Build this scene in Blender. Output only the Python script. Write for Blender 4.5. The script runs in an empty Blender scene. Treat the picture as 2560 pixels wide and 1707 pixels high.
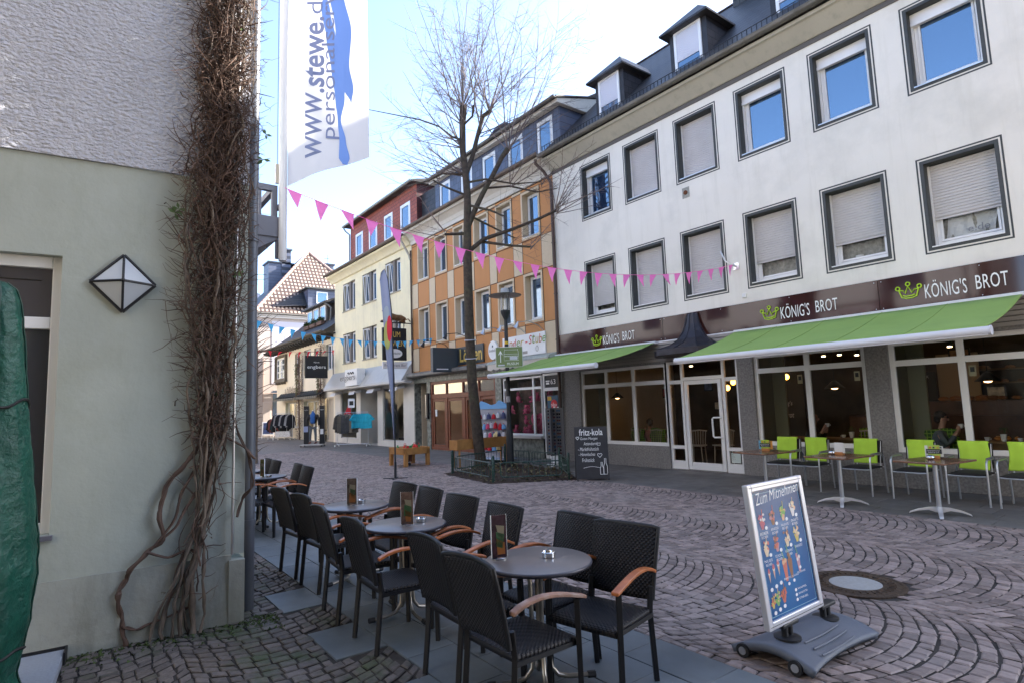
import bpy, math, random
import numpy as np
from mathutils import Vector, Matrix
random.seed(7); rng = np.random.default_rng(7)
S = bpy.context.scene
col = S.collection
R_ = math.radians
PI = math.pi

# ------------------------------------------------------------------ camera, sky, sun, exposure
# world: X runs along the shop facades (towards the viewer's right), Y into them, Z up
def OW(x, y, z=0.0):            # camera-aligned ground survey -> world
    rx, ry = x-2.502, y-16.30
    return (0.6051*rx-0.7962*ry, 0.7962*rx+0.6051*ry, z)
CAM = OW(0, 0, 1.7)
def _dir(v):
    return Vector((0.6051*v[0]-0.7962*v[1], 0.7962*v[0]+0.6051*v[1], v[2]))
p_, r_ = 0.1076, -0.0352
cp, sp, cr, sr = math.cos(p_), math.sin(p_), math.cos(r_), math.sin(r_)
ri = (cr, sr, 0); fw = (-sr*sp, cr*sp, cp); up = (sr*cp, -cr*cp, sp)   # world axes in image coords
right = _dir((ri[0], fw[0], up[0])); down = _dir((ri[1], fw[1], up[1])); fwd = _dir((ri[2], fw[2], up[2]))
cam = bpy.data.objects.new('camera', bpy.data.cameras.new('camera')); col.objects.link(cam)
m = Matrix.Identity(4)
for i in range(3):
    m[i][0] = right[i]; m[i][1] = -down[i]; m[i][2] = -fwd[i]; m[i][3] = CAM[i]
cam.matrix_world = m
cam.data.sensor_width = 36; cam.data.lens = 1461/2560*36
cam.data.clip_end = 1000; cam.data.clip_start = 0.05
S.camera = cam
SUN_AZ, SUN_EL = R_(13), R_(31.5)       # azimuth from +Y towards +X
w = bpy.data.worlds.new('World'); S.world = w; w.use_nodes = True
nt = w.node_tree; nt.nodes.clear()
sky = nt.nodes.new('ShaderNodeTexSky'); sky.sky_type = 'NISHITA'; sky.sun_disc = False
sky.sun_elevation = SUN_EL; sky.sun_rotation = SUN_AZ; sky.air_density = .68; sky.dust_density = 1.05; sky.ozone_density = .6
bg = nt.nodes.new('ShaderNodeBackground'); bg.inputs[1].default_value = 0.13
wo = nt.nodes.new('ShaderNodeOutputWorld')
nt.links.new(sky.outputs[0], bg.inputs[0]); nt.links.new(bg.outputs[0], wo.inputs[0])
sl = bpy.data.lights.new('sun', 'SUN'); sl.energy = 4.0; sl.angle = R_(0.53); sl.color = (1.0, 0.94, 0.85)
so = bpy.data.objects.new('sun', sl); col.objects.link(so)
sd = Vector((math.sin(SUN_AZ)*math.cos(SUN_EL), math.cos(SUN_AZ)*math.cos(SUN_EL), math.sin(SUN_EL)))
so.rotation_euler = sd.to_track_quat('Z', 'Y').to_euler(); so.location = (0, 0, 30)
S.view_settings.view_transform = 'Standard'; S.view_settings.look = 'None'
S.view_settings.exposure = 2.55; S.view_settings.gamma = 1.0
S.render.engine = 'CYCLES'
S.cycles.max_bounces = 7; S.cycles.transparent_max_bounces = 16; S.cycles.glossy_bounces = 3

# ------------------------------------------------------------------ materials
MATS = {}
def mat(name, color=(.5, .5, .5), rough=.6, metal=0, spec=.5, var=0, vscale=8, bump=0, bscale=60, island=0,
        emit=None, estr=0, coat=0, stain=None, sscale=1.5, samt=.5, trans=0, coord='Object', detail=4, ior=1.45):
    if name in MATS: return MATS[name]
    m = bpy.data.materials.new(name); m.use_nodes = True; n = m.node_tree; b = n.nodes['Principled BSDF']
    L = n.links.new
    b.inputs['Base Color'].default_value = (*color, 1); b.inputs['Roughness'].default_value = rough
    b.inputs['Metallic'].default_value = metal; b.inputs['Specular IOR Level'].default_value = spec
    b.inputs['IOR'].default_value = ior
    b.inputs['Coat Weight'].default_value = coat; b.inputs['Coat Roughness'].default_value = .05
    if trans: b.inputs['Transmission Weight'].default_value = trans
    if emit: b.inputs['Emission Color'].default_value = (*emit, 1); b.inputs['Emission Strength'].default_value = estr
    tc = n.nodes.new('ShaderNodeTexCoord'); cur = None
    def mixc(fac, a, c):
        x = n.nodes.new('ShaderNodeMix'); x.data_type = 'RGBA'
        if isinstance(fac, float): x.inputs[0].default_value = fac
        else: L(fac, x.inputs[0])
        for s, v in ((6, a), (7, c)):
            if isinstance(v, tuple): x.inputs[s].default_value = (*v[:3], 1)
            else: L(v, x.inputs[s])
        return x.outputs[2]
    def ramp(src, lo, hi, a=0., c=1.):
        x = n.nodes.new('ShaderNodeMapRange'); L(src, x.inputs[0])
        x.inputs[1].default_value = lo; x.inputs[2].default_value = hi; x.inputs[3].default_value = a; x.inputs[4].default_value = c
        return x.outputs[0]
    def noise(sc, det=4, rg=.55):
        x = n.nodes.new('ShaderNodeTexNoise'); x.inputs['Scale'].default_value = sc; x.inputs['Detail'].default_value = det
        x.inputs['Roughness'].default_value = rg
        L(tc.outputs[coord], x.inputs['Vector']); return x.outputs[0]
    if var:
        cur = mixc(ramp(noise(vscale, detail), .3, .7), tuple(c*(1-var) for c in color), tuple(min(1, c*(1+var)) for c in color))
    if island:
        g = n.nodes.new('ShaderNodeNewGeometry')
        f = ramp(g.outputs['Random Per Island'], 0, 1, 1-island, 1+island)
        x = n.nodes.new('ShaderNodeVectorMath'); x.operation = 'SCALE'
        if cur: L(cur, x.inputs[0])
        else: x.inputs[0].default_value = color
        L(f, x.inputs['Scale']); cur = x.outputs[0]
    if stain:
        cur = mixc(ramp(noise(sscale, 6, .65), .5, .72, 0, samt), cur or color, stain)
    if cur: L(cur, b.inputs['Base Color'])
    if bump:
        x = n.nodes.new('ShaderNodeBump'); x.inputs['Strength'].default_value = bump; x.inputs['Distance'].default_value = .02
        L(noise(bscale, 5, .6), x.inputs['Height']); L(x.outputs[0], b.inputs['Normal'])
    MATS[name] = m; return m

def weave(name, color, scale):
    m = mat(name, color, .45, spec=.4)
    n = m.node_tree; L = n.links.new; b = n.nodes['Principled BSDF']
    tc = n.nodes.new('ShaderNodeTexCoord'); sep = n.nodes.new('ShaderNodeSeparateXYZ'); L(tc.outputs['UV'], sep.inputs[0])
    def mt(op, a, c=None):
        x = n.nodes.new('ShaderNodeMath'); x.operation = op
        for i, v in enumerate((a, c)):
            if v is None: continue
            if isinstance(v, (int, float)): x.inputs[i].default_value = v
            else: L(v, x.inputs[i])
        return x.outputs[0]
    sx = mt('SINE', mt('MULTIPLY', sep.outputs[0], scale)); sy = mt('SINE', mt('MULTIPLY', sep.outputs[1], scale))
    h = mt('ADD', mt('MULTIPLY', sx, sy), mt('MULTIPLY', mt('ABSOLUTE', sy), .5))
    bp = n.nodes.new('ShaderNodeBump'); bp.inputs['Strength'].default_value = .9; bp.inputs['Distance'].default_value = .004
    L(h, bp.inputs['Height']); L(bp.outputs[0], b.inputs['Normal'])
    mr = n.nodes.new('ShaderNodeMapRange'); L(h, mr.inputs[0]); mr.inputs[1].default_value = -1; mr.inputs[2].default_value = 1.5
    mr.inputs[3].default_value = .35; mr.inputs[4].default_value = 1.25
    vm = n.nodes.new('ShaderNodeVectorMath'); vm.operation = 'SCALE'; vm.inputs[0].default_value = color; L(mr.outputs[0], vm.inputs['Scale'])
    L(vm.outputs[0], b.inputs['Base Color'])
    return m
def shopglass(name, tint=(.93, .95, .94), refl=1.0):
    m = bpy.data.materials.new(name); m.use_nodes = True; n = m.node_tree; n.nodes.clear(); L = n.links.new
    o = n.nodes.new('ShaderNodeOutputMaterial'); mx = n.nodes.new('ShaderNodeMixShader'); f = n.nodes.new('ShaderNodeFresnel')
    f.inputs[0].default_value = 1.36*refl
    t = n.nodes.new('ShaderNodeBsdfTransparent'); t.inputs[0].default_value = (*tint, 1)
    g = n.nodes.new('ShaderNodeBsdfGlossy'); g.inputs['Roughness'].default_value = 0.01
    L(f.outputs[0], mx.inputs[0]); L(t.outputs[0], mx.inputs[1]); L(g.outputs[0], mx.inputs[2]); L(mx.outputs[0], o.inputs[0])
    MATS[name] = m; return m
def brickish(name, c1, c2, mortar, sx, sz, msize=.02, bump=.6, axes='xz', rough=.6, spec=.4, freq=2, offs=.5, stain=None):
    """running pattern of slates / tiles on object coordinates; axes picks the two used"""
    m = mat(name, c1, rough, spec=spec); n = m.node_tree; L = n.links.new; b = n.nodes['Principled BSDF']
    tc = n.nodes.new('ShaderNodeTexCoord'); sep = n.nodes.new('ShaderNodeSeparateXYZ'); L(tc.outputs['Object'], sep.inputs[0])
    cb = n.nodes.new('ShaderNodeCombineXYZ'); ix = {'x': 0, 'y': 1, 'z': 2}
    L(sep.outputs[ix[axes[0]]], cb.inputs[0]); L(sep.outputs[ix[axes[1]]], cb.inputs[1])
    bt = n.nodes.new('ShaderNodeTexBrick'); L(cb.outputs[0], bt.inputs['Vector'])
    bt.inputs['Scale'].default_value = 1; bt.inputs['Brick Width'].default_value = sx; bt.inputs['Row Height'].default_value = sz
    bt.inputs['Mortar Size'].default_value = msize; bt.inputs['Mortar Smooth'].default_value = .3
    bt.offset = offs; bt.offset_frequency = freq
    bt.inputs['Color1'].default_value = (*c1, 1); bt.inputs['Color2'].default_value = (*c2, 1); bt.inputs['Mortar'].default_value = (*mortar, 1)
    cur = bt.outputs[0]
    if stain:
        nz = n.nodes.new('ShaderNodeTexNoise'); nz.inputs['Scale'].default_value = .9; nz.inputs['Detail'].default_value = 6; L(tc.outputs['Object'], nz.inputs['Vector'])
        mr = n.nodes.new('ShaderNodeMapRange'); L(nz.outputs[0], mr.inputs[0]); mr.inputs[1].default_value = .45; mr.inputs[2].default_value = .75; mr.inputs[4].default_value = .6
        mx = n.nodes.new('ShaderNodeMix'); mx.data_type = 'RGBA'; L(mr.outputs[0], mx.inputs[0]); L(cur, mx.inputs[6]); mx.inputs[7].default_value = (*stain, 1); cur = mx.outputs[2]
    L(cur, b.inputs['Base Color'])
    bp = n.nodes.new('ShaderNodeBump'); bp.inputs['Strength'].default_value = bump; bp.inputs['Distance'].default_value = .02; bp.invert = True
    L(bt.outputs['Fac'], bp.inputs['Height']); L(bp.outputs[0], b.inputs['Normal'])
    return m
def gradient2(name, a, c, axis, lo, hi, rough=.3):
    m = mat(name, a, rough); n = m.node_tree; L = n.links.new; b = n.nodes['Principled BSDF']
    tc = n.nodes.new('ShaderNodeTexCoord'); sep = n.nodes.new('ShaderNodeSeparateXYZ'); L(tc.outputs['Object'], sep.inputs[0])
    mr = n.nodes.new('ShaderNodeMapRange'); L(sep.outputs[axis], mr.inputs[0]); mr.inputs[1].default_value = lo; mr.inputs[2].default_value = hi
    mx = n.nodes.new('ShaderNodeMix'); mx.data_type = 'RGBA'; L(mr.outputs[0], mx.inputs[0]); mx.inputs[6].default_value = (*a, 1); mx.inputs[7].default_value = (*c, 1)
    L(mx.outputs[2], b.inputs['Base Color']); return m

M_white = mat('white_facade', (.81, .775, .70), .85, var=.04, vscale=.8, bump=.15, bscale=120, stain=(.50, .49, .43), sscale=.55, samt=.45)
M_trim = mat('grey_trim', (.055, .06, .06), .6, var=.1)
M_olive = mat('olive_cornice', (.46, .43, .35), .7, var=.08, vscale=1)
M_gutter = mat('gutter_zinc', (.16, .15, .13), .5, metal=.4, var=.2, vscale=3)
M_slate = brickish('slate_roof', (.026, .027, .032), (.045, .043, .047), (.012, .012, .014), .3, .2, .014, .8, 'xz', .5, stain=(.07, .06, .045))
M_slatey = brickish('slate_cheek', (.026, .025, .029), (.036, .033, .038), (.012, .012, .014), .3, .2, .012, .8, 'yz', .55)
M_bslate = brickish('blue_slate', (.07, .085, .13), (.10, .115, .17), (.03, .035, .05), .25, .25, .01, .5, 'xz', .45)
M_pvc = mat('white_window_frame', (.78, .78, .77), .35)
M_shut = mat('roller_shutter', (.55, .53, .52), .5, var=.05, vscale=3)
M_glassU = mat('reflecting_window_glass', (.012, .03, .075), .02, spec=1.0, coat=0, ior=2.1)
M_glassU.node_tree.nodes['Principled BSDF'].inputs['Specular Tint'].default_value = (.62, .82, 1, 1)  # blue tint puts the mirrored blue sky into the glass colour
M_gshop = shopglass('shop_glass')
M_granite = mat('grey_granite', (.20, .19, .185), .5, var=.35, vscale=28, bump=.1, bscale=80, stain=(.33, .31, .29), sscale=9, samt=.35)
M_brown = mat('brown_gloss_panel', (.042, .013, .010), .07, spec=.5, coat=.15)
M_alu = mat('anodised_aluminium', (.62, .63, .64), .3, metal=.85)
M_awn = mat('green_awning_fabric', (.265, .40, .10), .8, var=.05, vscale=2)
M_awnbar = mat('white_awning_bar', (.68, .69, .72), .4)
M_letter = mat('white_lettering', (.85, .85, .84), .5)
M_lime = mat('lime_lettering', (.50, .72, .04), .5)
M_hood = mat('dark_metal_hood', (.035, .033, .042), .4, metal=.3, var=.3, vscale=6)
M_copper = mat('bronze_downpipe', (.09, .06, .05), .5, metal=.4)
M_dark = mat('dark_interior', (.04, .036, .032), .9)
M_black = mat('black_paint', (.015, .015, .017), .5)
M_rail = mat('black_iron', (.02, .022, .026), .5)

def streaks(m, col, amt=.35, sx=3.0, sz=.22):
    n = m.node_tree; L = n.links.new; b = n.nodes['Principled BSDF']; src = b.inputs['Base Color'].links[0].from_socket
    tc = n.nodes.new('ShaderNodeTexCoord'); mp = n.nodes.new('ShaderNodeMapping'); mp.inputs['Scale'].default_value = (sx, sx, sz); L(tc.outputs['Object'], mp.inputs[0])
    nz = n.nodes.new('ShaderNodeTexNoise'); nz.inputs['Scale'].default_value = 1.6; nz.inputs['Detail'].default_value = 7; nz.inputs['Roughness'].default_value = .7; L(mp.outputs[0], nz.inputs['Vector'])
    mr = n.nodes.new('ShaderNodeMapRange'); L(nz.outputs[0], mr.inputs[0]); mr.inputs[1].default_value = .52; mr.inputs[2].default_value = .78; mr.inputs[4].default_value = amt
    mx = n.nodes.new('ShaderNodeMix'); mx.data_type = 'RGBA'; L(mr.outputs[0], mx.inputs[0]); L(src, mx.inputs[6]); mx.inputs[7].default_value = (*col, 1); L(mx.outputs[2], b.inputs['Base Color'])
streaks(M_white, (.58, .55, .46), .4)
streaks(M_olive, (.22, .21, .17), .5)
streaks(M_granite, (.10, .10, .09), .5, 1.5, .5)
streaks(M_awn, (.16, .27, .06), .35, .8, .8)

# ------------------------------------------------------------------ mesh helpers
class MB:
    def __init__(s): s.v = []; s.f = []; s.m = []; s.uv = {}; s.T = None; s.cm = 0
    def add(s, vs, fs):
        o = len(s.v)
        if s.T is not None: vs = [tuple(s.T @ Vector(p)) for p in vs]
        s.v += [tuple(p) for p in vs]; s.f += [tuple(i+o for i in f) for f in fs]; s.m += [s.cm]*len(fs); return s
    def box(s, x0, x1, y0, y1, z0, z1):
        v = [(x, y, z) for x in (x0, x1) for y in (y0, y1) for z in (z0, z1)]
        return s.add(v, [(0, 1, 3, 2), (4, 6, 7, 5), (0, 4, 5, 1), (2, 3, 7, 6), (0, 2, 6, 4), (1, 5, 7, 3)])
    def poly(s, pts): return s.add(pts, [tuple(range(len(pts)))])
    def prism(s, pts, off):      # closed outline pts (3d), extruded by vector off
        n = len(pts); q = [tuple(Vector(p)+Vector(off)) for p in pts]
        fs = [tuple(range(n)), tuple(range(2*n-1, n-1, -1))]+[(i, (i+1) % n, n+(i+1) % n, n+i) for i in range(n)]
        return s.add(list(pts)+q, fs)
    def tube(s, pts, r, n=6, cap=True):
        pts = [Vector(p) for p in pts]; k = len(pts)
        if not hasattr(r, '__len__'): r = [r]*k
        vs = []; fs = []; up = Vector((0, 0, 1)); prev = None
        for i, p in enumerate(pts):
            t = (pts[min(i+1, k-1)]-pts[max(i-1, 0)])
            if t.length < 1e-9: t = Vector((0, 0, 1))
            t.normalize()
            if prev is None:
                a = t.cross(Vector((0, 0, 1)) if abs(t.z) < .9 else Vector((1, 0, 0))).normalized()
            else:
                a = prev-t*prev.dot(t)
                a = a.normalized() if a.length > 1e-6 else t.cross(Vector((1, 0, 0))).normalized()
            prev = a; c = t.cross(a)
            for j in range(n):
                th = 2*PI*j/n; vs.append(tuple(p+(a*math.cos(th)+c*math.sin(th))*r[i]))
        for i in range(k-1):
            for j in range(n):
                fs.append((i*n+j, i*n+(j+1) % n, (i+1)*n+(j+1) % n, (i+1)*n+j))
        if cap: fs += [tuple(range(n-1, -1, -1)), tuple(range((k-1)*n, k*n))]
        return s.add(vs, fs)
    def cyl(s, c, r, z0, z1, n=16): return s.tube([(c[0], c[1], z0), (c[0], c[1], z1)], r, n)
    def lathe(s, prof, c=(0, 0), n=24, z=0):
        vs = []; fs = []
        for (r, h) in prof:
            for j in range(n):
                th = 2*PI*j/n; vs.append((c[0]+r*math.cos(th), c[1]+r*math.sin(th), z+h))
        for i in range(len(prof)-1):
            for j in range(n): fs.append((i*n+j, i*n+(j+1) % n, (i+1)*n+(j+1) % n, (i+1)*n+j))
        fs += [tuple(range(n-1, -1, -1)), tuple(range((len(prof)-1)*n, len(prof)*n))]
        return s.add(vs, fs)
    def ball(s, c, rx, ry=None, rz=None, n=10):
        ry = ry or rx; rz = rz or rx; vs = []; fs = []
        k = max(4, n//2)
        for i in range(k+1):
            ph = PI*i/k
            for j in range(n):
                th = 2*PI*j/n; vs.append((c[0]+rx*math.sin(ph)*math.cos(th), c[1]+ry*math.sin(ph)*math.sin(th), c[2]-rz*math.cos(ph)))
        for i in range(k):
            for j in range(n): fs.append((i*n+j, i*n+(j+1) % n, (i+1)*n+(j+1) % n, (i+1)*n+j))
        return s.add(vs, fs)
    def grid(s, fn, nu, nv, uvs=None):     # surface from fn(a,b) a,b in 0..1 ; uv = metres via uvs(a,b)
        o = len(s.v); vs = [fn(i/nu, j/nv) for i in range(nu+1) for j in range(nv+1)]
        fs = [(i*(nv+1)+j, (i+1)*(nv+1)+j, (i+1)*(nv+1)+j+1, i*(nv+1)+j+1) for i in range(nu) for j in range(nv)]
        s.add(vs, fs)
        if uvs:
            for i in range(nu+1):
                for j in range(nv+1): s.uv[o+i*(nv+1)+j] = uvs(i/nu, j/nv)
        return s
    def build(s, name, mats, parent=None, smooth=None, bevel=0, solid=0):
        me = bpy.data.meshes.new(name)
        vs = s.v
        if parent is not None and parent.get('_w'):
            root = parent
            L0 = Vector(root['_loc']); vs = [tuple(Vector(p)-L0) for p in vs]
        me.from_pydata(vs, [], s.f)
        if not isinstance(mats, (list, tuple)): mats = [mats]
        for mm in mats: me.materials.append(mm)
        if len(mats) > 1: me.polygons.foreach_set('material_index', s.m)
        if s.uv:
            l = me.uv_layers.new(name='UVMap'); idx = [0]*len(me.loops); me.loops.foreach_get('vertex_index', idx)
            d = []
            for i in idx: d += list(s.uv.get(i, (0, 0)))
            l.data.foreach_set('uv', d)
        if smooth is not None:
            me.polygons.foreach_set('use_smooth', [True]*len(me.polygons)); me.set_sharp_from_angle(angle=R_(smooth))
        me.validate(); me.update()
        o = bpy.data.objects.new(name, me); col.objects.link(o)
        if parent is not None:
            o.parent = parent
            if parent.get('_w'): o['_w'] = 1; o['_loc'] = parent['_loc']
        if bevel:
            b = o.modifiers.new('bevel', 'BEVEL'); b.width = bevel; b.segments = 2; b.limit_method = 'ANGLE'; b.angle_limit = R_(40)
        if solid:
            b = o.modifiers.new('solid', 'SOLIDIFY'); b.thickness = solid
        return o
def tag(o, label=None, cat=None, group=None, kind=None):
    if label: o['label'] = label
    if cat: o['category'] = cat
    if group: o['group'] = group
    if kind: o['kind'] = kind
    return o
def thing(name, label, cat, loc=(0, 0, 0), rz=0, group=None, world=False):
    o = bpy.data.objects.new(name, None); col.objects.link(o); o.location = loc; o.rotation_euler = (0, 0, rz)
    if world: o['_w'] = 1; o['_loc'] = list(loc)
    return tag(o, label, cat, group)
def kids(o): return [c for c in ALLCH.get(o.name, [])]
def copy_tree(o, loc=None, rz=None, label=None, group=None, name=None):
    def rec(q, par):
        c = q.copy(); col.objects.link(c)
        if par is not None: c.parent = par
        for k in [x for x in q.children]: rec(k, c)
        return c
    c = rec(o, None)
    if loc is not None: c.location = loc
    if rz is not None: c.rotation_euler = (0, 0, rz)
    if label: c['label'] = label
    if group: c['group'] = group
    return c
def text(s, mt, name='lettering', parent=None, org=(0, 0, 0), ux=(1, 0, 0), uz=(0, 0, 1), w=None, h=.1, ext=.002, shear=0, offset=0, space=1.0, rot=0):
    """flat lettering: org = lower-left corner, ux reading direction, uz up; fitted to width w and height h"""
    cu = bpy.data.curves.new('txt', 'FONT'); cu.body = s; cu.size = 1; cu.extrude = 0; cu.shear = shear; cu.offset = offset; cu.space_character = space
    cu.resolution_u = 3
    ob = bpy.data.objects.new('txt', cu); col.objects.link(ob)
    bpy.context.view_layer.update()
    me = bpy.data.meshes.new_from_object(ob.evaluated_get(bpy.context.evaluated_depsgraph_get()))
    bpy.data.objects.remove(ob)
    xs = [v.co.x for v in me.vertices]; ys = [v.co.y for v in me.vertices]
    x0, x1, y0, y1 = min(xs), max(xs), min(ys), max(ys)
    sy = h/(y1-y0); sx = (w/(x1-x0)) if w else sy
    ux = Vector(ux).normalized(); uz = Vector(uz).normalized(); un = ux.cross(uz)
    L0 = Vector(parent['_loc']) if (parent is not None and parent.get('_w')) else Vector((0, 0, 0))
    cr_, sr_ = math.cos(rot), math.sin(rot)
    for v in me.vertices:
        a, b = (v.co.x-x0)*sx, (v.co.y-y0)*sy
        a, b = a*cr_-b*sr_, a*sr_+b*cr_
        v.co = Vector(org)+ux*a+uz*b+un*ext-L0
    me.materials.clear(); me.materials.append(mt)
    o = bpy.data.objects.new(name, me); col.objects.link(o)
    if parent is not None:
        o.parent = parent
        if parent.get('_w'): o['_w'] = 1; o['_loc'] = parent['_loc']
    return o
def facade(mb, x0, x1, z0, z1, holes, y=0, flip=False):
    """wall sheet in plane y with rectangular holes (hx0,hx1,hz0,hz1)"""
    xs = sorted({x0, x1, *[h[0] for h in holes], *[h[1] for h in holes]}); zs = sorted({z0, z1, *[h[2] for h in holes], *[h[3] for h in holes]})
    xs = [x for x in xs if x0 <= x <= x1]; zs = [z for z in zs if z0 <= z <= z1]
    for a, b in zip(xs, xs[1:]):
        run = None
        for c, d in zip(zs, zs[1:]):
            mx, mz = (a+b)/2, (c+d)/2
            if not any(h[0] < mx < h[1] and h[2] < mz < h[3] for h in holes):
                if run is None: run = [c, d]
                else: run[1] = d
            elif run: mb.poly([(a, y, run[0]), (b, y, run[0]), (b, y, run[1]), (a, y, run[1])]); run = None
        if run: mb.poly([(a, y, run[0]), (b, y, run[0]), (b, y, run[1]), (a, y, run[1])])
def reveal(mb, h, y0, y1):
    a, b, c, d = h
    mb.poly([(a, y0, c), (a, y1, c), (a, y1, d), (a, y0, d)]); mb.poly([(b, y0, c), (b, y0, d), (b, y1, d), (b, y1, c)])
    mb.poly([(a, y0, d), (a, y1, d), (b, y1, d), (b, y0, d)]); mb.poly([(a, y0, c), (b, y0, c), (b, y1, c), (a, y1, c)])
def ring(mb, a, b, c, d, t, y0, y1):   # rectangular frame, butt-jointed
    mb.box(a, a+t, y0, y1, c, d); mb.box(b-t, b, y0, y1, c, d); mb.box(a+t, b-t, y0, y1, c, c+t); mb.box(a+t, b-t, y0, y1, d-t, d)
def window(par, a, b, c, d, y, fr=.06, mull=(), trans=(), glass=None, nm='window', fm=None, gl=.02, sash=True):
    """window frame (part) with its pane (sub-part) filling a..b x c..d, front of frame at y"""
    f = MB(); ring(f, a, b, c, d, fr, y, y+.07)
    for x in mull: f.box(x-fr*.6, x+fr*.6, y, y+.068, c+fr, d-fr)
    for z in trans: f.box(a+fr, b-fr, y+.002, y+.066, z-fr*.62, z+fr*.62)
    if sash:
        xs = [a+fr]+[x for x in mull]+[b-fr]
        for x0, x1 in zip(xs, xs[1:]):
            x0 += fr*.6 if x0 in mull else 0; x1 -= fr*.6 if x1 in mull else 0
            ring(f, x0+.004, x1-.004, c+fr+.004, d-fr-.004, .035, y-.012, y+.03)
    o = f.build(nm, fm or M_pvc, par, bevel=.004)
    g = MB(); g.poly([(a+fr*.5, y+gl, c+fr*.5), (b-fr*.5, y+gl, c+fr*.5), (b-fr*.5, y+gl, d-fr*.5), (a+fr*.5, y+gl, d-fr*.5)]); g.build('pane', glass or M_glassU, o)
    return o

# ------------------------------------------------------------------ ground
WX, WY = 5.993, -10.624                                  # corner of the near left building
def WL(s, off=0, z=0):                                     # along its gable wall (s<0 towards the viewer), off = towards the street
    return (WX+.0925*s+.9957*off, WY+.9957*s-.0925*off, z)
M_sand = mat('joint_sand', (.05, .043, .038), .95, var=.3, vscale=10)
M_cob = mat('porphyry_setts', (.25, .195, .174), .6, spec=.4, island=.38, var=.2, vscale=22, bump=.22, bscale=55, stain=(.27, .24, .22), sscale=.9, samt=.5)
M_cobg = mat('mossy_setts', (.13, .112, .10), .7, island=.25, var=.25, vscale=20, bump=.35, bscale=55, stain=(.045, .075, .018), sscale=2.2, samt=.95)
M_slab = mat('blue_grey_slabs', (.125, .145, .155), .5, spec=.5, island=.12, var=.12, vscale=5, bump=.08, bscale=120, stain=(.075, .085, .09), sscale=1.1, samt=.6)
M_slab2 = mat('grey_pavement_slabs', (.155, .145, .135), .6, spec=.4, island=.14, var=.15, vscale=4, bump=.1, bscale=100, stain=(.075, .07, .066), sscale=.8, samt=.6)
M_far = brickish('far_setts', (.25, .215, .19), (.20, .17, .155), (.09, .08, .07), .11, .11, .012, .5, 'xy', .6)
g = MB(); g.poly([(-120, -90, -.013), (120, -90, -.013), (120, 90, -.013), (-120, 90, -.013)]); tag(g.build('ground', M_sand), kind='structure')
g = MB(); g.poly([(-60, -40, -.006), (-15, -40, -.006), (-15, -2.0, -.006), (-60, -2.0, -.006)]); tag(g.build('street', M_far), kind='structure')
g = MB(); g.poly([(14, -40, -.006), (60, -40, -.006), (60, -2.6, -.006), (14, -2.6, -.006)]); tag(g.build('road', M_far), kind='structure')

def stones(name, quads, m, gap=.006, ch=.008, tilt=.003, gr=1.0, side=None):
    """quads: (N,4,2) stone outlines, counter-clockwise -> one mesh of separate chamfered stones"""
    q = np.asarray(quads, float); N = len(q)
    gu = gap*gr
    e1 = (q[:, 1]-q[:, 0]+q[:, 2]-q[:, 3]); e1 /= np.linalg.norm(e1, axis=1, keepdims=True); e2 = (q[:, 3]-q[:, 0]+q[:, 2]-q[:, 1]); e2 /= np.linalg.norm(e2, axis=1, keepdims=True)
    def ins(g1, g2): return q+np.stack([e1*g1+e2*g2, -e1*g1+e2*g2, -e1*g1-e2*g2, e1*g1-e2*g2], 1)
    jit = rng.uniform(-1, 1, q.shape)*(.0072 if tilt > .001 else 0)*(gap/.006)
    base = ins(gu, gap)+jit; top = ins(gu+ch, gap+ch)+jit
    z = rng.uniform(-tilt, tilt, (N, 1)); tl = rng.uniform(-tilt, tilt, (N, 4))*.7
    V = np.zeros((N, 12, 3)); V[:, 0:4, :2] = base; V[:, 0:4, 2] = -.03
    V[:, 4:8, :2] = base; V[:, 4:8, 2] = z+tl-ch*.65-.002; V[:, 8:12, :2] = top; V[:, 8:12, 2] = z+tl
    F = []
    for a, b in ((0, 4), (4, 8)):
        for i in range(4): j = (i+1) % 4; F.append((a+i, a+j, b+j, b+i))
    F.append((8, 9, 10, 11)); F = np.array(F)
    faces = (F[None]+np.arange(N)[:, None, None]*12).reshape(-1, 4)
    me = bpy.data.meshes.new(name); me.vertices.add(N*12); me.vertices.foreach_set('co', V.reshape(-1))
    nf = len(faces); me.loops.add(nf*4); me.loops.foreach_set('vertex_index', faces.reshape(-1).astype(np.int32))
    me.polygons.add(nf); me.polygons.foreach_set('loop_start', (np.arange(nf)*4).astype(np.int32))
    me.materials.append(m)
    if side: me.materials.append(side); me.polygons.foreach_set('material_index', np.tile(np.array([1]*4+[0]*5, np.int32), N))
    me.update(calc_edges=True); me.validate(); me.shade_flat()
    o = bpy.data.objects.new(name, me); col.objects.link(o); return tag(o, kind='structure')
def fans(u0, u1, v0, v1, W, p=.105, inside=None):
    out = []; R = W/math.sqrt(2); nl = int(round((v1-v0)/W)); W = (v1-v0)/nl; R = W/math.sqrt(2)
    for k in range(nl):
        vc = v0+(k+.5)*W; u = u0-R; ph0 = random.random()*p
        while u < u1:
            n = int(round(R*PI/2/.108)); ed = np.linspace(-PI/4, PI/4, n+1)+np.r_[0, rng.uniform(-.026, .026, n-1), 0]
            for i in range(n):
                a, b = ed[i], ed[i+1]; pp = p
                pts = [(u+R*math.cos(a), vc+R*math.sin(a)), (u+pp+R*math.cos(a), vc+R*math.sin(a)), (u+pp+R*math.cos(b), vc+R*math.sin(b)), (u+R*math.cos(b), vc+R*math.sin(b))]
                cx_, cy_ = sum(q[0] for q in pts)/4, sum(q[1] for q in pts)/4
                if inside(cx_, cy_): out.append(pts)
            u += p*(1+random.uniform(-.06, .06))
    return out
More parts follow.
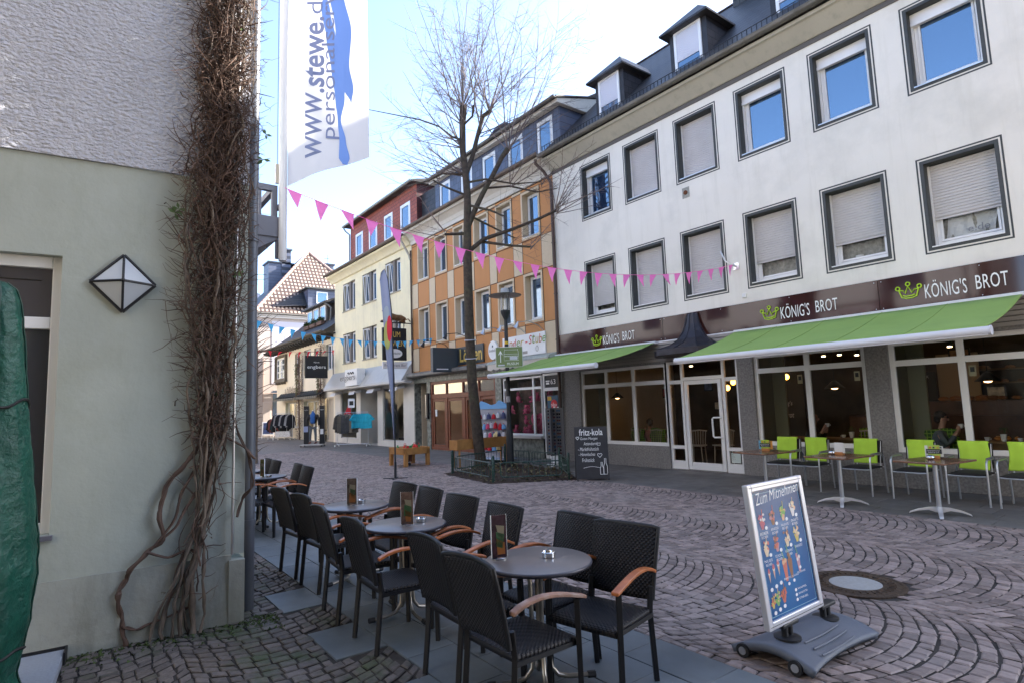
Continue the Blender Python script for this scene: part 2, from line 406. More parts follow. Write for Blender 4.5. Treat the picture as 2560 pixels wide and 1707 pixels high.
def rows(u0, u1, v0, v1, su, sv, inside, jit=.15, bond=True):
    out = []; v = v0; r = 0
    while v < v1-.01:
        u = u0-(su/2 if (bond and r % 2) else 0)
        while u < u1:
            L1 = su*(1+random.uniform(-jit, jit)); a, b = max(u, u0), min(u+L1, u1)
            if b-a > .03 and inside((a+b)/2, v+sv/2): out.append([(a, v), (b, v), (b, v+sv), (a, v+sv)])
            u += L1
        v += sv; r += 1
    return out
MH = OW(3.01, 5.47)[:2]; MR = .40
BED = [(-1.95, -4.05), (.72, -4.42), (1.72, -2.75), (.1, -1.6), (-2.7, -1.5)]
def in_bed(x, y):
    c = False
    for i in range(len(BED)):
        (x1, y1), (x2, y2) = BED[i], BED[i-1]
        if (y1 > y) != (y2 > y) and x < (x2-x1)*(y-y1)/(y2-y1)+x1: c = not c
    return c
def main_in(x, y): return (x-MH[0])**2+(y-MH[1])**2 > (MR+.03)**2 and not in_bed(x, y)
stones('cobblestones', fans(-15, 14.5, -8.35, -2.72, 1.88, .108, main_in), M_cob, .0058, .0095, .003, 1.1, M_sand)
stones('kerb', rows(-15, 14.5, -2.72, -2.6, .17, .12, lambda x, y: not in_bed(x, y)), M_cob, .007, .008, .002, 1.0, M_sand)
stones('edge_setts', rows(-15, 14.5, -8.42, -8.35, .11, .07, lambda x, y: True), M_cob, .005, .008, .003)
# terrace slabs of the near cafe with a stepped edge, shop-side pavement slabs
STEP = [(-15, 5.23, -10.2), (5.23, 5.98, -10.28), (5.98, 6.76, -10.2), (6.76, 7.24, -10.34), (7.24, 7.75, -10.06), (7.75, 13, -10.3)]
def stepv(x):
    for a, b, c in STEP:
        if a <= x < b: return c
    return -10.3
SLB = rows(-15, 13, -10.32, -8.42, .62, .38, lambda x, y: y-.19 > stepv(x)-.1, .0)
ROW1 = [(q[0][0], q[1][0]) for q in SLB if q[0][1] < -10.3]
stones('terrace_slabs', SLB, M_slab, .003, .003, .0012)

stones('pavement_slabs', rows(-15, 14, -2.6, -.02, .5, .43, lambda x, y: not in_bed(x, y), .1), M_slab2, .003, .003, .002)
g = MB(); g.poly([(-60, -2.0, -.002), (-15, -2.0, -.002), (-15, .0, -.002), (-60, .0, -.002)]); tag(g.build('pavement', M_slab2), kind='structure')
def near_in(x, y):
    if y > WY-.25 and x > 3 and (y > -10.36): return y < -9.975 and not any(a-.035 < x < b+.035 for a, b in ROW1)
    if y > WY: return x > 3
    return x > WX+.0929*(y-WY)+.02
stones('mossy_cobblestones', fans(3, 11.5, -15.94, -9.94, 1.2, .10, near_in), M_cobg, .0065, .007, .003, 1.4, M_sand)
# moss and litter at the wall foot
mo = MB()
for i in range(1500):
    s = -random.random()**1.3*3.2+.25; off = abs(random.gauss(0, .16))+.0; x, y, _ = WL(s, off)
    if y > -10.1: continue
    h = random.uniform(.004, .016); a = random.random()*6.28; r = random.uniform(.006, .02)
    mo.poly([(x+r*math.cos(a), y+r*math.sin(a), -.004), (x-r*math.sin(a), y+r*math.cos(a), h), (x-r*math.cos(a), y-r*math.sin(a), -.002)])
tag(mo.build('moss', mat('moss', (.05, .075, .02), .9, island=.4)), kind='stuff')
# manhole
t = thing('manhole_cover', 'round iron manhole cover with a pale concrete centre set in the cobblestones', 'manhole cover', (MH[0], MH[1], 0))
M_rust = mat('rusty_iron', (.07, .045, .028), .6, metal=.4, var=.5, vscale=30, bump=.4, bscale=60)
f = MB(); f.lathe([(MR, -.03), (MR, .002), (MR-.03, .006), (MR-.035, .002), (MR-.06, .002), (MR-.065, .006), (MR-.18, .006), (MR-.185, .001), (.1, .001)], n=64)
for k in range(36):
    a = 2*PI*k/36
    f.tube([(math.cos(a)*(MR-.14), math.sin(a)*(MR-.14), .008), (math.cos(a)*(MR-.085), math.sin(a)*(MR-.085), .008)], .009, 5)
f.build('iron_ring', M_rust, t, smooth=40)
c = MB(); c.lathe([(MR-.19, -.01), (MR-.19, .004), (MR-.2, .007), (.01, .008)], n=48)
c.build('concrete_centre', mat('concrete', (.33, .32, .30), .8, var=.1, vscale=40, bump=.2, bscale=90), t, smooth=40)

# ------------------------------------------------------------------ white building with the bakery
U0, U1, ZT = -1.74, 13.5, 8.82
wb = thing('apartment_building', 'white rendered building with grey framed windows above the bakery', 'building', (U0, 0, 0), world=True)
WINS = []
for k in range(6):
    a = -.521+1.683*k
    WINS += [(a, a+1.215, 6.952, 8.62, 't', k), (a, a+1.215, 4.04, 5.752, 'l', k)]
GX = [(-.95, 2.12, .55, 2.6), (2.12, 4.1, .02, 2.62), (4.48, 6.74, .66, 2.6), (7.13, 9.42, .62, 2.6), (9.8, 12.6, .62, 2.6)]
IN = .11
holes = [(w[0]+IN, w[1]-IN, w[2]+IN, w[3]-IN) for w in WINS]
f = MB(); facade(f, U0, U1, 3.15, ZT, holes); f.poly([(U1, 0, 0), (U1, 6.9, 0), (U1, 6.9, 9.4), (U1, 3.4, 13.2), (U1, 0, 9.4)]); f.build('wall', M_white, wb)
f = MB(); facade(f, U0, U1, 0, 3.15, GX, y=.001)
for h in GX: reveal(f, h, .001, .16)
f.build('stone_base', M_granite, wb)
M_curt = mat('net_curtain', (.30, .30, .27), .9, var=.3, vscale=14)
def shutter(par, a, b, z0, z1, y, pitch=.052, mt=None):
    f = MB(); z = z1
    while z > z0+.01:
        zz = max(z0, z-pitch); f.prism([(a, y, z), (a, y-.012, z-.006), (a, y-.012, zz+.010), (a, y, zz)], (b-a, 0, 0)); z = zz
    f.box(a, b, y-.018, y+.008, z0-.035, z0-.002)
    return f.build('roller_shutter', mt or M_shut, par)
SH = {('t', 0): .0, ('t', 1): 1, ('t', 2): 1, ('t', 3): .0, ('t', 4): 0, ('t', 5): 0, ('l', 0): .84, ('l', 1): 1, ('l', 2): 1, ('l', 3): .72, ('l', 4): .72, ('l', 5): .68}
for a, b, c, d, row, k in WINS:
    A, B, C_, D = a+IN, b-IN, c+IN, d-IN; s = SH[(row, k)]
    glass = M_glassU
    o = window(wb, A+.03, B-.02, C_+.05, D-.05, .23, .055, glass=glass if row == 't' else M_gshop)
    f = MB(); ring(f, a, b, c, d, .026, -.004, .01); f.build('outline', M_trim, o)
    f = MB(); ring(f, A-.058, B+.058, C_-.058, D+.058, .058, -.006, .01); reveal(f, (A, B, C_, D), -.006, .33); f.build('reveal', M_trim, o)
    f = MB(); f.prism([(A+.002, -.02, C_+.012), (A+.002, .25, C_+.05), (A+.002, .25, C_+.02), (A+.002, -.02, C_-.008)], (B-A-.004, 0, 0)); f.build('sill', M_alu if row == 't' else M_pvc, o)
    if s < 1 and row == 't':
        f = MB(); f.box(A+.005, B-.005, .15, .225, D-.17, D-.01); f.box(A+.005, B-.005, .135, .215, D-.24, D-.175); f.build('shutter_box', M_pvc, o, bevel=.004)
    if s > 0: shutter(o, A+.01, B-.01, D-.02-(D-C_-.1)*s, D-.015, .2)
    for xa, xb in ((A+.001, A+.03), (B-.03, B-.001)): f = MB(); f.box(xa, xb, .17, .228, C_+.05, D-.01); f.build('guide_rail', M_pvc, o)
    if row == 'l':
        f = MB(); f.grid(lambda p, q: (A+.06+p*(B-A-.12), .38+.02*math.sin(p*34+k), C_+.09+q*(D-C_-.2)), 40, 1); f.build('curtain', M_curt, o)
        if k == 4: f = MB(); f.cyl(((A+B)/2-.12, .36), .07, C_+.1, C_+.2, 14); f.build('flower_pot', M_pvc, o)
        if k == 5:
            f = MB(); f.grid(lambda p, q: (A+.1+p*(B-A-.3)+.1*q, .345+.03*math.sin(p*9+q*5), C_+.1+q*.5), 14, 6); f.build('white_cloth', mat('white_cloth', (.7, .72, .74), .8), o)
            text('e.de', mat('cloth_print', (.3, .32, .38), .7), 'print', o, (A+.45, .31, C_+.2), w=.3, h=.12)
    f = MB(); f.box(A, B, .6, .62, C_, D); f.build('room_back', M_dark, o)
# attachments on the wall
f = MB(); f.box(3.00, 3.2, -.012, .0, 6.56, 6.82); f.build('vent_plate', mat('old_zinc', (.33, .33, .29), .6, var=.2, vscale=20), wb)
f = MB(); f.lathe([(.055, 0), (.055, .02), (.03, .021)], n=14); o = f.build('vent_hole', mat('rust_hole', (.14, .05, .02), .9), wb); 
for v in o.data.vertices: v.co = Vector((v.co.x+3.1, -.012-v.co.z, v.co.y+6.69))-Vector((U0, 0, 0))+Vector((U0, 0, 0))
f = MB(); f.box(4.22, 4.36, -.02, 0, 4.52, 4.68); f.tube([(4.29, -.02, 4.6), (4.22, -.1, 4.63), (4.1, -.13, 4.75), (3.98, -.1, 5.0)], .018, 8); f.build('bunting_hook', M_alu, wb, smooth=40)
f = MB(); f.box(4.38, 4.48, -.03, 0, 3.86, 3.96); f.build('junction_box', M_pvc, wb, bevel=.01)
# cornice, gutter, roof
f = MB(); f.box(U0, U1, -.025, -.002, 8.80, 8.90); f.build('cornice_strip', mat('cornice_strip', (.11, .10, .09), .6), wb)
f = MB(); f.prism([(U0-.02, 0, 8.90), (U0-.02, -.05, 8.90), (U0-.02, -.16, 9.0), (U0-.02, -.34, 9.16), (U0-.02, -.40, 9.17), (U0-.02, -.40, 9.24), (U0-.02, 0, 9.26)], (U1-U0, 0, 0)); f.build('cornice', M_olive, wb, smooth=30)
def gutter(par, u0, u1, v, z, r=.085, nm='gutter', mt=None):
    f = MB(); n = 10
    pr = [(0, v+r*math.cos(PI+PI*i/n), z+r*math.sin(PI+PI*i/n)) for i in range(n+1)]; inner = [(0, v+(r-.01)*math.cos(PI+PI*i/n), z+(r-.01)*math.sin(PI+PI*i/n)) for i in range(n, -1, -1)]
    f.prism([(u0, p[1], p[2]) for p in pr+inner], (u1-u0, 0, 0)); f.tube([(u0, v-r, z+.004), (u1, v-r, z+.004)], .012, 6)
    x = u0+.4
    while x < u1: f.tube([(x, v-r*1.03*math.cos(PI*i/8), z-r*1.03*math.sin(PI*i/8)) for i in range(9)], .008, 4); x += 1.1
    return f.build(nm, mt or M_gutter, par, smooth=40)
gutter(wb, U0-.05, U1, -.5, 9.33)
f = MB()
f.prism([(U0-.02, -.47, 9.36), (U0-.02, 3.47, 13.27), (U0-.02, 7.4, 9.36), (U0-.02, 7.4, 9.28), (U0-.02, -.47, 9.28)], (U1-U0+.02, 0, 0)); roof = f.build('roof', M_slate, wb)
f = MB()
for i in range(int((U1-U0)/.3)):
    x = U0+i*.3; f.prism([(x, 3.37, 13.22), (x, 3.47, 13.33), (x, 3.57, 13.22)], (.29, 0, 0))
f.build('ridge_tiles', mat('ridge_tile', (.10, .06, .05), .7, var=.3, vscale=6), roof)
for (x, z) in ((2.15, 0), ):
    f = MB(); f.cyl((1.85, 2.6), .06, 12.2, 12.95, 12); f.cyl((1.85, 2.6), .08, 12.85, 13.0, 12); f.build('vent_pipe', mat('vent_green', (.10, .13, .12), .5), roof)
f = MB(); f.box(3.0, 4.3, 3.0, 3.9, 12.5, 14.2); f.box(2.9, 4.4, 2.9, 4.0, 14.2, 14.3); f.prism([(2.95, 2.95, 14.55), (4.35, 2.95, 14.55), (4.1, 3.3, 14.8), (3.2, 3.3, 14.8)], (0, .9, 0)); 
for x in (3.05, 4.2):
    for y in (3.05, 3.8): f.box(x, x+.06, y, y+.06, 14.3, 14.56)
f.build('chimney', M_slate, roof)
f = MB(); f.tube([(U0, -.42, 9.60), (U1, -.42, 9.60)], .011, 5); f.tube([(U0, -.42, 9.40), (U1, -.42, 9.40)], .011, 5)
x = U0+.05
while x < U1: f.box(x-.006, x+.006, -.43, -.41, 9.4, 9.6); x += .115
x = U0+.3
while x < U1: f.box(x-.012, x+.012, -.42, -.25, 9.38, 9.42); x += 1.15
f.build('snow_guard', M_rail, wb)
for x0 in (.17, 2.84, 5.50, 8.16, 10.8):
    x1 = x0+1.08; v0 = .12; zt = 11.06
    d_ = MB(); d_.poly([(x0, v0, 9.7), (x1, v0, 9.7), (x1, v0, zt), (x0, v0, zt)]); dm = d_.build('dormer', mat('dormer_slate', (.026, .025, .029), .55, var=.2, vscale=5), wb)
    d_ = MB(); d_.poly([(x0, v0, 9.7), (x0, v0, zt), (x0, 3.0, zt), (x0, 3.0, 11)]); d_.build('cheek', M_slatey, dm); d_ = MB(); d_.poly([(x1, v0, 9.7), (x1, 3.0, 11), (x1, 3.0, zt), (x1, v0, zt)]); d_.build('cheek', M_slatey, dm)
    e = .17; xa, xb, vf, vb = x0-e, x1+e, v0-.22, 2.0; xm = (x0+x1)/2
    d_ = MB(); zr = 11.72; zb = zt-.1
    P = [(xa, vf, zb), (xb, vf, zb), (xb, vb, zb), (xa, vb, zb), (xm, vf+.75, zr), (xm, 3.0, zr)]
    d_.add(P+[(p[0], p[1], p[2]-.05) for p in P[:4]], [(0, 1, 4), (1, 2, 5, 4), (3, 0, 4, 5), (6, 7, 1, 0), (7, 8, 2, 1), (9, 6, 0, 3), (9, 8, 7, 6)])
    d_.build('dormer_roof', M_slate, dm)
    d_ = MB(); ring(d_, x0+.14, x1-.15, 9.66, 10.93, .07, v0-.035, v0+.02); d_.box(x0+.16, x1-.17, v0-.03, v0+.0, 9.68, 9.72); d_.build('window_frame', M_pvc, dm)
    zs = 10.15 if x0 < 8 else 10.9
    shutter(dm, x0+.21, x1-.22, zs, 10.86, v0-.01, .05, mat('pale_shutter', (.62, .62, .68), .5))
    d_ = MB(); d_.box(x0+.2, x1-.22, v0-.008, v0-.003, 9.72, zs); d_.build('pane', M_glassU, dm)
# downpipe
f = MB(); f.tube([(-1.95, -.5, 9.26), (-1.95, -.5, 9.14), (-1.86, -.25, 8.9), (-1.75, -.08, 8.55), (-1.745, -.075, 8.3), (-1.745, -.075, 3.1), (-1.75, -.08, .05)], .05, 10)
for z in (8.2, 6.6, 5, 3.6, 2): f.tube([(-1.745, -.075, z), (-1.745, -.075, z+.04)], .062, 10)
tag(f.build('drainpipe', M_copper, smooth=40), 'bronze drainpipe running down where the orange facade meets the white one', 'drainpipe')
# sign band
f = MB()
for a, b in ((-1.735, 2.19), (2.198, 7.11), (7.118, 13.4)): f.box(a, b, -.06, -.004, 3.155, 3.735)
sg = f.build('sign_board', M_brown, wb, bevel=.003)
f = MB(); f.box(-1.735, 13.4, -.075, -.0, 3.118, 3.152); f.build('white_edge', M_awnbar, sg)
f = MB()
for a, b in ((-1.7, 2.13), (2.25, 7.05), (7.17, 13.0)):
    n = max(2, int((b-a)/1.4))
    for i in range(n+1):
        for z in (3.2, 3.69): f.ball((a+(b-a)*i/n, -.062, z), .009, .005, .009, 6)
f.build('screw', M_alu, sg)
def crown(x, z, wdt, par):
    f = MB(); k = wdt/.42; y = -.075; T = .012*k
    def P(a, b): return (x+a*k, y, z+b*k)
    f.tube([P(.05, .10), P(.09, -.04), P(.16, -.065), P(.25, -.065), P(.33, -.04), P(.37, .10)], T, 6)
    f.tube([P(.05, .10), P(.12, .085), P(.15, .03), P(.20, .16), P(.26, .03), P(.30, .085), P(.37, .10)], T, 6)
    f.tube([P(.11, -.005), P(.16, -.025), P(.25, -.025), P(.31, -.005)], T, 6)
    for a, b in ((.035, .135), (.205, .20), (.385, .135)):
        f.tube([P(a+.035*math.cos(t), b+.035*math.sin(t)) for t in [i*PI/5 for i in range(11)]], T, 6, cap=False)
    f.build('crown_logo', M_lime, par, smooth=60)
for x, z in ((-.30, 3.33), (4.81, 3.36), (7.40, 3.38)):
    crown(x, z, .40, sg)
    text("KÖNIG'S", M_letter, 'lettering', sg, (x+.44, -.062, 3.27), w=.60, h=.30, ext=.012, space=1.05)
    text("BROT", M_letter, 'lettering', sg, (x+1.16, -.062, 3.30), w=.42, h=.235, ext=.012, space=1.05)
# shop windows
def shopwin(a, b, c, d, mull, tz, y=.06):
    return window(wb, a, b, c, d, y, .085, mull, (tz,), M_gshop, 'shop_window', M_pvc, .03, False)
w1 = shopwin(-.95, 2.12, .55, 2.6, (.04, 1.02), 2.14)
w3 = shopwin(4.48, 6.74, .66, 2.6, (5.62,), 2.24)
w4 = shopwin(7.13, 9.42, .62, 2.6, (8.2,), 2.2)
w5 = shopwin(9.8, 12.6, .62, 2.6, (11.2,), 2.2)
f = MB(); ring(f, 2.125, 2.6, .02, 2.62, .07, .06, .13); f.box(2.195, 2.53, .062, .128, 2.07, 2.16); f.box(2.195, 2.53, .062, .128, .50, .58); f.box(2.195, 2.53, .06, .12, .09, .22)
ring(f, 3.66, 4.095, .02, 2.62, .07, .06, .13); f.box(3.73, 4.025, .062, .128, 2.07, 2.16); f.box(3.73, 4.025, .062, .128, .50, .58); f.box(3.73, 4.025, .06, .12, .09, .22)
f.box(2.6, 3.66, .06, .13, 2.14, 2.22); f.box(2.6, 3.66, .06, .13, 2.55, 2.62); en = f.build('entrance_frame', M_pvc, wb, bevel=.004)
f = MB(); f.poly([(2.15, .1, .1), (4.07, .1, .1), (4.07, .1, 2.6), (2.15, .1, 2.6)]); f.build('pane', M_gshop, en)
f = MB(); ring(f, 2.63, 3.64, .03, 2.13, .09, .045, .11); f.box(2.73, 3.54, .05, .108, .12, .2); dr = f.build('door', M_pvc, wb, bevel=.006)
f = MB(); f.tube([(3.60, .04, 1.25), (3.44, -.03, 1.25), (3.41, -.03, 1.22), (3.41, -.03, .83), (3.44, -.03, .80), (3.60, .04, .80)], .021, 10); f.build('handle', M_pvc, dr, smooth=60)
f = MB(); f.box(3.76, 3.99, .075, .08, .24, .46); pn = f.build('notice', mat('notice_paper', (.52, .60, .57), .7), en)
for i, wd in enumerate(('Wir', 'Freuen', 'Uns auf', 'Sie')): text(wd, M_black, 'notice_text', pn, (3.78, .073, .41-.045*i), h=.02)
# lintel zone under the sign, in the awning shadow
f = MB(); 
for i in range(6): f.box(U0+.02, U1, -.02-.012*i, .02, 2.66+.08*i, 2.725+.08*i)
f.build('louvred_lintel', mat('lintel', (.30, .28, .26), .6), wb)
# awnings
def awning(u0, u1, v1, z1, label_part='awning'):
    f = MB(); f.box(u0, u1, -.2, -.062, 3.09, 3.155); hous = f.build(label_part, M_awnbar, wb, bevel=.01)
    f = MB(); n = 24
    f.grid(lambda p, q: (u0+.02+p*(u1-u0-.04), -.16+(v1+.16)*q, 3.12+(z1+.05-3.12)*q-.045*math.sin(PI*q)+.010*math.sin(p*n*1.0)*math.sin(PI*q)), 72, 8); f.build('fabric', M_awn, hous, smooth=60, solid=.006)
    for k in range(1, int((u1-u0)/1.2)+1):
        xx = u0+k*(u1-u0)/(int((u1-u0)/1.2)+1); f = MB(); f.tube([(xx, -.16+(v1+.16)*q/8, 3.128+(z1+.05-3.12)*q/8-.045*math.sin(PI*q/8)+.010*math.sin((xx-u0)/(u1-u0)*n)*math.sin(PI*q/8)) for q in range(9)], .006, 4); f.build('seam', mat('seam_green', (.20, .31, .07), .8), hous)
    f = MB(); f.tube([(u0-.02, v1, z1), (u1+.02, v1, z1)], .058, 14); f.tube([(u0-.035, v1, z1), (u0-.02, v1, z1)], .066, 14); f.tube([(u1+.02, v1, z1), (u1+.035, v1, z1)], .066, 14)
    f.box(u0, u1, v1-.03, v1+.05, z1-.06, z1-.035); f.build('front_bar', M_awnbar, hous, smooth=40)
    f = MB()
    for s, x in ((1, u0+.5), (-1, u1-.5)):
        f.tube([(x, -.1, 3.02), (x+s*.9, v1*.5, z1+.25)], .025, 8); f.tube([(x+s*.9, v1*.5, z1+.25), (x+s*.1, v1+.05, z1)], .025, 8)
    f.build('folding_arm', M_awnbar, hous, smooth=40)
awning(4.21, 9.17, -2.25, 2.45)
awning(-2.15, 2.04, -2.35, 2.53)
# bell-shaped hood over the door
hd = MB(); prof = [(0, .0, 3.70), (.05, .14, 3.72), (.12, .16, 3.68), (.25, .19, 3.5), (.4, .26, 3.28), (.58, .42, 3.08), (.8, .75, 2.93), (.95, .92, 2.88), (1, .93, 2.87)]
def hoodpt(hw, z, k, n=8):     # half-octagonal outline around u=3.05
    dpt = hw*.85
    P = [(-hw, 0), (-hw, -.45*dpt), (-.62*hw, -.9*dpt), (0, -dpt), (.62*hw, -.9*dpt), (hw, -.45*dpt), (hw, 0)]
    return (3.1+P[k][0], -.06+P[k][1], z)
lv = [(.13, 3.70), (.15, 3.62), (.19, 3.45), (.26, 3.27), (.38, 3.10), (.58, 2.97), (.86, 2.88), (.93, 2.86), (.93, 2.73), (.88, 2.71)]
hd.add([hoodpt(a, z, k) for a, z in lv for k in range(7)], [(i*7+k, (i+1)*7+k, (i+1)*7+k+1, i*7+k+1) for i in range(len(lv)-1) for k in range(6)]+[tuple(range(7))]+[tuple((len(lv)-1)*7+k for k in range(7))])
hp = hd.build('door_hood', M_hood, wb)
f = MB()
for k in range(1, 6): f.tube([hoodpt(a+.004, z+.004, k) for a, z in lv[:8]], .012, 5)
f.build('standing_seam', M_hood, hp)

# ------------------------------------------------------------------ orange panelled building
OU0, OU1 = -11.23, -1.745
M_or = mat('orange_panel', (.52, .235, .08), .7, var=.04, vscale=1.2, bump=.05, bscale=150)
M_cr = mat('cream_panel', (.62, .50, .34), .75, var=.03)
M_crp = mat('cream_plaster', (.84, .75, .50), .85, var=.05, vscale=.9, bump=.1, bscale=110, stain=(.55, .50, .38), sscale=.8, samt=.4)
M_lt = mat('pale_cornice', (.62, .58, .50), .7, var=.04)
M_marb = mat('green_marble', (.17, .185, .16), .4, var=.6, vscale=7, detail=8, stain=(.34, .34, .30), sscale=3.5, samt=.7)
M_marbd = mat('dark_marble', (.06, .065, .06), .4, var=.7, vscale=9, detail=8)
streaks(M_crp, (.52, .46, .30), .5); streaks(M_or, (.38, .17, .05), .35)
M_redwood = mat('red_brown_wood', (.17, .045, .02), .4, var=.15, vscale=10, spec=.6)
M_blind = mat('wooden_blind', (.30, .14, .07), .5, var=.1, vscale=3)
M_joint = mat('panel_joint', (.06, .04, .03), .8)
ob = thing('apartment_building', 'orange and cream panelled building with slate attic and wooden tavern front', 'building', (OU0, 0, 0), world=True)
OW_ = [(-10.69, -9.71), (-9.21, -8.23), (-7.745, -6.92), (-6.30, -5.29), (-4.86, -3.88), (-3.38, -2.40)]
oh = [(a+.09, b-.09, c+.09, d-.07) for a, b in OW_ for c, d in ((7.05, 8.70), (4.28, 5.93))]
f = MB(); facade(f, OU0, OU1, 3.1, 8.80, oh, .004)
for (z0, z1) in ((3.27, 4.24), (5.95, 7.03)):      # spandrel bands: cream strips between the windows
    pass
f.build('wall', M_or, ob)
f = MB()
edges = [OU0]+[x for a in OW_ for x in a]+[OU1]
for (z0, z1) in ((3.27, 4.235), (5.965, 7.02)):
    for i in range(0, len(edges), 2): f = MB(); f.box(edges[i]+.008, edges[i+1]-.008, -.006, .02, z0, z1); f.build('cream_panel', M_cr, ob)
for i in range(1, 6): f = MB(); f.box(OW_[i-1][1]+.008, OW_[i][0]-.008, -.006, .02, 8.715, 8.80); f.build('cream_panel', M_cr, ob)
f = MB()
for z in (4.24, 5.95, 7.03, 8.71): f.box(OU0, OU1, -.009, .01, z-.008, z+.008)
for x in edges[1:-1]:
    for z0, z1 in ((3.2, 4.23), (4.25, 5.94), (5.96, 7.02), (7.04, 8.7)): f.box(x-.007, x+.007, -.008, .01, z0, z1)
f.build('panel_joints', M_joint, ob)
tl_ = {0: 0, 1: 1, 2: 0}
for k, (a, b) in enumerate(OW_):
    for c, d in ((7.05, 8.70), (4.28, 5.93)):
        A, B, C_, D = a+.09, b-.09, c+.09, d-.07
        o = window(ob, A+.02, B-.02, C_+.02, D-.02, .20, .06, glass=M_glassU, fr=.06) if False else window(ob, A+.02, B-.02, C_+.02, D-.02, .20, .06)
        f = MB(); ring(f, a+.012, b-.012, c+.012, d-.005, .075, -.022, .01); f.build('surround', M_lt if False else M_cr, o)
        f = MB(); reveal(f, (A, B, C_, D), -.02, .27); f.build('reveal', M_cr, o)
        f = MB(); f.box(A, B, -.03, .19, C_-.0, C_+.02); f.build('sill', M_pvc, o)
f = MB(); f.box(OU0, OU1, -.06, -.002, 8.82, 9.0); f.prism([(OU0, 0, 9.0), (OU0, -.08, 9.0), (OU0, -.14, 9.12), (OU0, -.32, 9.26), (OU0, -.42, 9.28), (OU0, -.42, 9.38), (OU0, 0, 9.38)], (OU1-OU0, 0, 0)); f.build('cornice', M_lt, ob)
gutter(ob, OU0+.1, OU1-.05, -.5, 9.44, mt=mat('brown_gutter', (.13, .10, .08), .5, metal=.3, var=.2, vscale=3))
f = MB(); f.prism([(OU0, -.45, 9.44), (OU0, .35, 9.75), (OU0, .35, 11.1), (OU0, 3.5, 13.0), (OU0, 7, 9.4)], (OU1-OU0-.01, 0, 0)); f.build('roof', M_slate, ob)
# attic band
af = .15
f = MB(); ah = [(-8.97, -8.12, 9.72, 10.9), (-7.32, -6.5, 9.72, 10.9), (-5.80, -4.95, 9.72, 10.9), (-4.20, -3.35, 9.72, 10.9), (-2.60, -1.80, 9.72, 10.9)]
facade(f, -9.30, -1.45, 9.6, 11.1, ah, af); f.poly([(-1.45, af, 9.6), (-1.45, 3.2, 10.6), (-1.45, 3.2, 11.1), (-1.45, af, 11.1)]); f.poly([(-9.3, af, 9.6), (-9.3, af, 11.1), (-9.3, 2, 11.1), (-9.3, 2, 10.6)])
at = f.build('attic', M_bslate, ob)
for a, b, c, d in ah:
    window(ob, a, b, c, d, af+.02, .1, nm='attic_window')
f = MB(); f.prism([(-9.45, af-.22, 11.02), (-9.45, af-.22, 11.14), (-9.45, 3.4, 12.1), (-9.45, 3.4, 11.02)], (8.15, 0, 0)); f.build('attic_eave', M_lt, at)
f = MB(); f.prism([(-9.5, af-.3, 11.145), (-9.5, af-.3, 11.19), (-9.5, 3.4, 12.15), (-9.5, 3.4, 12.105)], (8.25, 0, 0)); f.build('attic_roof', M_slate, at)
gutter(at, -9.5, -1.25, af-.34, 11.17, .06)
f = MB(); f.box(-9.3, -7.9, 3.4, 4.3, 12.2, 13.7); f.prism([(-9.75, 3.1, 13.8), (-9.0, 3.1, 14.15), (-8.2, 3.1, 14.15), (-7.5, 3.1, 13.75), (-8.2, 3.1, 14.08), (-9.0, 3.1, 14.08)], (0, 1.3, 0)); f.build('chimney', M_bslate, ob)
# ground floor: recess, tavern doors, toy shop
f = MB(); facade(f, OU0, OU1, 0, 3.1, [(-11.15, -10.12, 0, 2.76), (-9.83, -5.20, .02, 2.76), (-4.82, -2.70, .68, 2.62), (-2.68, -1.80, .02, 2.66)], 0); reveal(f, (-11.15, -10.12, 0, 2.76), 0, 1.0); reveal(f, (-9.83, -5.2, .02, 2.76), 0, .2); f.build('marble_base', M_marb, ob)
f = MB(); f.poly([(-11.15, 1.0, 0), (-10.12, 1.0, 0), (-10.12, 1.0, 2.76), (-11.15, 1.0, 2.76)]); f.build('entrance_recess', M_marbd, ob)
f = MB(); f.box(-10.36, -10.28, .9, .98, 0, 2.7); f.box(-10.28, -10.13, .5, .98, 0, 2.7); f.build('entrance_door', M_redwood, ob)
f = MB(); ring(f, -9.82, -5.21, .02, 2.75, .11, .03, .14); f.box(-9.71, -5.32, .028, .138, 2.06, 2.24)
for x in (-8.60, -7.38, -6.30): f.box(x-.035, x+.035, .032, .136, 2.24, 2.64)
for x in (-8.58, -7.30, -6.25): f.box(x-.07, x+.07, .026, .14, .13, 2.06)
tf = f.build('tavern_front', M_redwood, ob, bevel=.006)
for i, (a, b) in enumerate(((-9.71, -8.65), (-8.51, -7.37), (-7.23, -6.32), (-6.18, -5.32))):
    f = MB(); ring(f, a+.01, b-.01, .13, 2.05, .11, .05, .10); dd = f.build('folding_door', M_redwood, tf, bevel=.004)
    f = MB(); z = 1.93
    while z > .26: f.prism([(a+.13, .095, z), (a+.13, .078, z-.012), (a+.13, .095, z-.034)], (b-a-.26, 0, 0)); z -= .04
    f.build('wooden_blind', M_blind, tf)
    f = MB(); f.poly([(a+.12, .072, .24), (b-.12, .072, .24), (b-.12, .072, 1.94), (a+.12, .072, 1.94)]); f.build('pane', M_gshop, tf)
f = MB(); f.poly([(-9.7, .08, 2.25), (-5.33, .08, 2.25), (-5.33, .08, 2.63), (-9.7, .08, 2.63)]); f.build('transom_pane', mat('bright_glass', (.05, .05, .05), .03, spec=1, ior=2.6), tf)
f = MB(); f.box(-9.5, -9.35, .045, .05, 1.35, 1.62); f.build('notice', M_pvc, tf)
f = MB(); f.box(-10.1, -9.9, -.09, 0, 1.25, 2.3); mb_ = f.build('menu_case', M_black, ob, bevel=.01)
f = MB(); f.box(-10.06, -10.02, -.095, -.09, 1.3, 2.25); f.build('case_glass', M_alu, mb_)
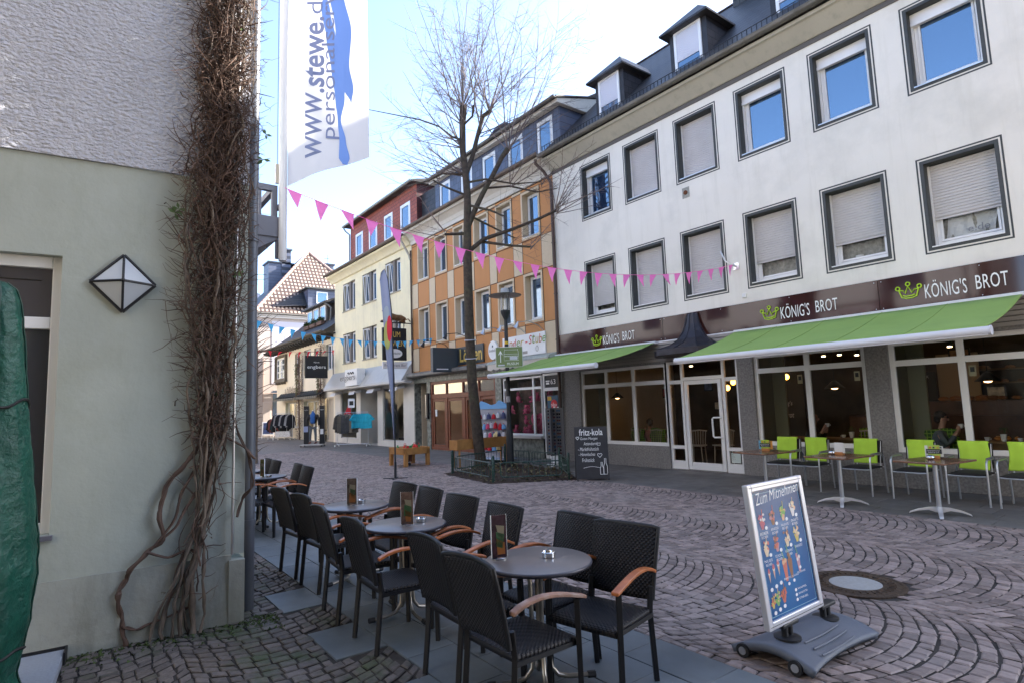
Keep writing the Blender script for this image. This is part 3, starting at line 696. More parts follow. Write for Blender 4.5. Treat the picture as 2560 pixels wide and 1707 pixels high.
# ledge
f = MB(); f.prism([(OU0-.2, 0, 3.23), (OU0-.2, -.32, 3.17), (OU0-.2, -.36, 3.10), (OU0-.2, -.36, 3.04), (OU0-.2, -.30, 3.0), (OU0-.2, 0, 2.98)], (6.2, 0, 0)); f.build('awning_cover', mat('grey_ledge', (.20, .19, .17), .5, var=.25, vscale=5), ob)
f = MB(); f.prism([(-5.05, 0, 3.27), (-5.05, -.42, 3.16), (-5.05, -.46, 3.08), (-5.05, 0, 3.02)], (3.28, 0, 0)); f.build('canopy', mat('green_grey_ledge', (.36, .38, .34), .6, var=.25, vscale=6), ob)
f = MB(); n = 46
f.grid(lambda p, q: (-5.0+p*3.2, -.44, 3.08-q*(.16+.05*abs(math.sin(p*PI*9)))), 72, 1); f.grid(lambda p, q: (-5.0+p*3.2, -.44+q*.4, 3.075), 4, 1); f.build('beige_awning', mat('beige_canvas', (.60, .55, .48), .85), ob)
# toy shop window
tw = window(ob, -4.80, -2.72, .70, 2.60, .05, .065, (-3.17,), (2.22,), M_gshop, 'shop_window', M_pvc, .03, False)
f = MB(); f.box(-4.86, -2.66, -.10, .04, .62, .70); f.build('sill', M_alu, tw)
f = MB(); f.box(-4.8, -2.72, .7, .75, .72, 2.5); f.box(-4.8, -2.72, .1, .7, .60, .72); f.build('display_back', mat('shop_display', (.14, .09, .08), .8, var=.5, vscale=5), tw)
f = MB(); ring(f, -2.66, -1.81, .02, 2.64, .07, .04, .12); f.box(-2.59, -1.88, .042, .118, 2.1, 2.2); f.box(-2.59, -1.88, .05, .1, .08, .5); td = f.build('shop_door', M_pvc, ob, bevel=.005)
f = MB(); f.poly([(-2.6, .075, .5), (-1.87, .075, .5), (-1.87, .075, 2.1), (-2.6, .075, 2.1)]); f.build('pane', M_gshop, td)
f = MB(); f.poly([(-2.6, .07, 2.2), (-1.87, .07, 2.2), (-1.87, .07, 2.58), (-2.6, .07, 2.58)]); f.build('number_panel', M_black, td)
text('63 1', M_letter, 'lettering', td, (-2.32, .068, 2.30), w=.40, h=.15)
f = MB(); f.box(-2.52, -2.38, .055, .066, 2.3, 2.36); f.box(-2.54, -2.36, .055, .066, 2.38, 2.42); f.build('telephone_symbol', M_letter, td)
f = MB(); f.box(-2.5, -2.0, .06, .07, 1.3, 1.95); ps = f.build('poster', mat('blue_poster', (.03, .10, .16), .4), td)
f = MB(); f.lathe([(.15, 0), (.15, .006), (.0, .007)], n=24); o = f.build('red_disc', mat('red_print', (.65, .01, .02), .4), td)
for v in o.data.vertices: v.co = Vector((v.co.x-2.18-0, .058-v.co.z, v.co.y+1.67))
text('siku', M_letter, 'lettering', td, (-2.30, .049, 1.62), w=.24, h=.11, ext=.001)
f = MB(); f.box(-2.48, -2.3, .052, .058, 1.8, 1.92); f.build('yellow_label', mat('yellow_print', (.6, .35, .03), .5), td)
f = MB(); f.box(-2.1, -1.98, .052, .058, 1.36, 1.6); f.build('white_label', M_pvc, td)
# signs on the orange facade
M_sgn = mat('dark_sign', (.035, .045, .05), .35)
M_gold = mat('gold_lettering', (.60, .42, .10), .4)
f = MB(); f.box(-8.68, -5.78, -.06, -.01, 3.27, 3.94); s1 = f.build('tavern_sign', M_sgn, ob, bevel=.006)
text('Zum', M_gold, 'lettering', s1, (-8.60, -.066, 3.36), w=.95, h=.48, shear=.05, offset=.02)
text('Löwen', M_gold, 'lettering', s1, (-7.35, -.066, 3.36), w=1.5, h=.5, offset=.02)
sb = thing('projecting_sign', 'dark grey box sign projecting over the tavern doors behind the tree trunk', 'sign', (-7.6, -.6, 3.3), world=True)
f = MB(); f.box(-7.66, -7.50, -1.15, -.07, 3.02, 3.92); f.build('panel', mat('slate_blue_box', (.055, .07, .085), .4), sb, bevel=.01)
f = MB(); f.box(-7.495, -7.49, -1.0, -.5, 3.1, 3.14); f.build('small_print', M_letter, sb)
def disc_sign(x, z, r, nm, lab):
    t = thing('round_sign', lab, 'sign', (x, -.04, z), world=True)
    f = MB(); f.lathe([(r, 0), (r, .07), (0.01, .071)], n=28); o = f.build('disc', M_pvc, t)
    for v in o.data.vertices: v.co = Vector((v.co.x+x, -v.co.z+z, v.co.y)) if False else Vector(((v.co.x+x), -(v.co.z+z)*1.0, (v.co.y+.04)))
    return t
for x, z, r, lab in ((-9.2, 3.62, .27, 'round white brewery sign left of the dark tavern sign'), (-5.15, 3.62, .33, 'round white brewery sign beside the toy shop sign')):
    t = thing('round_sign', lab, 'sign', (x, -.02, z))
    f = MB(); pr = []
    n = 28; f.prism([(r*.82*math.cos(2*PI*i/n), 0, r*math.sin(2*PI*i/n)) for i in range(n)], (0, -.07, 0)); f.build('disc', M_pvc, t, smooth=40)
    text('Krombacher', M_sgn, 'lettering', t, (-r*.68, -.073, -.06), w=r*1.36, h=.10)
    f = MB(); f.box(-.03, .03, -.076, -.07, .1, .17); f.build('emblem', M_sgn, t)
f = MB(); f.box(-4.60, -2.35, -.06, -.01, 3.27, 3.96); ks = f.build('toy_shop_sign', M_pvc, ob, bevel=.006)
cs = [mat('print_%d' % i, c, .5) for i, c in enumerate([(.55, .12, .02), (.12, .35, .05), (.5, .2, .02), (.55, .03, .02), (.2, .3, .05), (.45, .35, .02)])]
x = -4.5
for i, ch in enumerate('Kinder'):
    wd = .18 if ch != 'i' else .06; text(ch, cs[i % 6], 'lettering', ks, (x, -.066, 3.60), w=wd, h=.26 if ch in 'Kd' else .19, shear=.2); x += wd+.025
text('-', cs[3], 'lettering', ks, (x+.05, -.066, 3.68), w=.12, h=.035); x += .24
for i, ch in enumerate('Stube'):
    wd = .15; text(ch, cs[(i+3) % 6], 'lettering', ks, (x, -.066, 3.62), w=wd, h=.28 if ch in 'Stb' else .2, shear=.2); x += wd+.02
f = MB(); f.box(-3.6, -3.25, -.07, -.06, 3.33, 3.42); f.build('small_label', mat('grey_print', (.35, .33, .3), .6), ks)
f = MB(); f.tube([(-2.75+.06*math.cos(t_), -.066, 3.45+.09*math.sin(t_)) for t_ in [i*PI/5 for i in range(11)]], .008, 4); f.build('figure_print', mat('grey_print', (.3, .3, .3)), ks)
# gooseneck sign lamps
def spot(x, z, ln, lab, mt=M_alu):
    t = thing('sign_lamp', lab, 'lamp', (x, 0, z), group='spot lamps above the shop signs')
    f = MB(); f.tube([(0, 0, 0), (-.05, -.12, .14), (-.15, -ln*.6, .28), (-.3, -ln, .25)], .014, 6); f.build('arm', mt, t, smooth=60)
    f = MB(); f.tube([(-.3, -ln, .27), (-.33, -ln-.02, .16), (-.36, -ln-.05, .06)], [.02, .05, .09], 10); f.build('lamp_head', mt, t, smooth=60)
    return t
spot(-4.35, 4.02, .75, 'bent silver spot lamp over the left end of the toy shop sign')
spot(-3.4, 4.0, .75, 'bent silver spot lamp over the middle of the toy shop sign')
spot(-2.5, 4.0, .75, 'bent silver spot lamp over the right end of the toy shop sign')
t = spot(-8.3, 4.0, .9, 'thin black spot lamp arm over the left part of the dark tavern sign', M_black)
t = spot(-6.6, 4.1, .9, 'thin black spot lamp arm over the right part of the dark tavern sign', M_black)

# ------------------------------------------------------------------ cream building with the clothes shop
CU0, CU1 = -20.6, -11.24
cb_ = thing('apartment_building', 'cream plastered building with a red tiled attic above the clothes shop', 'building', (CU0, 0, 0), world=True)
CW = [(-19.37, -17.66), (-16.69, -15.0), (-13.95, -12.36)]
ch = [(a, b, c, d) for a, b in CW for c, d in ((7.04, 8.57), (4.23, 5.82))]
f = MB(); facade(f, CU0, CU1, 3.0, 8.9, ch); f.poly([(CU0, 0, 0), (CU0, 0, 9.4), (CU0, 7, 9.4), (CU0, 7, 0)]); f.build('wall', M_crp, cb_)
M_cap = mat('brown_reveal', (.40, .36, .26), .8)
for a, b, c, d in ch:
    mx = (a+b)/2
    for q, (p0, p1) in enumerate(((a+.02, mx-.13), (mx+.13, b-.02))):
        o = window(cb_, p0, p1, c+.03, d-.02, .16, .06)
        if q == 0:
            f = MB(); ring(f, p0+.07, p1-.07, c+.09, d-.08, .04, .0, .025); ft = f.build('tilted_sash', M_pvc, o)
            for v in ft.data.vertices: v.co.y += .11-(v.co.z-c)*.09
            f = MB(); f.box(mx-.13, mx+.13, .06, .24, c, d); f.build('pier', mat('window_pier', (.17, .15, .13), .7), o)
            f = MB(); reveal(f, (a, b, c, d), -.001, .25); f.build('reveal', M_cap, o)
            f = MB(); f.box(a-.03, b+.03, -.05, .02, c-.05, c); f.build('sill', M_cap, o)
f = MB(); f.prism([(CU0-.35, 0, 8.86), (CU0-.35, -.10, 8.88), (CU0-.35, -.16, 9.0), (CU0-.35, -.34, 9.12), (CU0-.35, -.40, 9.14), (CU0-.35, -.40, 9.24), (CU0-.35, 0, 9.26)], (CU1-CU0+.35, 0, 0)); f.build('cornice', M_crp, cb_, smooth=30)
gutter(cb_, CU0-.4, CU1-.05, -.5, 9.32, mt=MATS['brown_gutter'])
f = MB(); f.tube([(-11.45, -.5, 9.25), (-11.4, -.4, 9.0), (-11.3, -.1, 8.4), (-11.26, -.07, 8.2)], .05, 8); f.build('downpipe', mat('beige_pipe', (.42, .38, .30), .5), cb_, smooth=40)
f = MB(); f.tube([(-11.255, -.05, 8.6), (-11.255, -.05, 3.1)], .035, 8); f.build('downpipe', M_copper, cb_)
f = MB(); f.prism([(CU0-.35, -.45, 9.33), (CU0-.35, 0.2, 9.6), (CU0-.35, 3.5, 12.2), (CU0-.35, 7, 9.4)], (CU1-CU0+.34, 0, 0)); f.build('roof', M_slate, cb_)
M_redt = brickish('red_hung_tiles', (.36, .085, .045), (.27, .06, .036), (.10, .03, .02), .26, .17, .012, .8, 'xz', .6)
M_redd = brickish('dark_red_cheek', (.13, .04, .036), (.08, .024, .024), (.03, .012, .012), .24, .24, .012, .8, 'yz', .6)
av = .1; rh = [(-17.77, -16.82, 9.68, 11.0), (-16.04, -15.05, 9.68, 11.0), (-14.22, -13.3, 9.68, 11.0), (-12.47, -11.5, 9.68, 11.0)]
f = MB(); facade(f, -18.5, -10.86, 9.5, 11.62, rh, av); ra = f.build('attic', M_redt, cb_)
f = MB(); f.poly([(-10.86, av, 9.5), (-10.86, 3, 9.6), (-10.86, 3, 11.62), (-10.86, av, 11.62)]); f.build('cheek', M_redd, ra); f = MB(); f.poly([(-18.5, av, 9.5), (-18.5, av, 11.62), (-18.5, 3, 11.62), (-18.5, 3, 9.6)]); f.build('cheek', M_redd, ra)
for h in rh:
    window(cb_, h[0], h[1], h[2], h[3], av-.01, .11, nm='attic_window')
f = MB(); f.prism([(-18.75, av-.3, 11.6), (-18.75, av-.3, 11.68), (-18.75, 3.2, 12.5), (-18.75, 3.2, 11.6)], (8.05, 0, 0)); f.build('attic_roof', M_slate, ra)
gutter(ra, -18.8, -10.7, av-.33, 11.66, .06, mt=mat('zinc_grey', (.30, .32, .30), .5, metal=.3))
f = MB(); f.tube([(-18.7, av-.33, 11.6), (-18.62, -.15, 11.4), (-18.52, .05, 11.2), (-18.52, .05, 9.6)], .045, 8); f.build('downpipe', MATS['zinc_grey'], cb_, smooth=40)
# sloping metal fascia and shop front
M_fas = mat('grey_metal_fascia', (.50, .48, .44), .45, metal=.2, var=.04)
xs = [-20.9, -19.0, -17.1, -15.2, -13.3, -11.25]
for a, b in zip(xs, xs[1:]):
    f = MB(); f.prism([(a+.012, -.01, 3.78), (a+.012, -.58, 2.93), (a+.012, -.58, 2.88), (a+.012, -.01, 2.88)], (b-a-.024, 0, 0)); f.build('fascia_panel', M_fas, cb_)
f = MB(); f.tube([(-20.5, -.62, 2.84), (-10.8, -.62, 2.84)], .06, 10); f.box(-20.5, -10.8, -.6, -.3, 2.78, 2.86); f.build('awning_roll', mat('awning_roll', (.50, .48, .44), .6), cb_, smooth=40)
f = MB(); f.box(-17.3, -15.75, -.72, -.3, 2.92, 3.75); es = f.build('shop_sign', mat('white_sign_box', (.80, .80, .78), .5), cb_, bevel=.01)
text('engbers', mat('chrome_black', (.05, .05, .05), .3, metal=.5), 'lettering', es, (-17.75, -.78, 3.12), w=1.95, h=.36, ext=.02)
f = MB(); f.tube([(-16.9+i*.1, -.74, 3.55+.06*math.sin(i*2.1)) for i in range(9)], .02, 4); f.build('emblem', M_black, es)
M_stone2 = mat('pale_shopfront', (.64, .61, .55), .6, var=.05, vscale=2)
f = MB(); facade(f, CU0, CU1, 0, 3.0, [(-19.78, -17.6, .26, 2.7), (-17.05, -15.0, .0, 2.7), (-14.4, -12.25, .26, 2.7)]); reveal(f, (-17.05, -15.0, 0, 2.7), 0, 1.1); reveal(f, (-19.78, -17.6, .26, 2.7), 0, .12); reveal(f, (-14.4, -12.25, .26, 2.7), 0, .12); f.build('shop_front', M_stone2, cb_)
M_shopin = mat('shop_interior', (.20, .17, .12), .8, var=.5, vscale=1.5)
for a, b, mu in ((-19.78, -17.6, ()), (-14.4, -12.25, (-13.3,))):
    o = window(cb_, a, b, .26, 2.7, .05, .05, mu, (), M_gshop, 'shop_window', M_alu, .02, False)
    f = MB(); f.box(a, b, 1.2, 1.25, .1, 2.7); f.box(a, b, .1, 1.2, .1, .24); f.build('display_back', M_shopin, o)
f = MB(); f.box(-15.9, -15.05, 1.06, 1.1, 0, 2.7); f.box(-17.0, -15.95, 1.06, 1.1, 0, 2.7); f.build('doorway', M_dark, cb_)
f = MB(); f.box(-15.65, -15.5, .8, .84, .1, 2.4); f.box(-15.35, -15.2, .8, .84, .1, 2.4); f.build('door_strip', mat('brass_strip', (.45, .42, .25), .4), cb_)
for x in (-20.0, -17.35, -15.1, -12.6):
    f = MB(); f.prism([(x, -.1, 2.62), (x, -.45, 2.56), (x, -.55, 2.5), (x, -.45, 2.66), (x, -.1, 2.76)], (.7, 0, 0)); f.build('downlight', M_awnbar, cb_, smooth=40)
# projecting signs
def hang_sign(name, lab, x, v0, v1, z0, z1, lines, bracket=True, fy=None):
    t = thing(name, lab, 'sign', (x, 0, z0), world=True)
    f = MB(); f.box(x-.05, x+.05, v0, v1, z0, z1); f.build('panel', M_black, t, bevel=.008)
    f = MB(); f.tube([(x, 0, z1+.22), (x, v0-.05, z1+.22)], .015, 6); f.tube([(x, v0+.1, z1+.22), (x, v0+.1, z1)], .012, 5); f.tube([(x, v1-.1, z1+.22), (x, v1-.1, z1)], .012, 5); f.tube([(x, -.02, z1+.3), (x, -.02, z0-.0)], .02, 6); f.build('bracket', M_rail, t)
    for s, zz, hh, ww, mm in lines:
        text(s, mm, 'lettering', t, (x+.053, (v0+v1)/2-ww/2, zz), ux=(0, 1, 0), w=ww, h=hh, ext=.003)
    return t
t = hang_sign('hanging_sign', 'square black shop sign with small white lettering hanging from a bracket at the vine', -20.85, -1.6, -.35, 3.55, 4.78, [('engbers', 4.02, .24, 1.02, M_letter), ('Herren', 4.38, .08, .3, M_letter)])
t = hang_sign('tavern_sign', 'tall black tavern sign with gold lettering and a lion sculpture on its bracket', -11.28, -1.42, -.32, 3.75, 5.12, [('ZUM', 4.72, .24, .5, M_gold), ('LÖWEN', 4.35, .28, .9, M_gold)])
f = MB(); n = 20; f.prism([(-11.22, -.87+.33*math.cos(2*PI*i/n), 4.04+.19*math.sin(2*PI*i/n)) for i in range(n)], (.02, 0, 0)); f.build('white_oval', M_pvc, t)
text('Krombacher', M_black, 'lettering', t, (-11.196, -1.12, 4.0), ux=(0, 1, 0), w=.5, h=.10)
f = MB(); f.box(-11.33, -11.23, -1.42, -.3, 3.4, 3.68); f.build('white_plate', mat('plate_white', (.7, .68, .66), .5), t)
text('Restaurant Bar', mat('grey_text', (.2, .19, .2)), 'lettering', t, (-11.226, -1.36, 3.49), ux=(0, 1, 0), w=1.0, h=.11)
# lion lying on the bracket
lion = thing('lion_sculpture', 'bronze lion sculpture lying on the iron bracket above the black tavern sign', 'sculpture', (-11.28, 0, 5.36), world=True)
M_lion = mat('weathered_bronze', (.20, .12, .06), .5, metal=.5, var=.3, vscale=9)
f = MB(); f.tube([(-11.28, -.35, 5.52), (-11.28, -.55, 5.55), (-11.28, -.8, 5.58), (-11.28, -1.05, 5.62), (-11.28, -1.2, 5.72)], [.09, .15, .13, .15, .12], 10)
f.tube([(-11.2, -1.1, 5.55), (-11.18, -1.25, 5.43), (-11.18, -1.42, 5.40)], [.06, .045, .04], 7); f.tube([(-11.36, -1.1, 5.55), (-11.38, -1.25, 5.43), (-11.38, -1.42, 5.40)], [.06, .045, .04], 7)
f.tube([(-11.18, -.5, 5.5), (-11.16, -.62, 5.43), (-11.16, -.42, 5.40), (-11.16, -.7, 5.39)], [.09, .07, .05, .04], 7); f.tube([(-11.28, -.35, 5.5), (-11.28, -.2, 5.55), (-11.28, -.1, 5.44)], [.03, .022, .03], 6)
f.ball((-11.28, -1.25, 5.86), .10, .12, .11); f.ball((-11.28, -1.36, 5.83), .05, .06, .05); f.build('body', M_lion, lion, smooth=60)
f = MB()
for i in range(60):
    a, b = random.uniform(-PI, PI), random.uniform(-.2, 2.6); c = Vector((-11.28, -1.2, 5.82)); d = Vector((math.sin(a)*math.sin(b)*.9, math.cos(b)*-.3+.25, math.cos(a)*math.sin(b)))
    f.tube([c+d*.08, c+d*.17+Vector((0, .02, -.03))], [.035, .008], 5)
f.build('mane', mat('dark_mane', (.08, .045, .03), .6), lion)
f = MB(); f.box(-11.30, -11.26, -1.5, 0, 5.34, 5.375); f.tube([(-11.28, -.02, 5.6), (-11.28, -.02, 3.9)], .025, 6)
for y in (-1.3, -1.0, -.7, -.4): f.tube([(-11.28, y, 5.34), (-11.28, y, 5.2)], .015, 5)
f.build('bracket', M_rail, lion)

# ------------------------------------------------------------------ low white house with climbers
IU0, IU1 = -32.1, -20.62
ih = thing('low_house', 'low white house with steep dark roof, flower box dormer and climbing plants', 'house', (IU0, 0, 0), world=True)
M_ivw = mat('cream_white_render', (.82, .74, .58), .85, var=.04, vscale=.7, bump=.1, bscale=100)
IW = [(-31.9, -29.75, 4.05, 5.5), (-27.9, -27.0, 4.05, 5.52), (-26.0, -24.75, 4.0, 5.58), (-24.1, -23.4, 4.03, 5.52), (-22.0, -20.95, 4.05, 5.55)]
IG = [(-30.0, -27.0, .7, 2.38), (-26.1, -23.3, .7, 2.38), (-22.25, -20.85, 0, 2.5)]
f = MB(); facade(f, IU0, IU1, 0, 6.15, IW+IG); f.poly([(IU0, 0, 0), (IU0, 0, 6.2), (IU0, 6, 6.2), (IU0, 6, 0)]); f.build('wall', M_ivw, ih)
for i, h in enumerate(IW):
    mu = ((h[0]+h[1])/2,) if i in (0, 2, 4) else ()
    o = window(ih, *h, .12 if i else -.06, .07, mu, (h[2]+.5, h[2]+1.0) if i == 0 else ())
    f = MB(); reveal(f, h, -.01, .2); f.build('reveal', M_cap, o)
f = MB(); ring(f, -32.15, -29.6, 3.93, 5.7, .14, -.18, -.02); f.box(-32.2, -29.55, -.22, -.02, 3.82, 3.93)
for x in (-31.8, -31.2, -30.6, -30.0): f.box(x, x+.1, -.2, -.02, 3.68, 3.82)
f.build('bay_frame', mat('grey_brown_timber', (.13, .11, .08), .7), ih)
for h in IG[:2]:
    f = MB(); reveal(f, h, 0, .3); f.build('reveal', mat('shop_reveal', (.5, .5, .38), .8), ih)
    o = window(ih, *h, .2, .08, (h[0]+1.35, h[0]+2.0), (), M_gshop, 'shop_window', M_pvc, .02, False)
    f = MB(); f.box(h[0], h[1], 1.0, 1.05, .5, 2.4); f.build('display_back', M_shopin, o)
f = MB(); ring(f, -22.25, -20.85, 0, 2.5, .09, .1, .16); f.box(-22.16, -20.94, .17, .2, .02, 2.4); f.build('door', mat('beige_door', (.55, .48, .38), .5), ih)
text('a.hillebrand', mat('brown_letters', (.10, .05, .03), .5), 'lettering', ih, (-29.9, -.06, 3.02), w=3.4, h=.42, ext=.02)
M_metal = mat('seamed_metal_canopy', (.07, .065, .055), .45, metal=.4, var=.2, vscale=4)
for a, b in ((-30.7, -26.2), (-26.0, -21.9)):
    cn = MB(); prof = [(-.02, 3.0), (-.12, 2.95), (-.22, 2.84), (-.38, 2.72), (-.6, 2.64), (-.62, 2.5)]
    n_ = 12
    for i in range(n_):
        x0 = a+(b-a)*i/n_; x1 = a+(b-a)*(i+1)/n_
        cn.add([(x, y, z) for x in (x0+.01, x1-.01) for y, z in prof], [(k, k+1, len(prof)+k+1, len(prof)+k) for k in range(len(prof)-1)])
        cn.tube([(x0, y-.01, z+.01) for y, z in prof[:-1]], .018, 4)
    cn.build('canopy', M_metal, ih)
f = MB(); f.box(IU0-1.0, IU1+.1, -.55, 0, 6.02, 6.1); f.build('soffit', mat('dark_timber', (.05, .045, .035), .7), ih)
f = MB()
x = IU0-.9
while x < IU1: f = MB(); f.prism([(x, -.72, 6.02), (x, -.72, 5.92), (x, -.55, 5.82), (x, 0, 5.8), (x, 0, 6.02)], (.16, 0, 0)); f.build('rafter_end', MATS['dark_timber'], ih); x += .52
gutter(ih, IU0-1.3, IU1+.3, -.8, 6.18, .07)
# curved roof with hipped, flared left end
def rf(p, q):
    z = 6.15+3.75*(p**1.25); v = -.75+p*3.9
    ul = IU0-1.2+p**.75*5.2
    return (ul+q*(IU1-ul), v, z)
f = MB(); f.grid(rf, 14, 10)
f.grid(lambda p, q: (IU0-1.2+p**.75*5.2, -.75+p*3.9+q*(8-2*(p*3.9+.0)), 6.15+3.75*(p**1.25)), 14, 4)
f.build('roof', M_slate, ih, smooth=60)
dv = .6
f = MB(); f.poly([(-27.35, dv, 6.85), (-23.55, dv, 6.85), (-23.55, dv, 8.3), (-27.35, dv, 8.3)]); f.poly([(-23.55, dv, 6.85), (-23.55, 3, 8.2), (-23.55, 3, 8.9), (-23.55, dv, 8.3)]); f.poly([(-27.35, dv, 6.85), (-27.35, dv, 8.3), (-27.35, 3, 8.9), (-27.35, 3, 8.2)]); dm = f.build('dormer', mat('brown_shingle', (.07, .055, .045), .7, var=.3, vscale=6), ih)
f = MB(); f.prism([(-27.7, dv-.3, 8.28), (-27.7, dv-.3, 8.36), (-27.7, 3.4, 9.5), (-27.7, 3.4, 8.28)], (4.4, 0, 0)); f.build('dormer_roof', M_slate, dm)
for i, x in enumerate((-27.15, -25.95, -24.7)):
    f = MB(); ring(f, x, x+.95, 7.25, 8.2, .09, dv-.05, dv-.003); o = f.build('dormer_window', M_pvc, dm)
    f = MB(); f.box(x+.05, x+.9, dv-.03, dv-.01, 7.3, 8.15); f.build('pane', M_glassU, dm)
    f = MB(); f.box(x, x+.95, dv-.3, dv-.06, 7.0, 7.22); f.build('flower_box', mat('terracotta', (.12, .07, .05), .8), dm)
    f = MB()
    for j in range(120):
        c = (x+random.random()*.95, dv-.18+random.uniform(-.14, .1), 7.22+abs(random.gauss(0, .12))); s = random.uniform(.03, .06)
        f.poly([(c[0]-s, c[1], c[2]), (c[0], c[1]-s, c[2]+s*.5), (c[0]+s, c[1], c[2]+s), (c[0], c[1]+s, c[2]+.2*s)])
    f.build('box_plants', mat('box_green', (.05, .09, .03), .8, island=.4), dm)
f = MB(); f.tube([(-23.45, dv-.3, 8.3), (-23.2, dv-.05, 8.1), (-23.0, dv+.05, 7.9), (-23.0, dv, 7.0)], .05, 6); f.build('downpipe', M_gutter, ih)

# ------------------------------------------------------------------ tiled house closing the street
DX = -34.5
dh = thing('tiled_house', 'pinkish house with a large pale tiled hipped roof closing the street', 'house', (DX, 0, 0), world=True)
M_pink = mat('pinkish_render', (.44, .38, .34), .85, var=.06, vscale=.5, stain=(.36, .30, .27), sscale=.3, samt=.5)
f = MB(); f.box(DX-10, DX, -.75, 10, 0, 9.0); f.build('wall', M_pink, dh)
f = MB(); f.box(DX+.002, DX+.03, .25, 6, 3.9, 8.62); f.build('white_panel', mat('lilac_panel', (.55, .54, .60), .7), dh)
text('DOM', mat('faint_letters', (.42, .42, .50), .7), 'lettering', dh, (DX+.04, .55, 7.0), ux=(0, 1, 0), w=1.9, h=.95, offset=-.012)
f = MB(); f.box(DX-10.3, DX+.25, -1.0, 10.3, 9.0, 9.12); f.box(DX-10, DX+.14, -.85, 10.1, 8.86, 9.0); f.build('eave', mat('white_eave', (.62, .60, .58), .7), dh)
f = MB(); f.tube([(DX+.32, -1.05, 9.15), (DX+.32, 10.3, 9.15)], .07, 6); f.build('gutter', M_gutter, dh)
M_pan = brickish('pale_pantiles', (.40, .31, .25), (.30, .22, .175), (.05, .03, .025), .30, .33, .085, 1.0, 'yz', .6, freq=1, offs=0)  # wide dark gaps paint the shade between the tile rolls
M_pan.node_tree.nodes['Principled BSDF'].inputs['Specular IOR Level'].default_value = .5
ap = (DX-4.6, 4.45, 15.6); e0 = (DX+.3, -1.15, 9.16); e1 = (DX+.3, 10.1, 9.16); e2 = (DX-10.5, -1.15, 9.16); ap2 = (DX-6, 4.45, 15.6)
f = MB(); f.poly([e0, e1, ap]); f.build('tiled_roof', M_pan, dh)
f = MB(); f.poly([e2, e0, ap, ap2]); f.build('side_roof', M_slate, dh)
M_hipt = mat('hip_tiles', (.40, .26, .21), .7, var=.2, vscale=8)
for A, B in ((e0, ap), (ap, e1)):
    f = MB(); A = Vector(A); B = Vector(B); n = 26
    for i in range(n): f.tube([A+(B-A)*i/n, A+(B-A)*(i+1.1)/n], [.13, .10], 7)
    f.build('hip_tiles', M_hipt, dh)
def droof(v, off=0):       # height on the front roof plane is read from x
    return None
def onroof(y, z): t = (z-9.16)/(15.6-9.16); return (DX+.3-4.9*t, y, z)
f = MB(); f.poly([tuple(Vector(onroof(.4, 9.75))+Vector((.06, 0, .05))), tuple(Vector(onroof(3.2, 9.8))+Vector((.3, 0, .2))), tuple(Vector(onroof(3.1, 11.3))+Vector((.3, 0, .1)))]); f.build('slate_slope', M_slate, dh)
q = onroof(2.9, 9.9); f = MB(); f.box(q[0]-3, q[0]+.45, 2.9, 5.6, 9.8, 11.35); dd = f.build('dormer', M_bslate, dh)
f = MB(); f.box(q[0]-3, q[0]+.7, 2.7, 5.9, 11.35, 11.45); f.build('dormer_roof', M_trim, dd)
f = MB()
for a, b, c, d in ((3.55, 3.63, 10.2, 11.15), (4.37, 4.45, 10.2, 11.15), (3.63, 4.37, 10.2, 10.28), (3.63, 4.37, 11.07, 11.15)): f.box(q[0]+.46, q[0]+.52, a, b, c, d)
f.build('dormer_window', M_pvc, dd); f = MB(); f.poly([(q[0]+.48, 3.6, 10.25), (q[0]+.48, 4.4, 10.25), (q[0]+.48, 4.4, 11.1), (q[0]+.48, 3.6, 11.1)]); f.build('pane', M_glassU, dd)
f = MB(); f.box(DX-6.2, DX-4.6, 1.15, 2.9, 10, 14.35); f.box(DX-6.3, DX-4.5, 1.05, 3.5, 14.3, 14.42); f.box(DX-5.2, DX-4.5, 2.2, 2.95, 10, 15.5); f.box(DX-5.3, DX-4.4, 2.1, 3.05, 15.5, 15.65); f.build('chimney', M_bslate, dh)
f = MB(); f.box(DX-6.5, DX-5.6, 6.3, 7.1, 12, 14.9); f.box(DX-6.6, DX-5.5, 6.2, 7.2, 14.9, 15.05); f.tube([(DX-6, 6.7, 15), (DX-6, 6.7, 16)], .03, 4); f.tube([(DX-6, 6.3, 15.6), (DX-6, 7.1, 15.6)], .02, 4); f.build('chimney', M_bslate, dh)
f = MB(); f.box(DX+.0, DX+.03, .35, .95, 1.5, 3.4); f.box(DX, DX+.05, .25, 1.05, 3.2, 3.3); f.build('ground_window', M_glassU, dh)
f = MB(); f.box(DX+.0, DX+.12, -.4, .25, 0, 2.6); f.build('wall_box', M_pink, dh, bevel=.3)
f = MB(); f.tube([(DX+.06, -.35, 0), (DX+.06, -.35, 5.8)], .05, 6); f.tube([(DX+.06, -.35, 3.2), (DX+.06, .9, 3.2)], .035, 6); f.build('drainpipe', mat('pink_pipe', (.33, .25, .21), .6), dh)
# a further house glimpsed left of the tiled roof
bh = thing('slate_house', 'grey slate roofed house glimpsed beyond the left edge of the tiled roof', 'house', (-48, -2, 0), world=True)
f = MB(); f.box(-56, -48, -4, 3.0, 0, 11.0); f.build('wall', mat('grey_render', (.3, .32, .33), .8), bh)
f = MB(); f.prism([(-47.6, -4.4, 10.9), (-47.6, 3.5, 10.9), (-47.6, 3.5, 11.1), (-51.5, 3.5, 14.3), (-55.5, 3.5, 11.1)][0:0] or [(-47.6, -4.4, 10.9), (-51.5, -4.4, 14.0), (-55.5, -4.4, 10.9)], (0, 7.9, 0)); f.build('roof', M_bslate, bh)

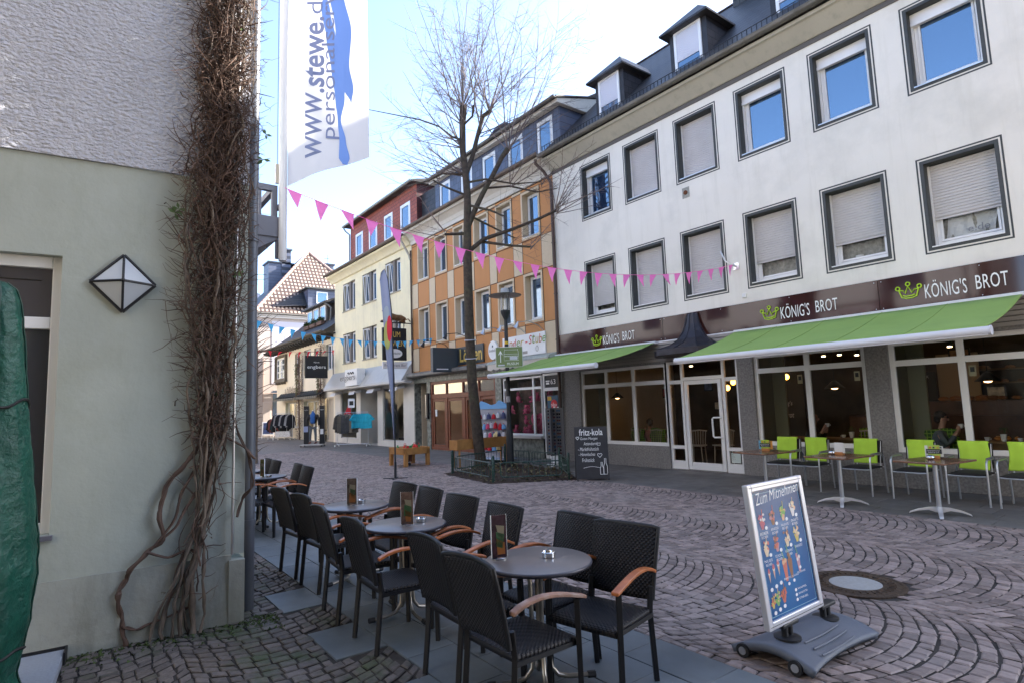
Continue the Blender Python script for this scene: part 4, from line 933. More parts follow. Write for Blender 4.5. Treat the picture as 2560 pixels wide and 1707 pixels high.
# ------------------------------------------------------------------ bakery interior (seen through the panes)
M_iw = mat('olive_interior_wall', (.20, .20, .13), .8)
M_iwall = mat('brown_interior_wall', (.10, .07, .045), .85, var=.5, vscale=1.0)
M_ifl = mat('dark_floor', (.06, .05, .04), .5)
M_oak = mat('oak_counter', (.22, .12, .05), .5, var=.15, vscale=5)
f = MB(); f.box(U0+.05, U1, 5.2, 5.3, 0, 3.1); f.box(U0+.02, U0+.05, .17, 5.2, 0, 3.1); f.box(U1, U1+.05, .0, 5.2, 0, 3.1); f.build('back_wall', M_iwall, wb)
f = MB(); f.box(U0+.05, U1, .17, 5.2, -.05, .015); f.build('shop_floor', M_ifl, wb)
f = MB(); f.box(U0+.05, U1, .17, 5.2, 2.9, 3.0); f.build('shop_ceiling', mat('ceiling', (.16, .14, .11), .8), wb)
f = MB(); f.box(6.62, 7.4, 4.1, 4.14, 1.2, 2.5); f.build('lit_wall_patch', mat('lit_wall_tone', (.45, .32, .18), .8), wb)  # lighter colour stands in for a warmly lit patch of wall
for x in (-.93, 4.5, 7.16):
    f = MB(); f.box(x, x+.3, .7, .76, .02, 2.6); f.box(x, x+.02, .17, .7, .02, 2.6); f.build('olive_partition', M_iw, wb)
f = MB(); f.box(4.52, 12, .95, 1.3, .74, .78); f.box(4.6, 11.9, 1.05, 1.15, 0.02, .74); f.build('window_counter', M_oak, wb)
f = MB(); f.box(5.0, 12, 3.2, 3.9, .02, 1.15); f.box(6.6, 11.9, 3.3, 3.8, 1.15, 1.45); f.build('sales_counter', mat('counter_dark', (.10, .05, .03), .4, var=.4, vscale=3), wb)
f = MB(); f.box(5.95, 6.6, 4.0, 4.05, 1.3, 2.12); bm = f.build('menu_blackboard', mat('blackboard', (.018, .02, .018), .6), wb)
M_chalk = mat('chalk', (.6, .6, .56), .8)
text('FRÜHSTÜCK', M_chalk, 'chalk_text', bm, (6.03, 3.995, 1.98), w=.45, h=.08); text('KAFFEE', M_chalk, 'chalk_text', bm, (6.1, 3.995, 1.86), w=.3, h=.07)
f = MB(); f.box(3.35, 4.3, 2.5, 2.55, .3, 2.3); bm = f.build('menu_blackboard', MATS['blackboard'], wb)
text("König's", M_chalk, 'chalk_text', bm, (3.62, 2.495, 1.42), w=.38, h=.14, shear=.2); text("Brot", M_chalk, 'chalk_text', bm, (3.78, 2.495, 1.15), w=.24, h=.13, shear=.2)
f = MB()
for i in range(60):
    x = random.uniform(6.6, 11.8); z = random.choice((1.5, 1.5, 1.85, 2.15)); s = random.uniform(.05, .1); f.ball((x, 4.6 if z > 1.6 else 3.5, z), s*1.5, s, s*.7, 8)
f.build('bread_display', mat('bread', (.32, .13, .04), .6, island=.5), wb)
f = MB(); f.box(6.6, 11.8, 4.4, 4.9, 1.80, 1.83); f.box(6.6, 11.8, 4.4, 4.9, 2.1, 2.13); f.build('bread_shelf', M_oak, wb)
M_lampw = mat('lit_bulb', (1, .7, .3), .5, emit=(1.0, .42, .05), estr=3.2)
M_lampc = mat('lit_spot', (1, .8, .5), .5, emit=(1.0, .7, .4), estr=4)
def pendant(x, y, z, label, r=.17):
    t = thing('pendant_lamp', label, 'lamp', (x, y, z), group='pendant lamps in the bakery')
    f = MB(); f.lathe([(.02, .16), (.05, .15), (r, 0), (r-.01, -.005), (.04, .13)], n=18); f.tube([(0, 0, .15), (0, 0, 2.9-z)], .006, 4); f.build('lamp_shade', M_black, t, smooth=50)
    f = MB(); f.ball((0, 0, .005), .07, .07, .035, 12); f.build('bulb', mat('warm_bulb', (1, .7, .4), .5, emit=(1, .5, .2), estr=2.2), t, smooth=60)
pendant(-.9, 1.5, 1.8, 'black pendant lamp hanging behind the first bakery window left of the door', .2)
pendant(5.53, 1.4, 1.82, 'black pendant lamp over the window counter behind the middle window', .2)
pendant(8.2, 1.4, 1.83, 'black pendant lamp over the window counter behind the right window', .2)
for i, (x, y, z, r) in enumerate(((4.54, .9, 2.06, .075), (4.72, .95, 2.11, .055), (3.26, .9, 1.93, .06), (3.42, .9, 2.06, .06))):
    t = thing('glowing_lamp', ['yellow glowing globe lamp behind the left pane of the middle bakery window', 'smaller yellow globe lamp right of the big one behind the middle window', 'yellow glowing globe lamp low behind the pane right of the door', 'yellow glowing globe lamp high behind the pane right of the door'][i], 'lamp', (x, y, z))
    f = MB(); f.ball((0, 0, 0), r, r, r*1.15, 14); f.build('globe', M_lampw, t, smooth=60); f = MB(); f.tube([(0, 0, r), (0, 0, 2.9-z)], .005, 4); f.build('cord', M_black, t)
for x, y in ((3.2, 1.5), (5.08, 2.0), (5.43, 2.0), (5.55, 2.6), (7.4, 2.4), (1.0, 1.5), (1.9, 1.4)):
    t = thing('ceiling_spot', 'small lit ceiling spot inside the bakery', 'lamp', (x, y, 2.88), group='lit ceiling spots inside the bakery'); f = MB(); f.lathe([(.04, -.33), (.04, -.31)], n=12); f.build('spot', M_lampc, t); f = MB(); f.cyl((0, 0), .05, -.31, .0, 10); f.build('housing', M_black, t)
# plaid cushions / booths
M_plaid = mat('green_plaid', (.045, .11, .012), .9)
def plaid_nodes(m):
    n = m.node_tree; L = n.links.new; b = n.nodes['Principled BSDF']; tc = n.nodes.new('ShaderNodeTexCoord'); w1_ = n.nodes.new('ShaderNodeTexWave'); w2_ = n.nodes.new('ShaderNodeTexWave')
    w1_.bands_direction = 'X'; w2_.bands_direction = 'Z'
    for w_ in (w1_, w2_): w_.inputs['Scale'].default_value = 5; L(tc.outputs['Object'], w_.inputs['Vector'])
    ad = n.nodes.new('ShaderNodeMath'); ad.operation = 'MAXIMUM'; L(w1_.outputs['Fac'], ad.inputs[0]); L(w2_.outputs['Fac'], ad.inputs[1])
    mr = n.nodes.new('ShaderNodeMapRange'); L(ad.outputs[0], mr.inputs[0]); mr.inputs[1].default_value = .8; mr.inputs[2].default_value = .98
    mx = n.nodes.new('ShaderNodeMix'); mx.data_type = 'RGBA'; L(mr.outputs[0], mx.inputs[0]); mx.inputs[6].default_value = (.04, .10, .012, 1); mx.inputs[7].default_value = (.22, .36, .04, 1); L(mx.outputs[2], b.inputs['Base Color'])
plaid_nodes(M_plaid)
def wchair(x, y, lab, plaid, rz=0, z=.45):
    t = thing('wooden_chair', lab, 'chair', (x, y, .015), rz)
    f = MB()
    for i in (-1, 1):
        for j in (-1, 1): f.tube([(i*.17, j*.17, 0), (i*.15, j*.15, z)], .014, 6)
    f.build('legs', mat('pale_wood', (.42, .38, .32), .5), t)
    f = MB(); f.box(-.2, .2, -.2, .2, z, z+.03); f.build('seat', MATS['pale_wood'], t, bevel=.01)
    f = MB()
    for i in range(6): f.tube([(-.15+.06*i, .17, z), (-.17+.068*i, .22, z+.38)], .009, 5)
    f.tube([(-.2, .22, z+.38), (0, .24, z+.4), (.2, .22, z+.38)], .018, 6); f.build('backrest', MATS['pale_wood'], t)
    if plaid:
        f = MB(); f.grid(lambda p, q: (-.24+p*.48+.03*math.sin(q*9), .28+.02*math.sin(p*8), z-.02+q*.45+.02*math.sin(p*5)), 10, 6); f.build('plaid_blanket', M_plaid, t, smooth=60, solid=.02)
    return t
wchair(2.0, 1.3, 'pale spindle back wooden chair seen through the glass door', False, .3)
wchair(2.5, 1.7, 'second pale wooden chair further right behind the glass door', False, -.4)
wchair(-.17, 1.2, 'chair with a green plaid blanket behind the left bakery window, nearer the mullion', True)
wchair(.6, 1.2, 'chair with a green plaid blanket behind the third pane left of the door', True, .1)
wchair(7.66, .86, 'chair with a green plaid blanket where the woman with glasses sits', True, PI, .56)
wchair(6.1, 1.3, 'chair with a green plaid blanket behind the middle window beside the pier', True, 0, .5)
wchair(4.72, .50, 'chair with a green plaid blanket low in the left corner of the middle window', True, .5, .25)
def chain(V, E_, name, m, par, sub=2):
    """V: (x,y,z,r) joints, E_: edges -> one continuous skinned surface"""
    me = bpy.data.meshes.new(name); me.from_pydata([v[:3] for v in V], E_, []); me.materials.append(m)
    o = bpy.data.objects.new(name, me); col.objects.link(o); o.parent = par
    sk = o.modifiers.new('skin', 'SKIN'); 
    for i, v in enumerate(V): me.skin_vertices[0].data[i].radius = (v[3], v[4] if len(v) > 4 else v[3])
    me.skin_vertices[0].data[0].use_root = True; sk.use_smooth_shade = True
    s_ = o.modifiers.new('sub', 'SUBSURF'); s_.levels = s_.render_levels = sub
    return o
def sitter(x, y, z, rz, lab, skin, cloth, hair, bald=False, glasses=False, cup=True):
    """seated person facing +X locally, hands raised to the mouth"""
    t = thing('person', lab, 'person', (x, y, z), rz)
    V = [(0, 0, 0, .13, .15), (.02, 0, .2, .12, .16), (.03, 0, .38, .11, .18), (.04, 0, .47, .06, .07), (.06, 0, .54, .045), (.07, 0, .62, .075, .07), (.075, 0, .70, .085, .078), (.07, 0, .77, .07),
         (.03, .17, .42, .055), (.14, .22, .22, .045), (.27, .10, .44, .035), (.29, .06, .52, .03, .02), (.03, -.17, .42, .055), (.14, -.22, .22, .045), (.27, -.10, .42, .035), (.29, -.06, .50, .03, .02),
         (.22, .1, -.02, .09), (.42, .12, -.04, .07), (.44, .12, -.38, .05), (.50, .12, -.43, .035), (.22, -.1, -.02, .09), (.42, -.12, -.04, .07), (.44, -.12, -.38, .05), (.50, -.12, -.43, .035)]
    E_ = [(0, 1), (1, 2), (2, 3), (3, 4), (4, 5), (5, 6), (6, 7), (2, 8), (8, 9), (9, 10), (10, 11), (2, 12), (12, 13), (13, 14), (14, 15), (0, 16), (16, 17), (17, 18), (18, 19), (0, 20), (20, 21), (21, 22), (22, 23)]
    for s, base in ((1, 11), (-1, 15)):
        bx, by, bz = V[base][:3]
        for k in range(4):
            i = len(V); V.append((bx+.02, by-s*.012, bz+.03-.018*k+.01, .009)); V.append((bx+.035, by-s*.04, bz+.035-.018*k, .008)); E_ += [(base, i), (i, i+1)]
        i = len(V); V.append((bx-.01, by-s*.03, bz+.03, .010)); V.append((bx+.0, by-s*.05, bz+.05, .008)); E_ += [(base, i), (i, i+1)]
    chain(V, E_, 'body', skin, t)
    C = [(0, 0, -.02, .145, .17), (.02, 0, .2, .135, .18), (.03, 0, .38, .125, .195), (.04, 0, .46, .075, .085), (.03, .17, .42, .066), (.14, .22, .22, .056), (.25, .12, .40, .045), (.03, -.17, .42, .066), (.14, -.22, .22, .056), (.25, -.12, .38, .045)]
    chain(C, [(0, 1), (1, 2), (2, 3), (2, 4), (4, 5), (5, 6), (2, 7), (7, 8), (8, 9)], 'jacket', cloth, t)
    f = MB(); f.ball((.155, 0, .655), .02, .014, .025, 8); f.ball((.14, .078, .66), .015, .01, .02); f.ball((.08, .08, .66), .018, .012, .03); f.ball((.08, -.08, .66), .018, .012, .03); f.build('nose_and_ears', skin, t, smooth=60)
    f = MB()
    for s in (-1, 1): f.ball((.146, s*.03, .69), .008, .011, .006, 8)
    f.ball((.148, 0, .612), .008, .022, .005, 8); f.build('eyes_and_mouth', M_black, t)
    f = MB()
    if bald: f.ball((.045, 0, .70), .092, .085, .085, 14)
    else: f.ball((.045, 0, .72), .098, .095, .095, 14); f.ball((.01, 0, .66), .07, .09, .08, 12)
    f.build('hair', hair, t, smooth=60)
    if glasses:
        f = MB()
        for s in (-1, 1): f.tube([(.158, s*.032+.022*math.cos(a), .69+.017*math.sin(a)) for a in [i*PI/5 for i in range(11)]], .003, 4); f.tube([(.158, s*.055, .69), (.08, s*.085, .695)], .003, 4)
        f.build('glasses', M_black, t)
    if cup:
        c_ = thing('cup', 'white cup held to the mouth by the person behind the window' if glasses else 'white cup held by the person behind the bakery window', 'cup', (0, 0, 0)); 
        M4 = Matrix.Translation((x, y, z)) @ Matrix.Rotation(rz, 4, 'Z'); c_.location = M4 @ Vector((.325, 0, .50))
        f = MB(); f.lathe([(.025, 0), (.038, .05), (.04, .075), (.036, .075), (.02, .01)], n=14); f.build('cup_body', M_pvc, c_, smooth=50)
        f = MB(); f.tube([(.038+.0, 0, .06), (.06, 0, .05), (.06, 0, .03), (.034, 0, .02)], .005, 5); f.build('handle', M_pvc, c_, smooth=50)
    return t
M_skin = mat('skin', (.48, .27, .19), .55); M_skin2 = mat('ruddy_skin', (.40, .20, .14), .55)
sitter(7.60, .62, .52, .15, 'person with dark short hair, glasses and grey jacket drinking behind the right bakery window', M_skin, mat('grey_jacket', (.10, .115, .13), .9), mat('dark_hair', (.03, .02, .015), .7), glasses=True)
sitter(5.28, .72, .52, .1, 'balding person with grey hair and dark coat holding a cup behind the middle bakery window', M_skin2, mat('dark_coat', (.03, .03, .035), .9), mat('grey_hair', (.25, .23, .22), .8), bald=True)
sitter(.15, 1.7, .36, 2.6, 'person in a pink top sitting deep inside behind the left bakery window', M_skin, mat('pink_top', (.45, .20, .17), .9), mat('brown_hair', (.07, .04, .02), .8), cup=False)
for i, (x, lab) in enumerate(((5.92, 'white pot with a small plant on the counter behind the middle window'), (8.4, 'white pot with a small plant on the counter behind the right window'))):
    t = thing('potted_plant', lab, 'plant', (x, 1.1, .78)); f = MB(); f.lathe([(.035, 0), (.05, .12), (.045, .12), (.03, .02)], n=14); f.build('pot', M_pvc, t, smooth=50)
    f = MB()
    for j in range(40): a = random.random()*6.28; r = random.random()*.07; z = .12+random.random()*.1; f.poly([(r*math.cos(a), r*math.sin(a), z), (r*math.cos(a)+.02, r*math.sin(a), z+.01), (r*math.cos(a)+.01, r*math.sin(a)+.02, z+.03)])
    f.build('leaves', mat('plant_green', (.05, .08, .03), .7), t)

# ------------------------------------------------------------------ near building on the left
nb = thing('near_building', 'pale green rendered building with rough white upper wall in the left foreground', 'building', (WX, WY, 0), world=True)
M_rough = mat('rough_cast', (.53, .53, .57), .9, var=.05, vscale=3)
def roughcast(m):
    n = m.node_tree; L = n.links.new; b = n.nodes['Principled BSDF']; tc = n.nodes.new('ShaderNodeTexCoord')
    mp = n.nodes.new('ShaderNodeMapping'); mp.inputs['Scale'].default_value = (1, 1, 1.7); L(tc.outputs['Object'], mp.inputs[0])
    nz = n.nodes.new('ShaderNodeTexNoise'); nz.inputs['Scale'].default_value = 26; nz.inputs['Detail'].default_value = 3; nz.inputs['Roughness'].default_value = .45; L(mp.outputs[0], nz.inputs['Vector'])
    bp = n.nodes.new('ShaderNodeBump'); bp.inputs['Strength'].default_value = 1.0; bp.inputs['Distance'].default_value = .045; L(nz.outputs[0], bp.inputs['Height']); L(bp.outputs[0], b.inputs['Normal'])
roughcast(M_rough)
M_smooth = mat('greenish_render', (.40, .43, .385), .85, var=.10, vscale=1.1, bump=.25, bscale=14, stain=(.30, .31, .24), sscale=1.0, samt=.45)
M_plinth = mat('plinth_render', (.34, .355, .315), .85, var=.12, vscale=1.8, bump=.4, bscale=12, stain=(.19, .19, .165), sscale=1.6, samt=.7)
streaks(M_smooth, (.27, .29, .22), .5, 1.6, .35); streaks(M_plinth, (.16, .17, .13), .7, 2.0, .5)
def LB(mb, s0, s1, o0, o1, z0, z1):      # box in gable-wall coordinates
    v = [WL(s, o, z) for s in (s0, s1) for o in (o0, o1) for z in (z0, z1)]
    return mb.add(v, [(0, 1, 3, 2), (4, 6, 7, 5), (0, 4, 5, 1), (2, 3, 7, 6), (0, 2, 6, 4), (1, 5, 7, 3)])
def LP(mb, pts): return mb.poly([WL(*p) for p in pts])
wh = (-2.9, -1.315, .87, 2.962)
f = MB()
for a, b, c, d in ((-9, wh[0], .54, 3.75), (wh[0], wh[1], .54, wh[2]), (wh[0], wh[1], wh[3], 3.75), (wh[1], 0, .54, 3.75)): LP(f, [(a, 0, c), (b, 0, c), (b, 0, d), (a, 0, d)])
for q in ([(wh[1], 0, wh[2]), (wh[1], -.16, wh[2]), (wh[1], -.16, wh[3]), (wh[1], 0, wh[3])], [(wh[0], 0, wh[3]), (wh[1], 0, wh[3]), (wh[1], -.16, wh[3]), (wh[0], -.16, wh[3])], [(wh[0], 0, wh[2]), (wh[0], -.16, wh[2]), (wh[1], -.16, wh[2]), (wh[1], 0, wh[2])], [(wh[0], 0, wh[2]), (wh[0], 0, wh[3]), (wh[0], -.16, wh[3]), (wh[0], -.16, wh[2])]): LP(f, q)
f.build('lower_wall', M_smooth, nb)
f = MB(); f.poly([WL(0, 0, 0), (-30, WY, 0), (-30, WY, 3.75), WL(0, 0, 3.75)]); f.build('street_wall', mat('street_wall', (.50, .42, .30), .85, var=.06, vscale=1), nb)
SH_ = 8.9
f = MB(); f.grid(lambda p, q: WL(-9+9.0*p, .022, 3.75+q*(SH_-3.75)), 40, 24); LP(f, [(-9, 0, 3.752), (0, 0, 3.752), (0, .022, 3.75), (-9, .022, 3.75)]); f.poly([WL(0, .022, 3.75), (-30, WY+.001, 3.75), (-30, WY+.001, SH_), WL(0, .022, SH_)]); f.build('upper_wall', M_rough, nb)
f = MB(); f.grid(lambda p, q: WL(-9+8.9*p, .02+.01*math.sin(p*60)*(1-q)+.035*(1-q), .54*q), 60, 3); LP(f, [(-9, 0, .541), (-.1, 0, .541), (-.1, .021, .54), (-9, .021, .54)])
LB(f, -.12, .0, -.2, .06, 0, .50); f.build('plinth', M_plinth, nb, bevel=0)
f = MB(); f.prism([WL(.0, .1, SH_), (-30, WY+.4, SH_), (-30, WY-4, SH_+3.4), WL(-4, .1, SH_+3.4)], (0, 0, .2)); f.prism([WL(-8.5, .1, SH_), (-30, WY-8.5, SH_), (-30, WY-4, SH_+3.4), WL(-4, .1, SH_+3.4)], (0, 0, .2)); f.poly([WL(0, 0, SH_), WL(-4, 0, SH_+3.4), WL(-8.5, 0, SH_)]); f.build('roof', M_slate, nb)
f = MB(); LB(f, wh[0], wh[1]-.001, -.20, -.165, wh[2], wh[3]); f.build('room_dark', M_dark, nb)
f = MB(); T_ = .065
for a, b, c, d in ((wh[0], wh[0]+T_, wh[2], wh[3]), (wh[1]-T_, wh[1], wh[2], wh[3]), (wh[0]+T_, wh[1]-T_, wh[2], wh[2]+.08), (wh[0]+T_, wh[1]-T_, wh[3]-.09, wh[3]), (wh[0]+T_, wh[1]-T_, 2.40, 2.49)): LB(f, a, b, -.14, -.08, c, d)
wn = f.build('window', M_pvc, nb, bevel=.006)
f = MB(); LP(f, [(wh[0], -.12, wh[2]), (wh[1], -.12, wh[2]), (wh[1], -.12, wh[3]), (wh[0], -.12, wh[3])]); f.build('pane', mat('dark_glass', (.06, .055, .06), .04, spec=.9, ior=1.7), wn)
f = MB(); f.tube([WL(-1.45, -.118, 2.78), WL(-2.9, -.118, 2.8)], .006, 4); f.build('glazing_strip', M_dark, wn)
f = MB(); LB(f, wh[0], wh[1]+.02, -.1, .04, .835, .868); f.build('sill', mat('sill_slate', (.13, .13, .16), .5, var=.3, vscale=20), nb)
# street-side windows of the same building (mirrored in the shop sign)
for i in range(7):
    x = 3.5-i*3.6
    for z in (5.0, ): 
        f = MB(); f.box(x, x+1.2, WY-.02, WY+.03, z, z+1.6); f.build('street_window', M_glassU, nb)
        f = MB(); ring(f, x-.06, x+1.26, z-.06, z+1.66, .08, WY, WY+.06); f.build('street_window_frame', M_pvc, nb)
# drainpipe at the corner
f = MB(); P0 = OW(-2.405, 5.345); f.tube([(P0[0], P0[1], 0), (P0[0], P0[1], 8.8)], .052, 14)
for z in (.72, 3.3, 6.0): f.tube([(P0[0], P0[1], z), (P0[0], P0[1], z+.05)], .06, 14)
tag(f.build('drainpipe', mat('grey_pipe', (.11, .12, .14), .45, metal=.2, var=.1, vscale=3), smooth=40), 'dark grey drainpipe at the corner of the near building behind the vine', 'drainpipe')
f = MB(); f.tube([WL(-.10, .07, .55), WL(-.10, .07, 8.0)], .011, 8)
tag(f.build('cable_conduit', mat('steel_conduit', (.5, .5, .52), .3, metal=.8), smooth=40), 'thin steel conduit running up behind the vine at the wall corner', 'conduit')
# diamond wall lamp
t = thing('wall_lamp', 'black framed diamond shaped wall lamp with milky glass on the green wall', 'lamp', WL(-.918, 0, 2.77), math.atan2(.0925, -.9957) if False else 0, world=True)
M_milk = mat('milky_glass', (.52, .55, .58), .35, spec=.6)
f = MB(); C = [WL(-1.135, .03, 2.77), WL(-.918, .03, 3.0), WL(-.70, .03, 2.77), WL(-.918, .03, 2.54)]; apx = WL(-.915, .15, 2.775)
for i in range(4): f.poly([C[i], C[(i+1) % 4], apx])
f.build('glass_body', M_milk, t)
f = MB()
for i in range(4): f.tube([C[i], C[(i+1) % 4]], .013, 5); f.tube([C[i], apx], .010, 5)
f.poly(C); f.build('frame', M_black, t); f = MB(); f.ball(apx, .016, n=8); f.build('knob', M_black, t)
# granite block at the foot of the wall
t = thing('stone_block', 'low pale grey stone block with a dark edge strip against the wall foot', 'block', WL(-1.9, .45, 0), world=True)
f = MB(); LB(f, -2.6, -1.185, .065, .75, 0, .065); f.build('block', mat('pale_granite', (.30, .33, .38), .6, var=.1, vscale=60, stain=(.22, .22, .24), sscale=3), t, bevel=.006)
f = MB(); LB(f, -2.6, -1.17, .045, .063, 0, .085); LB(f, -1.183, -1.17, .065, .22, 0, .085); f.build('edge_strip', M_black, t)
# covered parasol
px_, py_, _ = OW(-3.22, 3.62)
t = thing('covered_parasol', 'closed parasol in a crinkled dark green tarpaulin cover at the left edge', 'parasol', (px_, py_, 0))
M_tarp = mat('green_tarpaulin', (.008, .075, .05), .42, spec=.5, var=.25, vscale=6, bump=1.0, bscale=17)
prof = [(2.58, .03), (2.54, .08), (2.45, .105), (2.2, .135), (1.8, .17), (1.4, .205), (1.0, .235), (.8, .245), (.5, .225), (.3, .195), (.2, .17), (.1, .20)]
def tp(p, q):
    k = q*(len(prof)-1); i = min(int(k), len(prof)-2); fr = k-i; z = prof[i][0]*(1-fr)+prof[i+1][0]*fr; r = prof[i][1]*(1-fr)+prof[i+1][1]*fr
    a = p*2*PI; r *= 1+.035*math.sin(a*4+z*2)+.02*math.sin(a*9+z*5)+.012*math.sin(z*26+a*6+2*math.sin(a*3))+.010*math.sin(z*47-a*9)
    return (r*math.cos(a), r*math.sin(a), z)
f = MB(); f.grid(tp, 72, 110); f.build('cover', M_tarp, t, smooth=80)
f = MB(); f.lathe([(.3, 0), (.3, .06), (.04, .07)], n=24); f.build('stand', M_trim, t, smooth=40)
f = MB()
for p0 in (.02, .27, .77): f.tube([tuple(Vector(tp(p0+.004*math.sin(k*.9), k/60))*1.0+Vector((math.cos(p0*2*PI), math.sin(p0*2*PI), 0))*.006) for k in range(61)], .006, 5)
f.build('seam', mat('tarp_seam', (.006, .045, .03), .5), t, smooth=60)
for q0 in (.36, .80):
    f = MB(); f.tube([tuple(Vector(tp(k/40, q0+.006*math.sin(k*.7)))+Vector((math.cos(k/40*2*PI), math.sin(k/40*2*PI), 0))*.008) for k in range(41)], .009, 5, cap=False); f.build('tie_cord', mat('cord_black', (.02, .02, .02), .7), t, smooth=60)
f = MB(); f.cyl((0, 0), .03, .0, 2.56, 10); f.build('pole', M_alu, t)

# balcony on the street side
bl = thing('balcony', 'small grey balcony with framed railing jutting out beyond the vine', 'balcony', (3.9, WY, 3.7), world=True)
M_balc = mat('grey_balcony', (.13, .13, .15), .5, var=.1, vscale=2)
def BW(X, z): return OW(X, 7.6, z)
bx0, by0, _ = OW(-3.045, 7.6)
f = MB(); f.box(bx0-1.8, bx0+.0, WY, by0, 4.02, 4.30); f.prism([(bx0-1.8, WY, 4.015), (bx0-1.8, by0-.02, 4.015), (bx0-1.8, by0-.28, 3.86), (bx0-1.8, WY, 3.86)], (1.78, 0, 0)); f.build('floor_slab', M_balc, bl, bevel=.01)
f = MB(); f.box(bx0-1.8, bx0-.03, by0-.10, by0-.03, 4.66, 4.74); f.box(bx0-.1, bx0-.03, by0-.1, by0-.03, 4.30, 4.66); f.box(bx0-.1, bx0-.03, WY, by0-.1, 4.66, 4.74); f.box(bx0-.1, bx0-.03, WY+.02, WY+.09, 4.3, 4.66)
f.box(bx0-.08, bx0-.05, by0-.26, by0-.23, 4.3, 4.66); f.tube([(bx0-.065, by0-.25, 4.6), (bx0-.065, WY+.1, 4.35)], .012, 5); f.build('railing', M_balc, bl)
f = MB(); f.box(bx0-.9, bx0-.28, WY, by0-.30, 3.48, 4.0); f.build('pier', mat('pale_pier', (.40, .40, .44), .7), bl)
f = MB(); f.lathe([(.02, .12), (.10, .11), (.17, .04), (.20, -.04), (.19, -.06), (.1, -.02)], (bx0-.45, by0-.42), 20, z=3.38); f.build('dome_lamp', M_black, bl, smooth=50)
# flag pole and banner
PX, PY, _ = OW(-3.05, 7.6)
pl = thing('flagpole', 'white wall mounted flagpole beside the balcony', 'flagpole', (PX, PY, 3.7), world=True)
f = MB(); f.cyl((PX+.02, PY+.03), .052, 3.70, 9.6, 18); f.build('pole', mat('white_pole', (.60, .58, .56), .3, spec=.6), pl, smooth=40)
f = MB(); f.cyl((PX-.05, PY-.02), .03, 3.74, 4.0, 10); f.box(PX-.12, PX+.02, PY-.03, PY+.03, 4.42, 4.47); f.box(PX-.12, PX+.02, PY-.03, PY+.03, 4.1, 4.15); f.build('bracket', M_balc, pl)
f = MB(); f.box(PX-.07, PX-.03, PY-.05, PY-.0, 4.78, 5.05); f.build('crank_box', mat('beige_box', (.55, .5, .42), .5), pl)
f = MB(); f.tube([(PX-.04, PY-.03, 5.0), (PX-.03, PY-.02, 9.6)], .004, 4); f.build('halyard', M_trim, pl)
FX = Vector(OW(-2.965, 7.62, 0)); FE = Vector(OW(-1.885, 7.75, 0)); fu = (FE-FX)
fl = thing('banner_flag', 'tall white advertising banner with blue lettering hanging from the flagpole', 'flag', tuple(FX+Vector((0, 0, 4.7))), world=True)
M_flag = bpy.data.materials.new('banner_cloth'); M_flag.use_nodes = True; nn = M_flag.node_tree; bb = nn.nodes['Principled BSDF']; bb.inputs['Base Color'].default_value = (.72, .72, .74, 1); bb.inputs['Roughness'].default_value = .9
tr_ = nn.nodes.new('ShaderNodeBsdfTranslucent'); tr_.inputs[0].default_value = (.78, .77, .78, 1); mxs = nn.nodes.new('ShaderNodeMixShader'); mxs.inputs[0].default_value = .5
nn.links.new(bb.outputs[0], mxs.inputs[1]); nn.links.new(tr_.outputs[0], mxs.inputs[2]); nn.links.new(mxs.outputs[0], nn.nodes['Material Output'].inputs[0])
def flagpt(a, z, off=0):
    n_ = Vector((fu.y, -fu.x, 0)).normalized()
    ripple = .05*math.sin(z*1.3+a*4.5)*a+.02*math.sin(a*9+z*2.2)
    return FX+fu*a+n_*(ripple+off)+Vector((0, 0, z))
def fbot(a): return 4.74+.43*a**.9
f = MB(); f.grid(lambda p, q: tuple(flagpt(p, fbot(p)*(1-q)+9.4*q)), 24, 60); f.build('cloth', M_flag, fl, smooth=80)
M_fblue = mat('banner_blue', (.15, .27, .62), .8); M_fgrey = mat('banner_slate', (.17, .20, .33), .8)
def flagtext(s, a0, z0, hgt, wdt, mt, off=0):
    o = text(s, mt, 'lettering', None, (0, 0, 0), (1, 0, 0), (0, 1, 0), w=hgt, h=wdt, offset=off)
    L0 = Vector(fl['_loc'])
    for v in o.data.vertices:
        x, y = v.co.x, v.co.y       # x runs up the flag, y towards the pole
        v.co = flagpt(a0-y, z0+x, .012)-L0
    o.parent = fl
flagtext('www', .42, 5.12, .95, .22/1.1, M_fgrey); flagtext('.stewe.', .45, 6.09, 1.12, .26/1.1, M_fgrey, .02); flagtext('de', .43, 7.25, .4, .22/1.1, M_fgrey)
flagtext('personalservice', .63, 5.42, 2.6, .24/1.1, M_fgrey)
f = MB()
def ribbon(pts, n=40):
    for i in range(n):
        q = []
        for k in (i/n, (i+1)/n):
            x = k*(len(pts)-1); j = min(int(x), len(pts)-2); fr = x-j; fr2 = fr*fr*(3-2*fr)
            z = pts[j][0]*(1-fr)+pts[j+1][0]*fr; a = pts[j][1]*(1-fr2)+pts[j+1][1]*fr2; w_ = pts[j][2]*(1-fr2)+pts[j+1][2]*fr2
            q.append((tuple(flagpt(a-w_/2, z, .009)), tuple(flagpt(a+w_/2, z, .009))))
        f.poly([q[0][0], q[0][1], q[1][1], q[1][0]])
ribbon([(5.06, .70, .06), (5.15, .69, .13), (5.4, .67, .08), (5.7, .63, .04), (6.0, .64, .12), (6.4, .62, .17), (6.9, .53, .12), (7.3, .47, .11), (7.6, .45, .02)])
f.build('blue_swoosh', M_fblue, fl); f = MB(); ribbon([(5.95, .78, .01), (6.15, .75, .12), (6.5, .66, .2), (7.0, .69, .2), (7.6, .60, .18), (9.2, .5, .2)]); f.build('blue_swoosh', M_fblue, fl)

